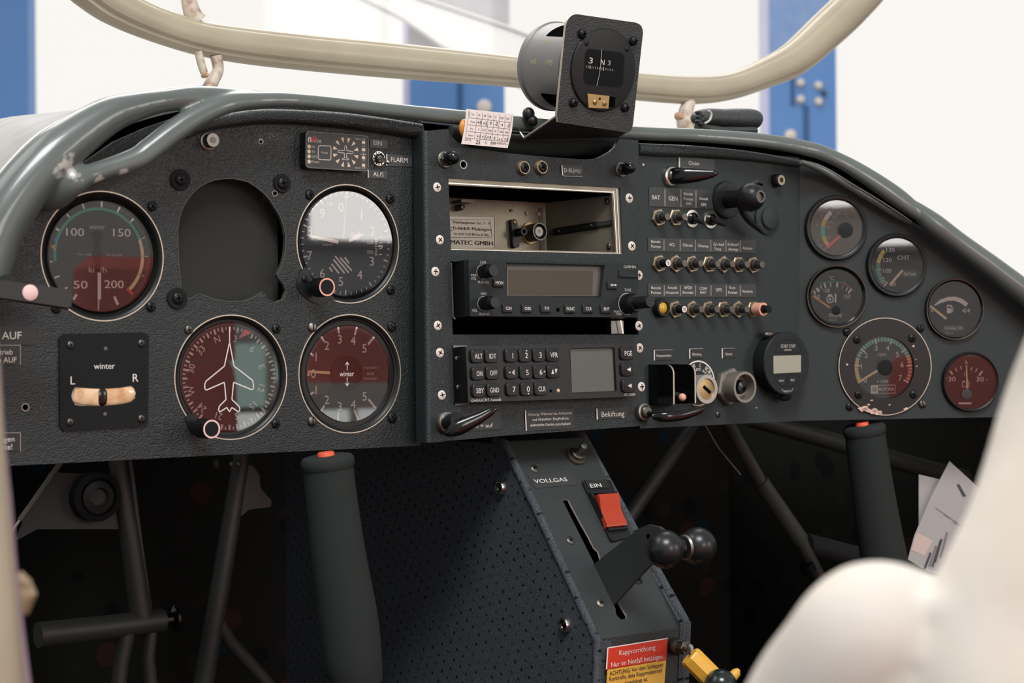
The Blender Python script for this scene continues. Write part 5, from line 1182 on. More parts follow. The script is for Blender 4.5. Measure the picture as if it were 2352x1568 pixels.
for s_, a, b, w in [('ALT', 660, 200, 18), ('IDT', 797, 200, 15.5), ('1', 990, 195, 0), ('2', 1122, 193, 0), ('3', 1257, 190, 0), ('VFR', 1388, 188, 17), ('ON', 668, 368, 13), ('OFF', 805, 362, 17), ('4', 995, 357, 0), ('5', 1130, 357, 0), ('6', 1262, 353, 0), ('', 1395, 348, 0), ('SBY', 675, 533, 17.5), ('GND', 815, 527, 20), ('7', 1003, 520, 0), ('0', 1140, 517, 0), ('CLR', 1272, 515, 16.5), ('PGE', 2105, 172, 17), ('<', 2112, 328, 0), ('<', 2120, 485, 0)]:
    px, py = zG(a, b); ex = []
    dx = 2.2
    if s_ == '': ex = [[(px - 5.5, py + 5.5), (px + .5, py + 5.5), (px - 2.5, py - 6)], [(px + 2, py - 6), (px + 8, py - 6), (px + 5, py + 5.5)]]
    elif s_ == '<': ex = [tri(px + 3, py, -1, 0, 6)]
    else: ex = [(s_, px + dx, py, 12.5 if not w else 11, w or None)]
    if s_ == '2': ex.append(tri(px + dx, py - 11, 0, -1, 2.6))
    if s_ == '0': ex.append(tri(px + dx, py + 10.5, 0, 1, 2.6))
    if s_ == '4': ex.append(tri(px - 6, py, -1, 0, 2.6))
    if s_ == '6': ex.append(tri(px + 10, py - 1, 1, 0, 2.6))
    key(t, px, py, 28.5, 31, HT - .001, KZ, 'rubber_key', KEYB, .28, ex)
k = t.k(1270, 897, HT); x, y = t.p(*zG(1365, 535), HT); mb = MB(); mb.disc(x, y, 3.6 / k, HT + .0002, VOID, 16); mb.build('sensor_hole', t, None, 0)
x, y = t.p(*zG(1438, 533), HT); mb = MB(); mb.ball((x, y, HT), 4.6 / k, LEDW, 16, 8, 1, 1, .5); mb.build('indicator_lamp', t)
mb = MB(); t.txt(mb, 'GARRECHT Avionik', *zG(742, 622), 6.2, WHITE, HT + .0002, 69, bold=.015, slant=.2); t.txt(mb, 'VT-2000', *zG(2123, 570), 5.5, WHITE, HT + .0002, 25, bold=.02, slant=.15); mb.build('lettering', t, None, 0)

# ================================================================== pull handles
def pull(plane, px, py, r, path, label, ringm=STEEL, stem=None):
    """ring nut at px, py; handle body along path of (px, py, half height px, h)"""
    t = Thing('pull_handle', label, 'handle', plane, px, py); k = t.k(px, py); q = r / k
    mb = MB(); mb.lathe([(q, 0), (q, .002), (q * .9, .0035), (q * .72, .004), (q * .62, .0035)], ringm, 32); mb.lathe([(q * .62, .001), (q * .62, .0055), (q * .5, .0065), (q * .4, .0065)], GUN, 28); mb.build('ring_nut', t)
    sp = catmull([(*t.p(a, b, h), h, c / t.k(a, b, h)) for a, b, c, h in path], 5)
    if stem: mb = MB(); a, b, hh, rr = stem; mb.tube([(0, 0, .001), (*t.p(a, b, hh), hh)], rr / k, GLOSSB, 14); mb.build('stem', t)
    mb = MB(); mb.tube([p[:3] for p in sp], [p[3] for p in sp], GLOSSB, 20, squash=.5, upv=(0, 1, 0)); mb.build('grip', t)
    return t
pull(C, 1023, 970, 27, [(1020, 992, 3, .016), (1030, 993, 10, .018), (1052, 983, 17, .021), (1080, 970, 16, .024), (1108, 956, 12, .027), (1130, 943, 9, .029), (1139, 937, 3, .030)], 'black pull handle slanting in front of the = auf placard', STEEL, (1052, 966, .02, 19))
pull(C, 1475, 946, 22, [(1497, 955, 3, .012), (1506, 956, 9, .013), (1530, 957, 12, .018), (1565, 954, 11, .022), (1598, 945, 9, .026), (1613, 939, 6, .028), (1617, 938, 2, .0285)], 'glossy black pull handle lying below the key switch', STEEL, (1504, 953, .012, 6))
pull(S, 1538, 405, 24, [(1543, 404, 18, .004), (1556, 404, 19.5, .008), (1575, 403, 19, .013), (1600, 402, 16, .018), (1625, 400, 11.5, .023), (1642, 398, 7, .0265), (1650, 397, 2.5, .028)], 'glossy black choke pull handle below the Choke placard', SILVER)

# ================================================================== breakers, switches
def breaker_parts(t, k, tipm=GREYP, ring=None):
    q = 21 / k; L_ = .0105
    mb = MB(); mb.hexa(0, 0, q, 0, .0022, NUTM, .0); mb.build('hex_nut', t)
    mb = MB(); mb.lathe([(q * .66, .002), (q * .66, .0045), (q * .6, .005), (q * .5, .005), (q * .48, .0035)], GUN, 26); mb.build('threaded_collar', t)
    mb = MB(); mb.lathe([(q * .42, .003), (q * .42, L_), (q * .36, L_ + .0006), (0, L_ + .0006)], BLACK if tipm is WHITE else GUN, 24); b = mb.build('push_button', t)
    if tipm is WHITE: mb = MB(); mb.disc(0, 0, q * .36, L_ + .0008, WHITE, 20); mb.build('white_cap', b, 'white numbered cap', 0)
    return t
first = None
rows = [(499.5, [(1511, 'first nickel push breaker under BAT'), (1550, 'nickel push breaker under GEN')]),
        (605, [(1512, 'push breaker with white 5 cap under the middle Benzin Pumpe label'), (1550.5, 'push breaker under the ACL label'), (1587.5, 'push breaker under the \u00d6ldruck label'), (1626, 'push breaker under the \u00d6ltemp label'), (1660, 'push breaker under the Zyl.-kopf Temp. label'), (1693.5, 'push breaker under the Kraftstoff Anzeige label'), (1728, 'push breaker under the Anlasser label')]),
        (710.5, [(1549, 'push breaker with white 10 cap under the Avionik Hauptsch label'), (1589, 'push breaker under the XPDR Encoder label'), (1625, 'push breaker under the COM NAV label'), (1659, 'push breaker under the GPS label'), (1693.5, 'push breaker under the Kurs-Kreisel label'), (1728, 'push breaker with salmon collar under the Horizont label')])]
for ry, row in rows:
    for i, (bx, lab) in enumerate(row):
        by = ry + (i * .6 if ry == 605 else 0)
        white = 'white' in lab
        if first is None:
            t = Thing('push_breaker', lab, 'switch', S, bx, by, 0, 'push breakers in three rows'); breaker_parts(t, t.k(1600, 605)); first = t.o; o = first
        elif white:
            t = Thing('push_breaker', lab, 'switch', S, bx, by, 0, 'push breakers in three rows'); breaker_parts(t, t.k(1600, 605), WHITE); o = t.o
            mb = MB(); n_ = '5' if ' 5 ' in lab else '10'; mb.text(n_, 0, 0, .0115, 6.5 / t.k(bx, by), INK, 4.5 / t.k(bx, by) if n_ == '5' else 7 / t.k(bx, by)); mb.build('cap_number', t, None, 0)
        else:
            o = dup(first); o['label'] = lab; place(o, S, bx, by, 0, 0.0)
        place(o, S, bx, by, 0, (.5 if (i + int(ry)) % 3 == 0 else .1 if i % 2 else .25))
        if white:
            for c in o.children:
                if c.name.startswith('cap_number'): c.rotation_euler.z = -o.rotation_euler.y * 0
        if 'salmon' in lab:
            mb = MB(); q = 21 / S.sc(1600, 605); mb.lathe([(q * .74, .004), (q * .74, .0125), (q * .5, .0125), (q * .5, .004)], SALMON, 24); c = mb.build('collar_sleeve', None, 'salmon collar sleeve'); c.parent = o
            mb = MB(); mb.lathe([(q * .42, .01), (q * .42, .0185), (0, .0188)], MATTE, 20); c = mb.build('long_push_button', None); c.parent = o
t = Thing('indicator_lamp', 'amber indicator lamp in a black ring under the lowest Benzin Pumpe label', 'lamp', S, 1514, 707); k = t.k(1517, 707)
mb = MB(); mb.lathe([(22 / k, 0), (22 / k, .004), (19 / k, .0055), (15 / k, .0055), (14 / k, .004)], BLACK, 30); mb.build('lamp_ring', t)
mb = MB(); mb.ball((0, 0, .0035), 14 / k, AMBERL, 24, 12, 1, 1, .5); mb.build('lens', t, 'amber lens')
toggle(S, 1587.5, 502, (1617, 514), 21, 'black toggle switch in a chrome ring under Benzin Pumpe EIN', 'black toggle switches', True, .017)
toggle(S, 1629.5, 504.5, (1668, 519), 21, 'black toggle switch in a chrome ring under Avionik EIN', 'black toggle switches', True, .021)
# ball joint mount
t = Thing('ball_joint_mount', 'black ball joint mount with curved clamp arm on the switch panel', 'mount', S, 1666, 459); k = t.k(1661, 459)
mb = MB(); mb.lathe([(43 / k, 0), (43 / k, .002), (41 / k, .003), (26 / k, .0032)], BLACK, 48); mb.build('base_disc', t)
def stemz(px, py): return min(((t.p(px, py, d / 2000)[0]) ** 2, d / 2000) for d in range(6, 120))[1]
hb = stemz(1725, 457); q = 33 / t.k(1725, 457, hb)
mb = MB(); mb.lathe([(20 / k, .002), (20 / k, hb - .008), (24 / k, hb - .002)], BLACK, 32); mb.build('stem', t)
mb = MB(); pr = [(q * cos(a), hb + q * sin(a)) for a in [-.9, -.6, -.3, 0, .3, .6, .9, 1.15]]; mb.lathe(pr + [(q * .3, pr[-1][1]), (q * .3, pr[-1][1] - .003), (0, pr[-1][1] - .003)], BLACK, 36); o = mb.build('ball', t)
zt = pr[-1][1]; mb = MB(); mb.lathe([(q * .44, zt - .001), (q * .44, zt + .0008), (q * .3, zt + .0008), (q * .3, zt - .002)], GUN, 28); mb.build('socket_screw', o)
ap = catmull([(1752, 424, 5, hb - .002), (1738, 420, 6, hb - .004), (1708, 440, 7, hb - .006), (1700, 470, 9, hb - .01), (1715, 500, 10, hb - .012), (1738, 522, 8, hb - .014), (1752, 535, 4, hb - .016)], 6)
mb = MB(); mb.tube([(*t.p(a, b, h), h) for a, b, c_, h in ap], [c_ / t.k(a, b, h) for a, b, c_, h in ap], BLACK, 14, squash=.8); mb.build('clamp_arm', t)
x, y = t.p(1768, 500, .004); mb = MB(); mb.lathe([(38 / k, 0), (38 / k, .002), (26 / k, .003), (25 / k, .005), (12 / k, .006)], SWITCHP, 40, x, y); mb.build('pivot_plate', t)
t = Thing('standoff_bolt', 'small black standoff with bright socket screw near the panel bend', 'bolt', S, 1781, 415); k = t.k(1781, 415)
hb = min(((t.p(1794, 416, d / 2000)[0]) ** 2, d / 2000) for d in range(2, 60))[1]
mb = MB(); mb.lathe([(15 / k, 0), (15 / k, hb - .001), (13 / k, hb)], BLACK, 26); mb.build('standoff', t)
mb = MB(); mb.lathe([(11.5 / k, hb - .001), (11.5 / k, hb + .0008), (6 / k, hb + .0008), (5 / k, hb - .001), (0, hb - .001)], NUTM, 24); mb.build('socket_screw', t)
# guarded main switch
t = Thing('guarded_switch', 'black U shaped guard with toggle under the Hauptschalter placard', 'switch', S, 1520, 880); kk = t.k(1520, 880)
def guard_x(px): return t.p(px, 880, 0)[0]
GZ = min(((t.p(1547, 880, d / 2000)[0] - guard_x(1491)) ** 2, d / 2000) for d in range(4, 80))[1]
yt_, yb_ = t.p(1520, 837, GZ / 2)[1], t.p(1520, 927, GZ / 2)[1]
for px in (1491, 1540):
    x = guard_x(px); mb = MB(); th = .0014; r = .007
    prof = [(0, yb_), (0, yt_)] + [(GZ - r + r * sin(a), yt_ - r + r * cos(a)) for a in [i * pi / 12 for i in range(7)]] + [(GZ, yb_)]
    mb.layers([[(x - th / 2, b, a) for a, b in prof], [(x + th / 2, b, a) for a, b in prof]], GLOSSB)
    for (a, b), (c_, d) in zip(prof[1:], prof[2:]): mb.add([(x - th / 2, b, a + .0001), (x + th / 2, b, a + .0001), (x + th / 2, d, c_ + .0001), (x - th / 2, d, c_ + .0001)], [(0, 1, 2, 3)], WORN)
    mb.build('guard_plate', t, 'black guard plate with worn bright edge', 30)
mb = MB(); xa, xb = guard_x(1491), guard_x(1540); mb.box(xa, xb, yb_, yt_, .0, .0012, GLOSSB); mb.box(xa, xb, yb_ - .0014, yb_, 0, GZ * .9, GLOSSB); mb.build('guard_base', t)
x, y = t.p(1567, 912, GZ * .8); mb = MB(); mb.tube([(xa * .4 + xb * .6, y + .004, .001), (x, y, GZ * .8)], [.0022, .0028], GUN, 14); mb.ball((x, y, GZ * .8), .0030, SALMON, 14, 8); mb.build('toggle_lever', t)
# key switch
t = Thing('key_switch', 'silver magneto key switch with white ring of lettering under Z\u00fcndung', 'switch', S, 1601, 880); k = t.k(1601, 880)
mb = MB(); mb.lathe([(53 / k, 0), (53 / k, .0012), (30 / k, .0014)], BLACK, 56); mb.ring(0, 0, 49 / k, 52.5 / k, .0014, WHITE); mb.build('placard_disc', t)
mb = MB()
for s_, r_, a0, a1, cp in [('OFF  R  L  BOTH', 42, -60, 62, 9), ('MAGNETO SWITCH', 32, -40, 70, 6)]:
    for i, ch in enumerate(s_):
        if ch == ' ': continue
        a = R(a0 + (a1 - a0) * i / (len(s_) - 1)); mb.text(ch, r_ / k * sin(a), r_ / k * cos(a), .0016, cp / k, WHITE, None, -a)
mb.build('ring_lettering', t, None, 0)
hk = min(((t.p(1624, 893.7, d / 2000)[0] - t.p(1598, 890, 0)[0]) ** 2, d / 2000) for d in range(4, 60))[1]
x, y = t.p(1624, 893.7, hk); q = 34 / t.k(1624, 893, hk)
mb = MB(); mb.lathe([(q * .96, 0), (q, hk - .001), (q * .97, hk), (q * .73, hk), (q * .70, hk - .0015)], mat('satin_silver', rgb(190, 182, 176), .4, .7), 48, x, y); mb.build('barrel', t)
mb = MB(); mb.lathe([(q * .71, hk - .003), (q * .69, hk - .0012), (q * .3, hk - .0006), (0, hk - .0006)], BRASS, 32, x, y); mb.line(x - q * .28, y + q * .2, x + q * .36, y - q * .26, q * .22, hk - .0003, VOID); mb.build('key_cylinder', t)
# starter button
t = Thing('starter_button', 'large nickel nut and ring with recessed black button under Starter', 'button', S, 1672, 888); k = t.k(1672, 888)
NK = mat('grey_nickel', rgb(150, 142, 132), .4, .6)
mb = MB(); mb.hexa(0, 0, 44 / k, 0, .0055, NK, pi / 6 - .2); mb.build('hex_nut', t)
hs = min(((t.p(1712, 887, d / 2000)[0]) ** 2, d / 2000) for d in range(4, 80))[1]; q = 36.5 / t.k(1712, 887, hs)
mb = MB(); mb.lathe([(q * .96, .004), (q, hs - .001), (q * .98, hs), (q * .82, hs), (q * .8, hs - .009), (0, hs - .009)], NK, 48); mb.build('barrel', t)
mb = MB(); mb.lathe([(q * .45, hs - .009), (q * .45, hs - .005), (q * .36, hs - .003), (0, hs - .0025)], GLOSSB, 28); mb.build('push_button', t)
# stopwatch
t = Thing('stopwatch', 'oval black digital stopwatch with small pale screen', 'clock', S, 1778, 834); k = t.k(1778, 834)
hs = min(((t.p(1808, 835.7, d / 2000)[0]) ** 2, d / 2000) for d in range(4, 60))[1]; q = 73.5 / t.k(1808, 836, hs)
mb = MB(); mb.lathe([(q * .94, 0), (q * .98, hs * .5), (q * .96, hs - .002), (q * .96, hs - .0015)], MATTE, 64); mb.build('housing', t)
mb = MB(); mb.lathe([(q * .97, hs - .0022), (q, hs - .001), (q * .97, hs), (0, hs)], GREYP, 64); mb.build('face', t)
def zS(a, b): return (1460 + a / 5.345, 730 + b / 5.345)
P = t.pts([zS(1690, 465), zS(2028, 455), zS(2028, 665), zS(1692, 682)], hs); mb = MB(); mb.prism(qshape(P, .0006, 2)[::-1], hs - .001, hs + .0002, LCDC); mb.build('screen', t, 'pale blank screen')
mb = MB(); z_ = hs + .0002
for s_, a, b, c_, w in [('START STOP', 1872, 345, 7.5, 33), ('MEMORY', 1872, 393, 4.5, 17), ('MIN', 1790, 770, 5, 11), ('SEC', 1927, 762, 5, 9.5), ('RESET', 1858, 900, 4.5, 12)]: t.txt(mb, s_, *zS(a, b), c_, DIM, z_, w, bold=.015)
kq = t.k(1808, 836, hs)
for P in [[(1715, 425), (1730, 340), (1790, 275), (1860, 262), (1950, 275), (2010, 330), (2030, 420)], [(1715, 425), (2030, 420)], [(1700, 712), (1855, 705), (1850, 850), (1780, 830), (1715, 760), (1700, 712)], [(1872, 700), (2020, 695), (2000, 760), (1940, 830), (1875, 850), (1872, 700)]]: mb.pline([t.p(*zS(*p), hs) for p in P], .9 / kq, z_, MATTE)
mb.pline([t.p(*zS(*p), hs) for p in [(1790, 870), (1810, 895), (1830, 905)]], 1.2 / kq, z_, DIM); mb.pline([t.p(*zS(*p), hs) for p in [(1888, 905), (1915, 890), (1930, 862)]], 1.2 / kq, z_, DIM)
mb.build('face_print', t, None, 0)
for px, py in [(1770, 768), (1806, 912)]: x, y = t.p(px, py, hs * .6); mb = MB(); mb.ball((x, y, hs * .5), .004, MATTE if py > 800 else GUN, 12, 8, 1.6, .8, .8); mb.build('holding_clip', t)
x, y = SWP.p(1648.6, 951); screw(SWP, x, y, 7.5 / SWP.k(1648, 951), 0, GUN, 'cross', 0, name='panel_screw')

# ================================================================== lever with pink dot at the panel edge
HB = .05
t = Thing('lever_arm', 'flat black arm with a pink dot in front of the airspeed dial', 'lever', L, 60, 680)
P = t.pts([(-70, 634), (18, 644.5), (160, 664.5), (169, 669), (165.5, 707), (160, 709.5), (11, 686), (-75, 676)], HB)
mb = MB(); mb.prism(P[::-1], HB - .008, HB, mat('flat_black_arm', rgb(44, 44, 42), .55), .0008); mb.build('arm', t)
x, y = t.p(69, 672, HB); mb = MB(); k = t.k(69, 672, HB); mb.lathe([(18.5 / k, HB - .001), (18.5 / k, HB + .0005), (16 / k, HB + .001), (0, HB + .001)], PINKC, 32, x, y); mb.build('pink_dot', t, 'pale pink dot')
x, y = t.p(-40, 660, 0); mb = MB(); mb.lathe([(.006, 0), (.006, HB - .007), (0, HB - .007)], BLACK, 20, x, y); mb.build('pivot_post', t)

# ================================================================== magnetic compass on its bracket
def zC(a, b): return (1150 + a / 3.563, b / 3.563)
t = Thing('magnetic_compass', 'black magnetic compass on a bent bracket above the radio panel', 'compass', B, 1382, 165)
ol = [zC(*p) for p in [(460, 940)] + catmull([(530, 240), (537, 195), (552, 158), (580, 128), (610, 117), (640, 118)], 3) + catmull([(1080, 181), (1110, 186), (1140, 202), (1158, 228), (1165, 270)], 3) + [(1085, 1000)] + catmull([(1080, 1030), (1066, 1066), (1040, 1085)], 3) + [(470, 1000)]]
P = t.pts(ol); mb = MB(); mb.board(P[::-1] if 0 else P, [], -.0022, 0, mat('bracket_black', rgb(50, 52, 51), .5, bump=('leather', 700, .4, .0008)), WORN); mb.build('bracket_plate', t)
# folded foot of the bracket going under the rail
BK = MATS['bracket_black']
def bw(px, py, h): return (*t.p(px, py, h), h)
def lw(px, py, h): return tuple(t.mw().inverted() @ L.world(px, py, h))
a0, a1 = bw(*zC(460, 945), -.001), bw(*zC(1075, 1050), -.001)
b0, b1 = lw(1204, 317, .008), lw(1424, 311, .020)
mb = MB()
th_ = V((0, -.0015, -.0015))
vs = [a0, a1, b1, b0]; vs = vs + [tuple(V(p) + th_) for p in vs]
mb.add(vs, [(0, 1, 2, 3), (4, 5, 6, 7), (0, 1, 5, 4), (1, 2, 6, 5), (2, 3, 7, 6), (3, 0, 4, 7)], BK); mb.build('bracket_foot', t)
c0 = lw(1191, 299, .004)
mb = MB(); mb.tube([bw(*zC(500, 560), -.001), a0, b0], .0009, WORN, 8); mb.tube([b0, c0], .0008, WORN, 8); mb.build('bracket_edge', t, 'worn bright bracket edge')
cx, cy = t.p(*zC(836, 573)); k = t.k(1384, 160); ro = 95 / k
mb = MB(); mb.lathe([(ro, -.001), (ro, .001), (ro - .0006, .0016), (ro * .96, .0017), (0, .0017)], BLACK, 64, cx, cy); mb.build('face_ring', t)
wq = qshape([t.p(*zC(*p), .0017) for p in [(693, 392), (1018, 432), (1000, 720), (674, 692)]], .005)
mb = MB(); mb.prism(wq[::-1], .001, .0019, MATTE); 
wq2 = qshape([t.p(*zC(*p), .0017) for p in [(700, 400), (1008, 440), (990, 710), (682, 684)]], .0045); mb.prism(wq2[::-1], .001, .0021, mat('compass_bowl', rgb(12, 16, 18), .5, spec=.15)); mb.build('window', t)
mb = MB(); z_ = .0024; k = t.k(1384, 150, z_)
t.txt(mb, '3', *zC(738, 495), 13, WHITE, z_, 9); t.txt(mb, 'N', *zC(835, 510), 12, WHITE, z_, 8.5); t.txt(mb, '3', *zC(888, 515), 11, DIM, z_, 6)
for i in range(15):
    a = 700 + i * 15.5; y_ = 545 + i * 2; mj = i in (2, 9); p, q = t.p(*zC(a, y_ - (15 if mj else 9)), z_), t.p(*zC(a, y_ + (15 if mj else 9)), z_); mb.line(*p, *q, (2.2 if mj else 1.1) / k, z_, WHITE)
mb.build('compass_card', t, None, 0)
mb = MB(); z_ = .0030; mb.pline([t.p(*zC(*p), z_) for p in [(828, 405), (822, 470), (818, 540), (808, 610), (786, 702)]], 1.3 / k, z_, DIM); mb.build('lubber_line', t, None, 0)
P = t.pts([zC(*p) for p in [(705, 765), (885, 785), (875, 888), (715, 880)]], .002); mb = MB(); mb.prism(P[::-1], .001, .0028, BRASS); o = mb.build('adjuster_block', t, 'brass adjuster block')
for a, b in [(772, 835), (850, 845)]: screw(o, *t.p(*zC(a, b), .0028), 6.5 / k, .0028, BRASS, 'slot', .9 if a < 800 else -.9, name='adjuster_screw')
x, y = t.p(*zC(810, 808), .0028); mb = MB(); mb.disc(x, y, 2.8 / k, .0031, VOID, 14); mb.build('adjuster_hole', o, None, 0)
P = t.pts([zC(*p) for p in [(885, 785), (940, 795), (930, 875), (875, 880)]], .002); mb = MB(); mb.prism(P[::-1], .0012, .0022, VOID); mb.build('adjuster_gap', t)
for a, b in [(660, 275), (1080, 335), (590, 840), (1012, 880)]: screw(t, *t.p(*zC(a, b)), 11 / k, 0, BLACK, 'cross', .4, hgt=.0035, name='bracket_screw')
for a, b in [(703, 352), (1035, 400)]: screw(t, *t.p(*zC(a, b), .0017), 6.5 / k, .0017, BLACK, 'slot', 1, hgt=.0006, name='face_screw')
ln = min(((t.p(*zC(520, 538), -d / 1000)[0] - t.p(*zC(836, 573))[0]) ** 2, d) for d in range(10, 90))
dl = .058
rb = ro * 1.08
mb = MB(); mb.lathe([(rb * .97, -.0025), (rb * .97, -.010), (rb, -.011), (rb, -dl + .004), (rb * 1.03, -dl + .003), (rb * 1.03, -dl), (rb * .9, -dl - .004), (0, -dl - .004)], mat('compass_body', rgb(118, 115, 112), .42, .15), 64, cx, cy); o = mb.build('bowl_housing', t)
mb = MB()
def on_cyl(s_, ang, z0_, cap, m):  # lettering round the housing
    vs, fs, wd = glyphs(s_, 0); kq = cap / .69; out = []
    for gx, gy in vs:
        zc = z0_ + gx * kq; an = ang + (gy - .34) * kq / rb; out.append((cx - rb * 1.004 * cos(an), cy + rb * 1.004 * sin(an), zc))
    mb.add(out, fs, m)
FY = mat('faded_yellow_print', rgb(176, 168, 120), .6)
on_cyl('C2300', .55, -.034, .0028, FY); on_cyl('AIR', .05, -.040, .0034, FY); on_cyl('1995', .05, -.022, .0034, FY); mb.build('housing_lettering', o, None, 0)
for s_ in (1, -1):
    mb = MB(); n = 10; vs = []
    for i in range(n + 1):
        an = s_ * (R(40) + R(58) * i / n)
        for zc in (-.004, -.004 - .034 * (1 - .5 * (i / n) ** 2)): vs.append((cx - rb * 1.006 * cos(an), cy + rb * 1.006 * sin(an), zc))
    mb.add(vs, [(2 * i, 2 * i + 1, 2 * i + 3, 2 * i + 2) for i in range(n)], VOID); mb.build('dark_cutout', o)

# deviation card taped to the rail
t = Thing('deviation_card', 'small white compass deviation card with handwritten figures on the rail', 'card', L, 1118, 295, .024)
cq = [(1072, 250), (1179, 261.5), (1179, 272), (1176, 300), (1166, 340), (1060, 330.5), (1062, 322), (1068, 290)]
mb = MB(); P = t.pts(cq); mb.prism(P[::-1], -.0005, 0, PAPER); mb.build('card_sheet', t, None, 0)
def zD(a, b): return (1040 + a / 9.046, 230 + b / 9.046)
mb = MB(); z_ = .00025; k = t.k(1118, 295)
for a, b in [((345, 362), (1205, 465)), ((325, 508), (1190, 602)), ((300, 645), (1165, 740)), ((268, 780), (1140, 862)), ((335, 225), (345, 362)), ((500, 240), (500, 380)), ((500, 380), (445, 800)), ((612, 255), (605, 395)), ((605, 395), (565, 815)), ((730, 265), (728, 405)), ((728, 405), (690, 828)), ((850, 285), (848, 425)), ((848, 425), (808, 838)), ((970, 300), (962, 440)), ((962, 440), (918, 850)), ((1085, 312), (1080, 455)), ((1080, 455), (1030, 858)), ((1228, 325), (1140, 862)), ((335, 225), (262, 780))]:
    p, q = t.p(*zD(*a)), t.p(*zD(*b)); mb.line(*p, *q, .7 / k, z_, INK)
PR = mat('grey_print', rgb(96, 88, 88), .8)
for s_, a, b, c_ in [('For', 420, 292, 4.5), ('N', 552, 305, 5), ('30', 668, 325, 5), ('60', 782, 335, 5), ('E', 898, 352, 5), ('120', 1022, 368, 5), ('150', 1145, 383, 5), ('Steer', 425, 448, 4.5), ('For', 398, 590, 4.5), ('S', 540, 605, 5), ('210', 645, 615, 5), ('240', 768, 632, 5), ('W', 885, 645, 5), ('300', 1005, 655, 5), ('330', 1120, 670, 5), ('Steer', 375, 725, 4.5), ('DATE', 318, 820, 5), ('AIRPATH', 1025, 900, 5)]: t.txt(mb, s_, *zD(a, b), c_, PR, z_, rot=-.06)
for s_, a, b, c_ in [('+5', 552, 460, 8), ('+2', 668, 478, 8), ('0', 785, 475, 7), ('-2', 900, 492, 8), ('-4', 1015, 508, 6), ('-3', 1145, 522, 8.5), ('+1', 530, 745, 7.5), ('+3', 640, 758, 7.5), ('+3', 748, 772, 7.5), ('0', 862, 785, 7), ('+1', 980, 808, 7), ('+2', 1105, 812, 7.5), ('25', 520, 868, 9), ('11', 690, 882, 6), ('2009', 840, 890, 6)]: t.txt(mb, s_, *zD(a, b), c_, INK, z_, rot=-.03, slant=.15, bold=.01)
mb.build('card_print', t, None, 0)
t = Thing('orange_clip', 'small orange clip half hidden behind the white deviation card', 'clip', L, 1068, 295, .018)
mb = MB(); mb.ball((0, 0, 0), .0060, ORANGE, 16, 10, .8, 1.1, .5); x, y = t.p(1095, 300); mb.box(.0, .012, -.003, .003, -.003, .001, ORANGE); mb.build('clip_body', t)

# black duct seen through the cutout above the radio panel
t = Thing('ventilation_duct', 'black foam duct lying behind the cutout under the compass', 'duct', L, 1250, 335, -.012)
mb = MB(); mb.M = t.mw().inverted(); q = catmull([(1030, 308, 22), (1120, 326, 25), (1250, 336, 25), (1370, 332, 24), (1436, 326, 23)], 5); mb.tube([LW(a, b, -.012) for a, b, r in q], [r / L.sc(a, b, -.012) for a, b, r in q], FOAM, 20); mb.build('duct_hose', t)

# leather pouch lying on the rail
t = Thing('leather_pouch', 'worn black leather pouch lying on top of the rail', 'pouch', L, 1670, 275, -.02)
PQ = catmull([(1597, 280, 9), (1603, 272, 17), (1625, 270, 21), (1660, 272, 22), (1695, 273, 24), (1722, 274, 24), (1736, 276, 20), (1741, 278, 8)], 5)
mb = MB(); mb.M = t.mw().inverted(); mb.tube([LW(a, b, -.02) for a, b, r in PQ], [r / L.sc(a, b, -.02) for a, b, r in PQ], LEATHC, 18, squash=1.2, upv=(0, 0, 1)); mb.build('pouch_body', t)
mb = MB(); mb.M = t.mw().inverted(); q = catmull([(1628, 254, .0), (1634, 262, 0), (1630, 276, 0), (1618, 284, 0)], 5); mb.tube([LW(a, b, -.005) for a, b, r in q], .0009, DIM, 8); mb.build('cut_edge', t)
mb = MB(); mb.M = t.mw().inverted()
for i in range(9): mb.ball(LW(1604 + 3 * (i % 3), 258 + i * 3.4, -.006), .0022, LEATHC, 8, 6, 1.6, 1, .7)
mb.build('frayed_flap', t)
mb = MB(); mb.M = t.mw().inverted(); mb.tube([LW(1600, 292, -.01), LW(1660, 300, -.01), LW(1735, 300, -.01)], .003, LEATHC, 8); mb.build('base_fold', t)

# ================================================================== centre console
TL_ = L.world(1164, 1013, -.004)                      # upper left corner of the sloping cover
xk = TL_.x
XP = Plane((xk, 0, 0), (0, -1, 0), (0, 0, 1))         # the console's left face (normal -X)
BR = XP.world(1378, 1467)                             # lower left corner of the sloping cover
K = Plane(TL_, (1, 0, 0), TL_ - BR)                   # sloping cover
TRr = K.at(1345, 1003); BRr = K.at(1560, 1392)
wK = (TRr.x + K.at(1556, 1420).x) / 2
KF = Plane(BR, (1, 0, 0), (0, 0.06, 1))               # front face under the cover
x1 = xk + wK
t = Thing('centre_console', 'fabric sided centre console with a sloping black throttle cover', 'console', K, 1270, 1240)
iv = t.mw().inverted()
mb = MB(); mb.M = iv
prof = [(TL_.y, TL_.z - .002), (BR.y, BR.z - .002), (BR.y + .02, BR.z - .33), (.32, -.55), (.32, TL_.z - .002)]
th = .016
mb.layers([[(xk - .004, y, z) for y, z in prof], [(xk + .010, y, z) for y, z in prof]], FABRIC); mb.build('fabric_side', t)
mb = MB(); mb.M = iv; prof2 = [(TL_.y + .01, TL_.z + .000), (BR.y - .001, BR.z + .003), (BR.y + .02, BR.z - .33), (.32, -.55), (.32, TL_.z)]
mb.layers([[(x1 - .002, y, z) for y, z in prof2], [(x1 + .008, y, z) for y, z in prof2]], FABRIC); mb.build('fabric_side', t)
mb = MB(); mb.M = iv                                   # rolled fabric edge along the left corner
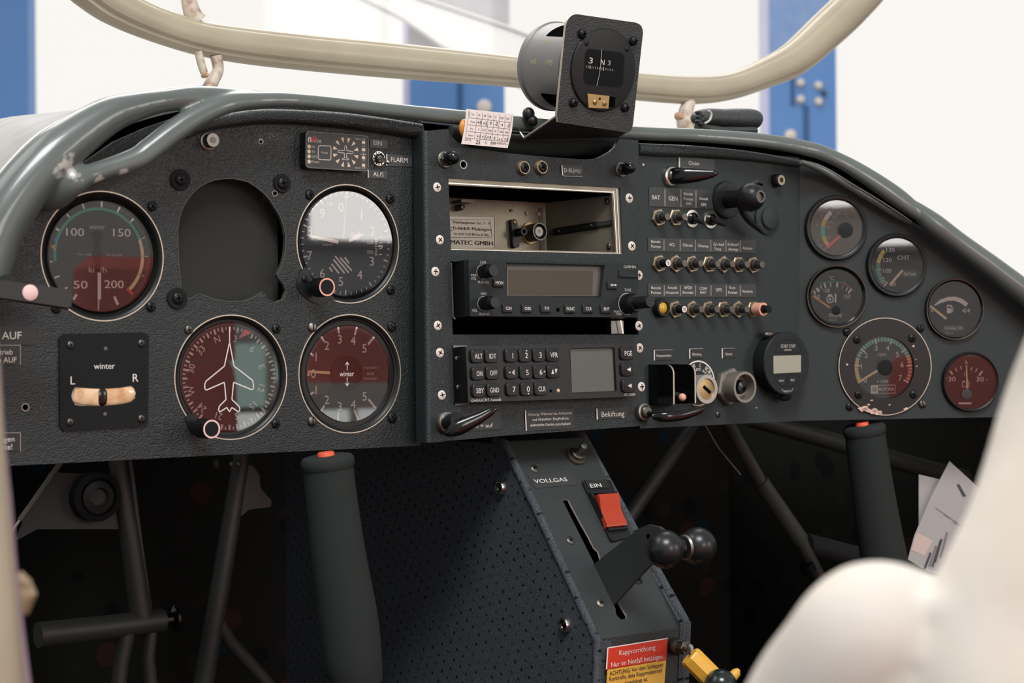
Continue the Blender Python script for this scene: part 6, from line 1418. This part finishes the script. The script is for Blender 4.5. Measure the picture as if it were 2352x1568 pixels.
mb.tube([TL_ + V((-.002, .012, .001)), TL_ + V((-.002, 0, -.001)), BR.lerp(TL_, .5) + V((-.002, 0, -.0005)), BR + V((-.002, 0, -.001)), BR + V((-.002, .02, -.33))], .0031, FABRIC, 12); mb.build('fabric_edge', t)
mb = MB(); mb.M = iv; mb.tube([V((x1 + .003, TL_.y + .01, TL_.z + .002)), V((x1 + .003, BR.y, BR.z + .003)), V((x1 + .003, BR.y + .004, BR.z - .03)), V((x1 + .003, BR.y + .02, BR.z - .33))], .0036, FABRIC, 12); mb.build('fabric_edge', t)
# sloping cover with the throttle slot
sl0, sl1 = (1300, 1150), (1430, 1414)
slot = [(1294, 1152), (1293, 1147), (1300, 1145), (1307, 1148), (1309, 1154), (1330, 1193), (1352, 1232), (1360, 1248), (1364, 1256), (1374, 1266), (1380, 1284), (1376, 1287), (1420, 1381), (1430, 1398), (1439, 1412), (1439, 1421), (1426, 1422), (1415, 1410), (1414, 1398), (1366, 1296), (1340, 1244)]
zk = lambda a, b: (1100 + a / 2.667, 980 + b / 2.667)
oc = [(0, 0)]
c0 = t.p(*zk(640, 60)); 
P4 = [K.loc(TL_) - t.b, K.loc(BR) - t.b]
ox0, oy0, oy1 = P4[0].x, P4[0].y, P4[1].y
COV = mat('black_textured_cover', rgb(48, 52, 51), .48, bump=('leather', 900, .3, .0006))
mb = MB(); mb.board([(ox0, oy1), (ox0 + wK, oy1), (ox0 + wK, oy0), (ox0, oy0)], [t.pts(slot)[::-1]], -.0016, 0, COV, mat('slot_edge', rgb(190, 178, 165), .5)); mb.build('cover_plate', t)
mb = MB(); mb.M = iv; f0 = KF.O; mb.layers([[(xk, BR.y, BR.z), (x1, BR.y, BR.z), (x1, BR.y + .02, BR.z - .33), (xk, BR.y + .02, BR.z - .33)], [(xk, BR.y + .002, BR.z), (x1, BR.y + .002, BR.z), (x1, BR.y + .022, BR.z - .33), (xk, BR.y + .022, BR.z - .33)]], COV); mb.build('front_plate', t)
mb = MB(); x, y = t.p(1365, 1280); mb.box(x - .03, x + .03, y - .09, y + .07, -.03, -.029, VOID); mb.build('slot_backing', t)
for a, b, m in [(340, 255, GUN), (560, 695, GUN), (745, 1080, STEEL), (975, 940, BLACK)]: screw(t, *t.p(*zk(a, b)), 11 / t.k(*zk(a, b)), 0, m, 'cross', .4, hgt=.0012, name='cover_screw')
for px, py, r in [(1154, 1119, 17), (1301, 1434, 18)]:
    w = XP.world(px, py, .004); k = FPX / (w - CAM).dot(FW); q = r / k; mb = MB(); mb.M = iv @ Matrix.Translation(w) @ Matrix.Rotation(R(-90), 4, 'Y')
    mb.lathe([(q, -.001), (q, .0015), (q * .85, .0035), (q * .66, .0035), (q * .62, .0015), (0, .0015)], SILVER, 32); o = mb.build('cup_bolt', t, 'bright cup washer with dark screw')
    mb = MB(); mb.M = iv @ Matrix.Translation(w) @ Matrix.Rotation(R(-90), 4, 'Y'); mb.lathe([(q * .6, .0014), (q * .58, .0024), (q * .25, .003), (q * .2, .0018), (0, .0018)], GLOSSB, 24); mb.build('bolt_head', o)
placard(K, (1215, 1085, 1310, 1120, [zk(300, 300), zk(575, 272), zk(600, 355), zk(345, 378)]), [('VOLLGAS', *zk(440, 327), 10.5, 77, WHITE, .02)], 'scratched dark placard lettered VOLLGAS at the top of the console', PLAC, h=.0004)
# push-pull knob
t2 = Thing('console_push_knob', 'small brass ringed push knob at the top of the console cover', 'knob', K, *zk(588, 185)); k = t2.k(1320, 1049); q = 23 / k
mb = MB(); mb.lathe([(q, 0), (q, .0015), (q * .92, .0025), (q * .7, .0027)], GUN, 32); 
for i in range(24): a = 2 * pi * i / 24; mb.box(q * .96 * cos(a) - .0003, q * .96 * cos(a) + .0003, q * .96 * sin(a) - .0003, q * .96 * sin(a) + .0003, .0005, .0025, BRASS)
mb.lathe([(q * .7, .002), (q * .68, .005), (q * .5, .0055), (q * .45, .005)], GUN, 28); mb.build('knurled_ring', t2)
mb = MB(); mb.lathe([(q * .34, .003), (q * .34, .0105), (q * .38, .011), (q * .38, .014), (q * .28, .0148), (0, .015)], STEEL, 24); mb.build('plunger', t2)
# rocker switch
t2 = Thing('rocker_switch', 'red rocker switch under the EIN mark on the console', 'switch', K, 1392, 1172)
P = t2.pts([zk(622, 335), zk(800, 332), zk(925, 680), zk(870, 718), zk(805, 712)]); mb = MB(); mb.prism(qshape([P[0], P[1], P[2], P[4]], .003)[::-1], 0, .0018, BLACK); mb.build('mounting_plate', t2)
P = t2.pts([zk(680, 398), zk(845, 395), zk(912, 622), zk(800, 634)], .004); mb = MB(); inn = t2.pts([zk(700, 408), zk(836, 405), zk(892, 612), zk(800, 622)], .004); mb.board(P, [inn[::-1]], .0015, .0042, GLOSSB); mb.prism(inn[::-1], .0012, .0014, VOID); mb.build('bezel', t2)
cx = sum(p[0] for p in inn) / 4; cy = sum(p[1] for p in inn) / 4
top, bot = [(inn[0][0] + inn[1][0]) / 2, (inn[0][1] + inn[1][1]) / 2], [(inn[2][0] + inn[3][0]) / 2, (inn[2][1] + inn[3][1]) / 2]
hw = abs(inn[1][0] - inn[0][0]) / 2 * .92
dx_, dy_ = top[0] - bot[0], top[1] - bot[1]
rows_ = [(.96, .0045), (.9, .0078), (.8, .0082), (.55, .0052), (.45, .0048), (.25, .005), (.1, .0056), (.04, .0045)]
mb = MB(); vs = []
for s_, z in rows_: vs += [(bot[0] + dx_ * s_ - hw, bot[1] + dy_ * s_, z), (bot[0] + dx_ * s_ + hw, bot[1] + dy_ * s_, z)]
n = len(rows_); base = [(x, y, .001) for x, y, z in vs]; fs = [(2 * i, 2 * i + 1, 2 * i + 3, 2 * i + 2) for i in range(n - 1)]
for i in range(n - 1): fs += [(2 * i, 2 * i + 2, 2 * n + 2 * i + 2, 2 * n + 2 * i), (2 * i + 1, 2 * i + 3, 2 * n + 2 * i + 3, 2 * n + 2 * i + 1)]
fs += [(0, 1, 2 * n + 1, 2 * n), (2 * n - 2, 2 * n - 1, 4 * n - 1, 4 * n - 2)]
mb.add(vs + base, fs, REDL); mb.build('rocker', t2, 'translucent red rocker')
placard(K, (1350, 1105, 1385, 1125, [zk(640, 337), zk(772, 335), zk(792, 384), zk(664, 388)]), [('EIN', *zk(715, 358), 10.5, 26, WHITE, .02)], 'small black placard EIN above the red rocker switch', PLACB, h=.0024)
# throttle lever in the slot
sm = K.world(1382, 1325); XL = Plane((sm.x, 0, 0), (0, -1, 0), (0, 0, 1))
t2 = Thing('throttle_lever', 'flat black throttle lever with two black ball knobs', 'lever', XL, 1420, 1300)
P = t2.pts([zk(715, 838), zk(985, 625), zk(1045, 598), zk(1110, 612), zk(1170, 660), zk(1180, 740), zk(1120, 800), zk(1040, 860), zk(845, 1075), zk(825, 1095)])
lo = t2.pts([zk(800, 1150), zk(690, 880)], 0)
mb = MB(); mb.prism((P)[::-1], -.0014, .0014, mat('lever_black', rgb(52, 54, 53), .42)); 
w0 = [(p[0] - .035, p[1] - .006) for p in (P[0], P[-1])]; mb.prism([P[-1], P[0], w0[0], w0[1]], -.0013, .0013, BLACK); mb.build('lever_plate', t2)
x, y = t2.p(*zk(1040, 672), .0014); mb = MB(); mb.disc(x, y, 7 / t2.k(1490, 1232), .0016, VOID, 16); mb.build('lever_hole', t2, None, 0)
bx, by = t2.p(*zk(1140, 750), .0145); mb = MB(); rb_ = 43.5 / t2.k(1524, 1261)
mb.lathe([(rb_ * cos(a), .0145 + rb_ * sin(a)) for a in [-1.2 + .2 * i for i in range(12)]] + [(0, .0145 + rb_ * sin(1.35))], BLACK, 36, bx, by)
mb.lathe([(rb_ * .5, .001), (rb_ * .5, .012)], GLOSSB, 24, bx, by)
KB = mat('ball_knob_black', rgb(28, 29, 29), .3)
for i in range(len(mb.m)): pass
mb.mats = [KB if m_ is BLACK else m_ for m_ in mb.mats]; mb.build('ball_knob', t2)
mb = MB(); mb.lathe([(rb_ * .62, -.0040), (rb_ * .68, -.0025), (rb_ * .62, -.0012)], STEEL, 28, bx, by); mb.build('collar', t2)
mb = MB(); r2 = rb_ * .98; mb.lathe([(0, -.002 - 1.98 * r2)] + [(r2 * cos(a), -.002 - r2 + r2 * sin(a)) for a in [-1.35 + .2 * i for i in range(13)]], KB, 36, bx, by); mb.build('ball_knob', t2)
# release sign
t2 = Thing('release_sign', 'red and yellow warning sign with German text under the console cover', 'sign', KF, 1462, 1520, .001)
def zR(a, b): return (1370 + a / 6.72, 1430 + b / 6.72)
P = t2.pts([zR(170, 385), zR(1095, 237), zR(1075, 570), zR(150, 715)]); Py = t2.pts([zR(170, 722), zR(1073, 575), zR(1050, 890), zR(1040, 990), zR(150, 1130)])
mb = MB(); mb.prism([P[0], P[1], P[2], P[3]][::-1], -.0005, .0003, SIGNR); mb.build('red_half', t2, None, 0)
mb = MB(); mb.prism(Py[::-1], -.0005, .0002, SIGNY); mb.build('yellow_half', t2, 'yellow half with black text', 0)
mb = MB(); k = t2.k(1462, 1520); mb.line(*P[0], *P[1], 2.5 / k, .0004, PAPER); mb.line(*P[0], *P[3], 3.5 / k, .0004, PAPER); mb.build('white_edge', t2, None, 0)
mb = MB(); rt = .0
ex = V(P[1]) - V(P[0]); rot_ = atan2(ex.y, ex.x)
for s_, a, b, c_, w, m_ in [('Kappvorrichtung', 632, 418, 11, 83, WHITE), ('Nur im Notfall bet\u00e4tigen', 628, 580, 11, 119, WHITE), ('ACHTUNG: Vor dem Schleppen', 622, 710, 9.5, 124, INK), ('Kontrolle, dass Kappmesserseil', 612, 795, 9.5, 122, INK), ('eingeh\u00e4ngt ist', 610, 895, 9.5, 54, INK)]: t2.txt(mb, s_, *zR(a, b), c_, m_, .0006, w, rot_)
mb.build('lettering', t2, None, 0)
# cable fitting and yellow release handle
t2 = Thing('cable_release', 'yellow cable release handle with dark ball beside the warning sign', 'handle', KF, 1550, 1484, .0)
iv2 = t2.mw().inverted(); k = t2.k(1550, 1484)
mb = MB(); mb.lathe([(20 / k, 0), (20 / k, .004), (17 / k, .006)], GUN, 22); mb.hexa(0, 0, 17 / k, .005, .012, GUN); mb.lathe([(9 / k, .011), (9 / k, .016), (7 / k, .016)], SILVER, 18); mb.build('cable_fitting', t2)
KQ = Plane(KF.world(1600, 1520, .045), R0, (0, 0, 1))
ca, cb = KQ.world(1586, 1508), KQ.world(1650, 1572)
st0 = t2.mw() @ V((0, 0, .014))
mb = MB(); mb.M = iv2
for i in range(3):
    o_ = V((sin(i * 2.1), 0, cos(i * 2.1))) * .0012; mb.tube([st0 + o_, st0.lerp(ca, .5) + o_ + V((0, 0, -.001)), ca + o_], .0011, GLOSSB, 8)
mb.build('steel_cable', t2)
YH = mat('yellow_handle_plastic', rgb(226, 168, 60), .4); kk = FPX / (ca - CAM).dot(FW); ax = (cb - ca).normalized()
mb = MB(); mb.M = iv2; rr_ = 27 / kk; mb.tube([ca - ax * .001, ca, ca + ax * .001, cb + ax * .01], [rr_ * .9, rr_ * .97, rr_, rr_], YH, 8); mb.build('grip_sleeve', t2)
mb = MB(); mb.M = iv2; pw = KQ.world(1655, 1574, .008); mb.ball(pw, 38 / kk, mat('dark_green_ball', rgb(30, 38, 36), .2), 28, 16); mb.build('end_ball', t2)
mb = MB(); mb.M = iv2; pw = KQ.world(1688, 1548, -.004); mb.tube([KQ.world(1660, 1585, -.004), KQ.world(1676, 1560, -.004), KQ.world(1692, 1543, -.004), KQ.world(1697, 1536, -.004)], [8 / kk, 13 / kk, 11 / kk, 4 / kk], YH, 16); mb.build('pull_tab', t2)

# ================================================================== control sticks
def stick(label, pts, h, top, hwcap):
    t = Thing('control_stick', label, 'stick', L, *pts[-1][:2], h, 'foam covered control sticks')
    iv = t.mw().inverted()
    Q = [(L.world(a, b, h), r / L.sc(a, b, h)) for a, b, r in pts]
    mb = MB(); mb.M = iv; q = catmull([(*p, r) for p, r in Q], 6); mb.tube([p[:3] for p in q], [p[3] for p in q], FOAM, 36); mb.build('foam_grip', t)
    d = (Q[0][0] - Q[2][0]).normalized(); p0, r0 = Q[0]
    mb = MB(); mb.M = iv; mb.tube([p0 - d * .003, p0 - d * .0015, p0 + d * .003, p0 + d * .0048, p0 + d * .0055], [r0 * 1.0, r0 * 1.06, r0 * 1.06, r0 * .98, r0 * .8], FOAM, 36); mb.build('end_cap', t)
    b0 = L.world(*top[:2], h); rb_ = top[2] / L.sc(*top[:2], h)
    mb = MB(); mb.M = iv; mb.tube([b0 - d * .006, b0 + d * .0015, b0 + d * .0022], [rb_, rb_, rb_ * .9], REDC, 24); mb.build('push_button', t, 'orange red push button')
    e0, r_ = Q[-1]; e1 = e0 + (e0 - Q[-2][0]).normalized() * .16
    mb = MB(); mb.M = iv; mb.tube([e0, e1, V((e1.x, e1.y + .02, -.52))], .011, TUBE, 16); mb.build('stick_tube', t)
stick('black foam control stick with orange button in front of the blue grey fabric', [(753, 1066, 58), (762, 1150, 59), (778, 1280, 63), (800, 1420, 68), (812, 1520, 66), (822, 1570, 58)], .06, (749, 1046, 19.5), 60)
stick('black foam control stick with orange button below the engine gauges', [(1986, 990, 46), (1995, 1060, 47), (2013, 1180, 50), (2035, 1310, 54), (2055, 1420, 55), (2072, 1500, 52)], .03, (1980, 975, 15), 48)

# ================================================================== footwell
LN = Thing('footwell_lining', 'dark mottled lining of the footwell under the panel', 'lining', None, loc=(0, .45, -.55), kind=None)
ivl = Matrix.Translation((0, -.45, .55))
ztop = L.world(500, 1046, 0).z
mb = MB(); mb.M = ivl; mb.box(-.62, .80, .62, .63, -.60, -.07, LINING); mb.build('firewall', LN)
mb = MB(); mb.M = ivl; mb.box(-.62, .80, -1.5, .63, -.615, -.605, LINING); mb.build('floor_pan', LN)
mb = MB(); mb.M = ivl; mb.box(-.63, -.62, -.0, .63, -.60, -.08, LINING); mb.build('side_lining', LN)
mb = MB(); mb.M = ivl; mb.box(-.645, -.63, -.68, .0, -.60, -.13, LINING); mb.build('side_lining', LN)
mb = MB(); mb.M = ivl; mb.box(.80, .81, -.60, .63, -.60, -.02, LINING); mb.build('side_lining', LN)
# dark fill sheet added under the coaming (closes the space behind the panels)
mb = MB(); mb.M = Matrix.Translation((0, -.3, 0))
q = catmull([(-140, 640), (-40, 500), (50, 430), (150, 350), (300, 285), (450, 250), (600, 250), (900, 275), (1070, 292), (1300, 312), (1600, 322), (1862, 352), (2060, 465), (2280, 625), (2450, 770)], 4)
va = [tuple(L.world(a, b, -.012)) for a, b in q]; vb = [(p[0] * 1.0, p[1] + .20, p[2] - .05) for p in va]; vc = [(p[0], .62, -.06) for p in va]
n = len(q); mb.add(va + vb + vc, [(i + j * n, i + 1 + j * n, n + i + 1 + j * n, n + i + j * n) for j in range(2) for i in range(n - 1)], VOID); mb.build('hood_dark_fill', NOSE, 'black hood lining')

FWD = -.16                                            # pedals and tubes hang behind the panel plane
def rods(name, label, cat, segs, h, m=TUBE, group=None, extra=None):
    p0 = L.world(segs[0][1][-1][0], segs[0][1][-1][1], h)
    t = Thing(name, label, cat, L, segs[0][1][-1][0], segs[0][1][-1][1], h, group); iv = t.mw().inverted()
    for nm, pts, mm in segs:
        q = [(L.world(p[0], p[1], p[3] if len(p) > 3 else h), p[2] / L.sc(p[0], p[1], h)) for p in pts]
        mb = MB(); mb.M = iv; mb.tube([p for p, r in q], [r for p, r in q], mm or m, 18); mb.build(nm, t)
    if extra: extra(t, iv, h)
    return t
TB2 = mat('shaded_tube_grey', rgb(52, 53, 50), .5)  # darker copy of the tube grey, with footwell shade put into the colour
GUSS = mat('dark_gusset_paint', rgb(42, 42, 40), .6)
def gus(t, iv, h):
    P = [L.world(*p, h) for p in [(118, 1085), (262, 1090), (290, 1215), (85, 1215), (40, 1240), (60, 1190)]]
    mb = MB(); mb.M = iv; vs = [tuple(p) for p in P] + [tuple(p + V((0, .004, 0))) for p in P]; n = len(P)
    mb.add(vs, [tuple(range(n)), tuple(range(2 * n - 1, n - 1, -1))] + [(i, (i + 1) % n, n + (i + 1) % n, n + i) for i in range(n)], GUSS); mb.build('gusset_plate', t)
    x, y = t.p(217, 1140, .004); k = t.k(217, 1140)
    mb = MB(); mb.lathe([(56 / k, .0), (56 / k, .010), (44 / k, .012), (40 / k, .008), (0, .008)], MATTE, 36, x, y); o = mb.build('pivot_housing', t)
    mb = MB(); mb.lathe([(37 / k, .008), (37 / k, .011), (22 / k, .014), (18 / k, .011), (0, .011)], GUSS, 30, x, y); mb.build('pivot_cap', o)
rods('rudder_pedal', 'dark rudder pedal frame with pivot plate at the near end of the footwell', 'pedal',
     [('foot_bar', [(87, 1458, 30), (250, 1440, 28), (375, 1424, 27)], TB2), ('bar_end', [(375, 1424, 18), (392, 1422, 18), (398, 1421, 30), (404, 1420, 30)], GLOSSB), ('upright', [(266, 1030, 20), (274, 1090, 20), (300, 1250, 23), (325, 1420, 25)], TB2),
      ('link_rod', [(294, 1030, 7), (322, 1250, 7), (342, 1400, 8)], TB2), ('leg', [(292, 1450, 20), (278, 1520, 18), (268, 1620, 18), (255, 2450, 18)], TB2), ('leg', [(348, 1450, 14), (340, 1510, 16), (352, 1620, 16), (370, 2450, 16)], TB2)], FWD, TUBE, None, gus)
def gus2(t, iv, h):
    P = [L.world(*p, h + .003) for p in [(543, 1066), (580, 1068), (596, 1090), (598, 1120), (624, 1150), (622, 1164), (572, 1170), (548, 1190), (535, 1180)]]
    mb = MB(); mb.M = iv; vs = [tuple(p) for p in P] + [tuple(p + V((0, .004, 0))) for p in P]; n = len(P)
    mb.add(vs, [tuple(range(n)), tuple(range(2 * n - 1, n - 1, -1))] + [(i, (i + 1) % n, n + (i + 1) % n, n + i) for i in range(n)], TB2); mb.build('gusset_plate', t)
    for px, r in [(497, 10), (531, 6), (547, 6)]:
        w = L.world(px, 1066, h + .01); mb = MB(); mb.M = iv; mb.ball(w, r / L.sc(px, 1066, h), STEEL if r < 9 else TB2, 12, 8, .7, 1, 1.3); mb.build('bolt', t)
rods('rudder_pedal', 'grey painted rudder pedal tube beside the fabric console side', 'pedal',
     [('main_tube', [(556, 1030, 19), (552, 1068, 19), (530, 1200, 21), (500, 1380, 23), (462, 1600, 24), (452, 2450, 24)], TB2), ('branch_tube', [(500, 1430, 18), (530, 1475, 16), (625, 1580, 14), (660, 1620, 14)], TB2)], FWD, TUBE, None, gus2)
rods('control_rod', 'thin pale rod slanting across the dark corner of the footwell', 'rod', [('rod', [(140, 1062, 7), (45, 1195, 6)], TUBE), ('rod_end', [(45, 1195, 3.5), (15, 1240, 3)], STEEL)], FWD + .05)
rods('frame_tube', 'grey diagonal frame tube with stepped sleeves under the switch panel', 'tube', [('tube', [(1655, 940, 15), (1745, 1105, 16)], TUBE), ('sleeve', [(1745, 1105, 20), (1838, 1240, 20)], TUBE), ('tube', [(1838, 1240, 15), (1930, 1420, 15), (2290, 2140, 15)], TUBE), ('clip', [(1850, 1294, 18), (1860, 1310, 18)], BLACK)], -.12)
rods('frame_tube', 'dark diagonal frame tube rising from behind the throttle knobs', 'tube', [('tube', [(1610, 950, 18), (1530, 1060, 20), (1440, 1190, 20), (1300, 1410, 20)], TB2)], -.14)
rods('control_cable', 'thin cable slanting below the switch panel edge', 'cable', [('cable', [(1615, 970, 2.5), (1650, 1030, 2.5), (1700, 1090, 2.5)], STEEL)], -.10)
rods('frame_tube', 'grey cross tube passing behind the far control stick', 'tube', [('tube', [(1720, 960, 20), (1900, 1010, 20), (2120, 1075, 21), (2215, 1100, 22)], TB2)], -.22)
rods('frame_tube', 'dark lower cross tube behind the far control stick', 'tube', [('tube', [(1850, 1250, 26), (2000, 1290, 27), (2110, 1318, 28)], mat('very_dark_tube', rgb(30, 31, 31), .6))], -.2)
# papers tucked beside the far stick
PB = Plane(L.world(2160, 1200, .04), (cos(R(20)), -sin(R(20)), 0), (0, .12, 1))
for lab, ply, h, prn in [('upright pale paper sheet half hidden behind the tilted one', [(2114, 1090), (2162, 1100), (2190, 1120), (2180, 1290), (2110, 1290)], -.006, []),
                    ('tilted pale printed paper sheet beside the far control stick', [(2185, 1056), (2254, 1118), (2240, 1200), (2172, 1322), (2130, 1312), (2084, 1285), (2100, 1230), (2140, 1140)], 0, [1])]:
    t = Thing('paper_sheet', lab, 'paper', PB, *ply[-2], h, 'loose papers beside the far stick')
    mb = MB(); mb.prism(t.pts(ply)[::-1], -.0004, 0, SHEET); mb.build('sheet', t, None, 0)
    if prn:
        mb = MB(); GP = mat('grey_paper_print', rgb(120, 116, 114), .9); GD = mat('dark_paper_print', rgb(74, 72, 74), .9)
        mb.add([(*t.p(a, b), .0002) for a, b in [(2106, 1222), (2142, 1240), (2122, 1276), (2092, 1262)]], [(0, 1, 2, 3)], mat('pinkish_print', rgb(200, 176, 166), .9))
        mb.add([(*t.p(a, b), .0002) for a, b in [(2200, 1110), (2206, 1108), (2222, 1136), (2214, 1138)]], [(0, 1, 2, 3)], GD)
        for i in range(4): mb.line(*t.p(2120 + i * 13, 1310 - i * 10), *t.p(2137 + i * 13, 1268 - i * 16), 6 / t.k(2130, 1290), .0002, GD if i % 2 == 0 else GP)
        mb.line(*t.p(2140, 1300), *t.p(2160, 1240), 5 / t.k(2130, 1290), .0003, GD)
        for i in range(3): mb.line(*t.p(2150 + i * 20, 1165 + i * 16), *t.p(2185 + i * 16, 1188 + i * 10), 2.5 / t.k(2130, 1290), .0002, GP)
        mb.build('printing', t, None, 0)

# ================================================================== near frame pieces and the seats behind
ND = Plane(CAM + FW * .47, R0, (0, 0, 1))
t = Thing('draped_cloth', 'off white cloth draped over the near corner of the cockpit sill', 'cloth', ND, 2150, 1500)
iv = t.mw().inverted()
def nd(px, py, h=0.0): return ND.world(px, py, h)
mb = MB(); mb.M = iv
for pts in [[(2560, 480, 130), (2470, 760, 108), (2415, 960, 108), (2370, 1120, 112), (2325, 1260, 118), (2290, 1400, 150), (2280, 1600, 230), (2280, 1800, 260)],
            [(2420, 1480, 130), (2290, 1475, 135), (2160, 1462, 132), (2050, 1440, 126), (1975, 1475, 130), (1920, 1560, 150), (1850, 1680, 180), (1800, 1820, 200)]]:
    q = catmull(pts, 6); mb.tube([nd(a, b, .01 * sin(a * .02)) for a, b, r in q], [r / ND.sc(a, b) for a, b, r in q], CLOTH, 24)
mb.tube([nd(2300, 1620, 0), nd(2050, 1680, 0), nd(1950, 1850)], [.026, .026, .03], CLOTH, 20)
for pts in [[(2130, 1385, 26), (2200, 1420, 30), (2300, 1400, 30)], [(1960, 1580, 30), (2080, 1500, 34), (2190, 1520, 30)], [(2420, 1250, 30), (2330, 1420, 36), (2250, 1560, 40)]]:
    mb.tube([nd(a, b, .016) for a, b, r in pts], [r / ND.sc(a, b) for a, b, r in pts], CLOTH, 14)
o = mb.build('cloth_sheet', t)
rm = o.modifiers.new('merge', 'REMESH'); rm.mode = 'VOXEL'; rm.voxel_size = .0022; rm.use_smooth_shade = True
tx = bpy.data.textures.new('cloth_folds', 'CLOUDS'); tx.noise_scale = .09; tx.noise_depth = 1
dm = o.modifiers.new('folds', 'DISPLACE'); dm.texture = tx; dm.strength = .02; dm.mid_level = .5
sm_ = o.modifiers.new('soften', 'SMOOTH'); sm_.iterations = 14; sm_.factor = .6
NL = Plane(CAM + FW * .55, R0, (0, 0, 1))
t = Thing('door_frame', 'cream door frame edge with lilac seal at the near corner', 'frame', NL, 20, 1400); iv = t.mw().inverted()
q = catmull([(-75, 700, 60), (-62, 900, 62), (-48, 1100, 62), (-34, 1300, 64), (-18, 1480, 65), (0, 1700, 66)], 5)
mb = MB(); mb.M = iv; mb.tube([NL.world(a, b) for a, b, r in q], [r / NL.sc(a, b) for a, b, r in q], CREAM, 24); mb.build('frame_edge', t)
q = catmull([(-6, 830, 7), (3, 1000, 8), (18, 1150, 9), (30, 1300, 9), (46, 1450, 10), (60, 1568, 11), (76, 1700, 11)], 5)
mb = MB(); mb.M = iv; mb.tube([NL.world(a, b, -.012) for a, b, r in q], [r / NL.sc(a, b) for a, b, r in q], LILAC, 14); mb.build('rubber_seal', t, 'lilac grey seal')
mb = MB(); mb.M = iv; mb.tube([NL.world(38, 1322, -.016), NL.world(54, 1340, -.016), NL.world(66, 1346, -.016)], [16 / NL.sc(40, 1330), 18 / NL.sc(40, 1330), 8 / NL.sc(40, 1330)], mat('tan_knob', rgb(150, 132, 104), .5), 16)
mb.tube([NL.world(42, 1335, -.018), NL.world(50, 1370, -.018), NL.world(52, 1410, -.018)], [.004, .005, .002], MATS['tan_knob'], 12); mb.build('latch_knob', t, 'tan latch knob')

for i, (x0, x1_, zt) in enumerate([(-.45, .08, .57), (.20, .62, .57)]):
    t = Thing('pilot_seat', ('red pilot seat without headrest behind the panel', 'red pilot seat with tall headrest behind the panel')[i], 'seat', None, loc=((x0 + x1_) / 2, -1.60, -.6), group='red pilot seats')
    mb = MB(); w = x1_ - x0
    mb.layers([[(a - w / 2 * s_, b - z * .05, z) for a, b in rrect(w / 2 * s_, 0, w * s_, .10 * s_, .04 * s_)] for z, s_ in ((.05, .97), (.09, 1), (zt - .04, 1), (zt - .01, .98), (zt, .94))], REDSEAT); mb.build('backrest', t)
    mb = MB(); mb.rbox(0, .28, w, .45, .06, 0, .08, REDSEAT, .02); mb.build('seat_cushion', t)
    mb = MB(); mb.box(-w / 2, w / 2, -.06, .5, -.003, 0, MATTE); mb.build('seat_base', t)
    if i: mb = MB(); mb.rbox(.076, -.03, .265, .09, .03, .572, .74, REDSEAT, .02); mb.build('headrest', t)
t = Thing('added_pale_panel', 'pale low panel added behind the seats for the gauge glass to reflect', 'bulkhead', None, loc=(.9, -1.85, -.6))  # out-of-view panel added as a pale reflection for the gyro glass
mb = MB(); mb.rbox(0, .19, 1.2, .38, .05, 0, .02, WHITEP, .004); o = mb.build('bulkhead_sheet', t); o.rotation_euler.x = R(90)
t = Thing('added_shelf', 'grey shelf on a post, added to carry the reflected red bag', 'shelf', None, loc=(1.05, -1.70, -.6))  # added out of view to hold up the reflected bag
mb = MB(); mb.box(-.26, .28, -.10, .10, .51, .53, WHITEP); mb.build('shelf_board', t); mb = MB(); mb.box(.22, .27, -.03, .03, 0, .51, WHITEP); mb.build('post', t)
t = Thing('added_red_bag', 'red bag shape added out of view for the variometer glass to reflect', 'bag', None, loc=(.965, -1.70, -.069))  # added out of view to give the variometer glass its red reflection
mb = MB(); mb.rbox(0, 0, .30, .16, .05, 0, .135, REDSEAT, .03); mb.build('bag_body', t); mb = MB(); mb.tube([V((.09 * cos(a), 0, .13 + .03 * sin(a))) for a in [pi * i / 10 for i in range(11)]], .008, MATTE, 10); mb.build('bag_handle', t)
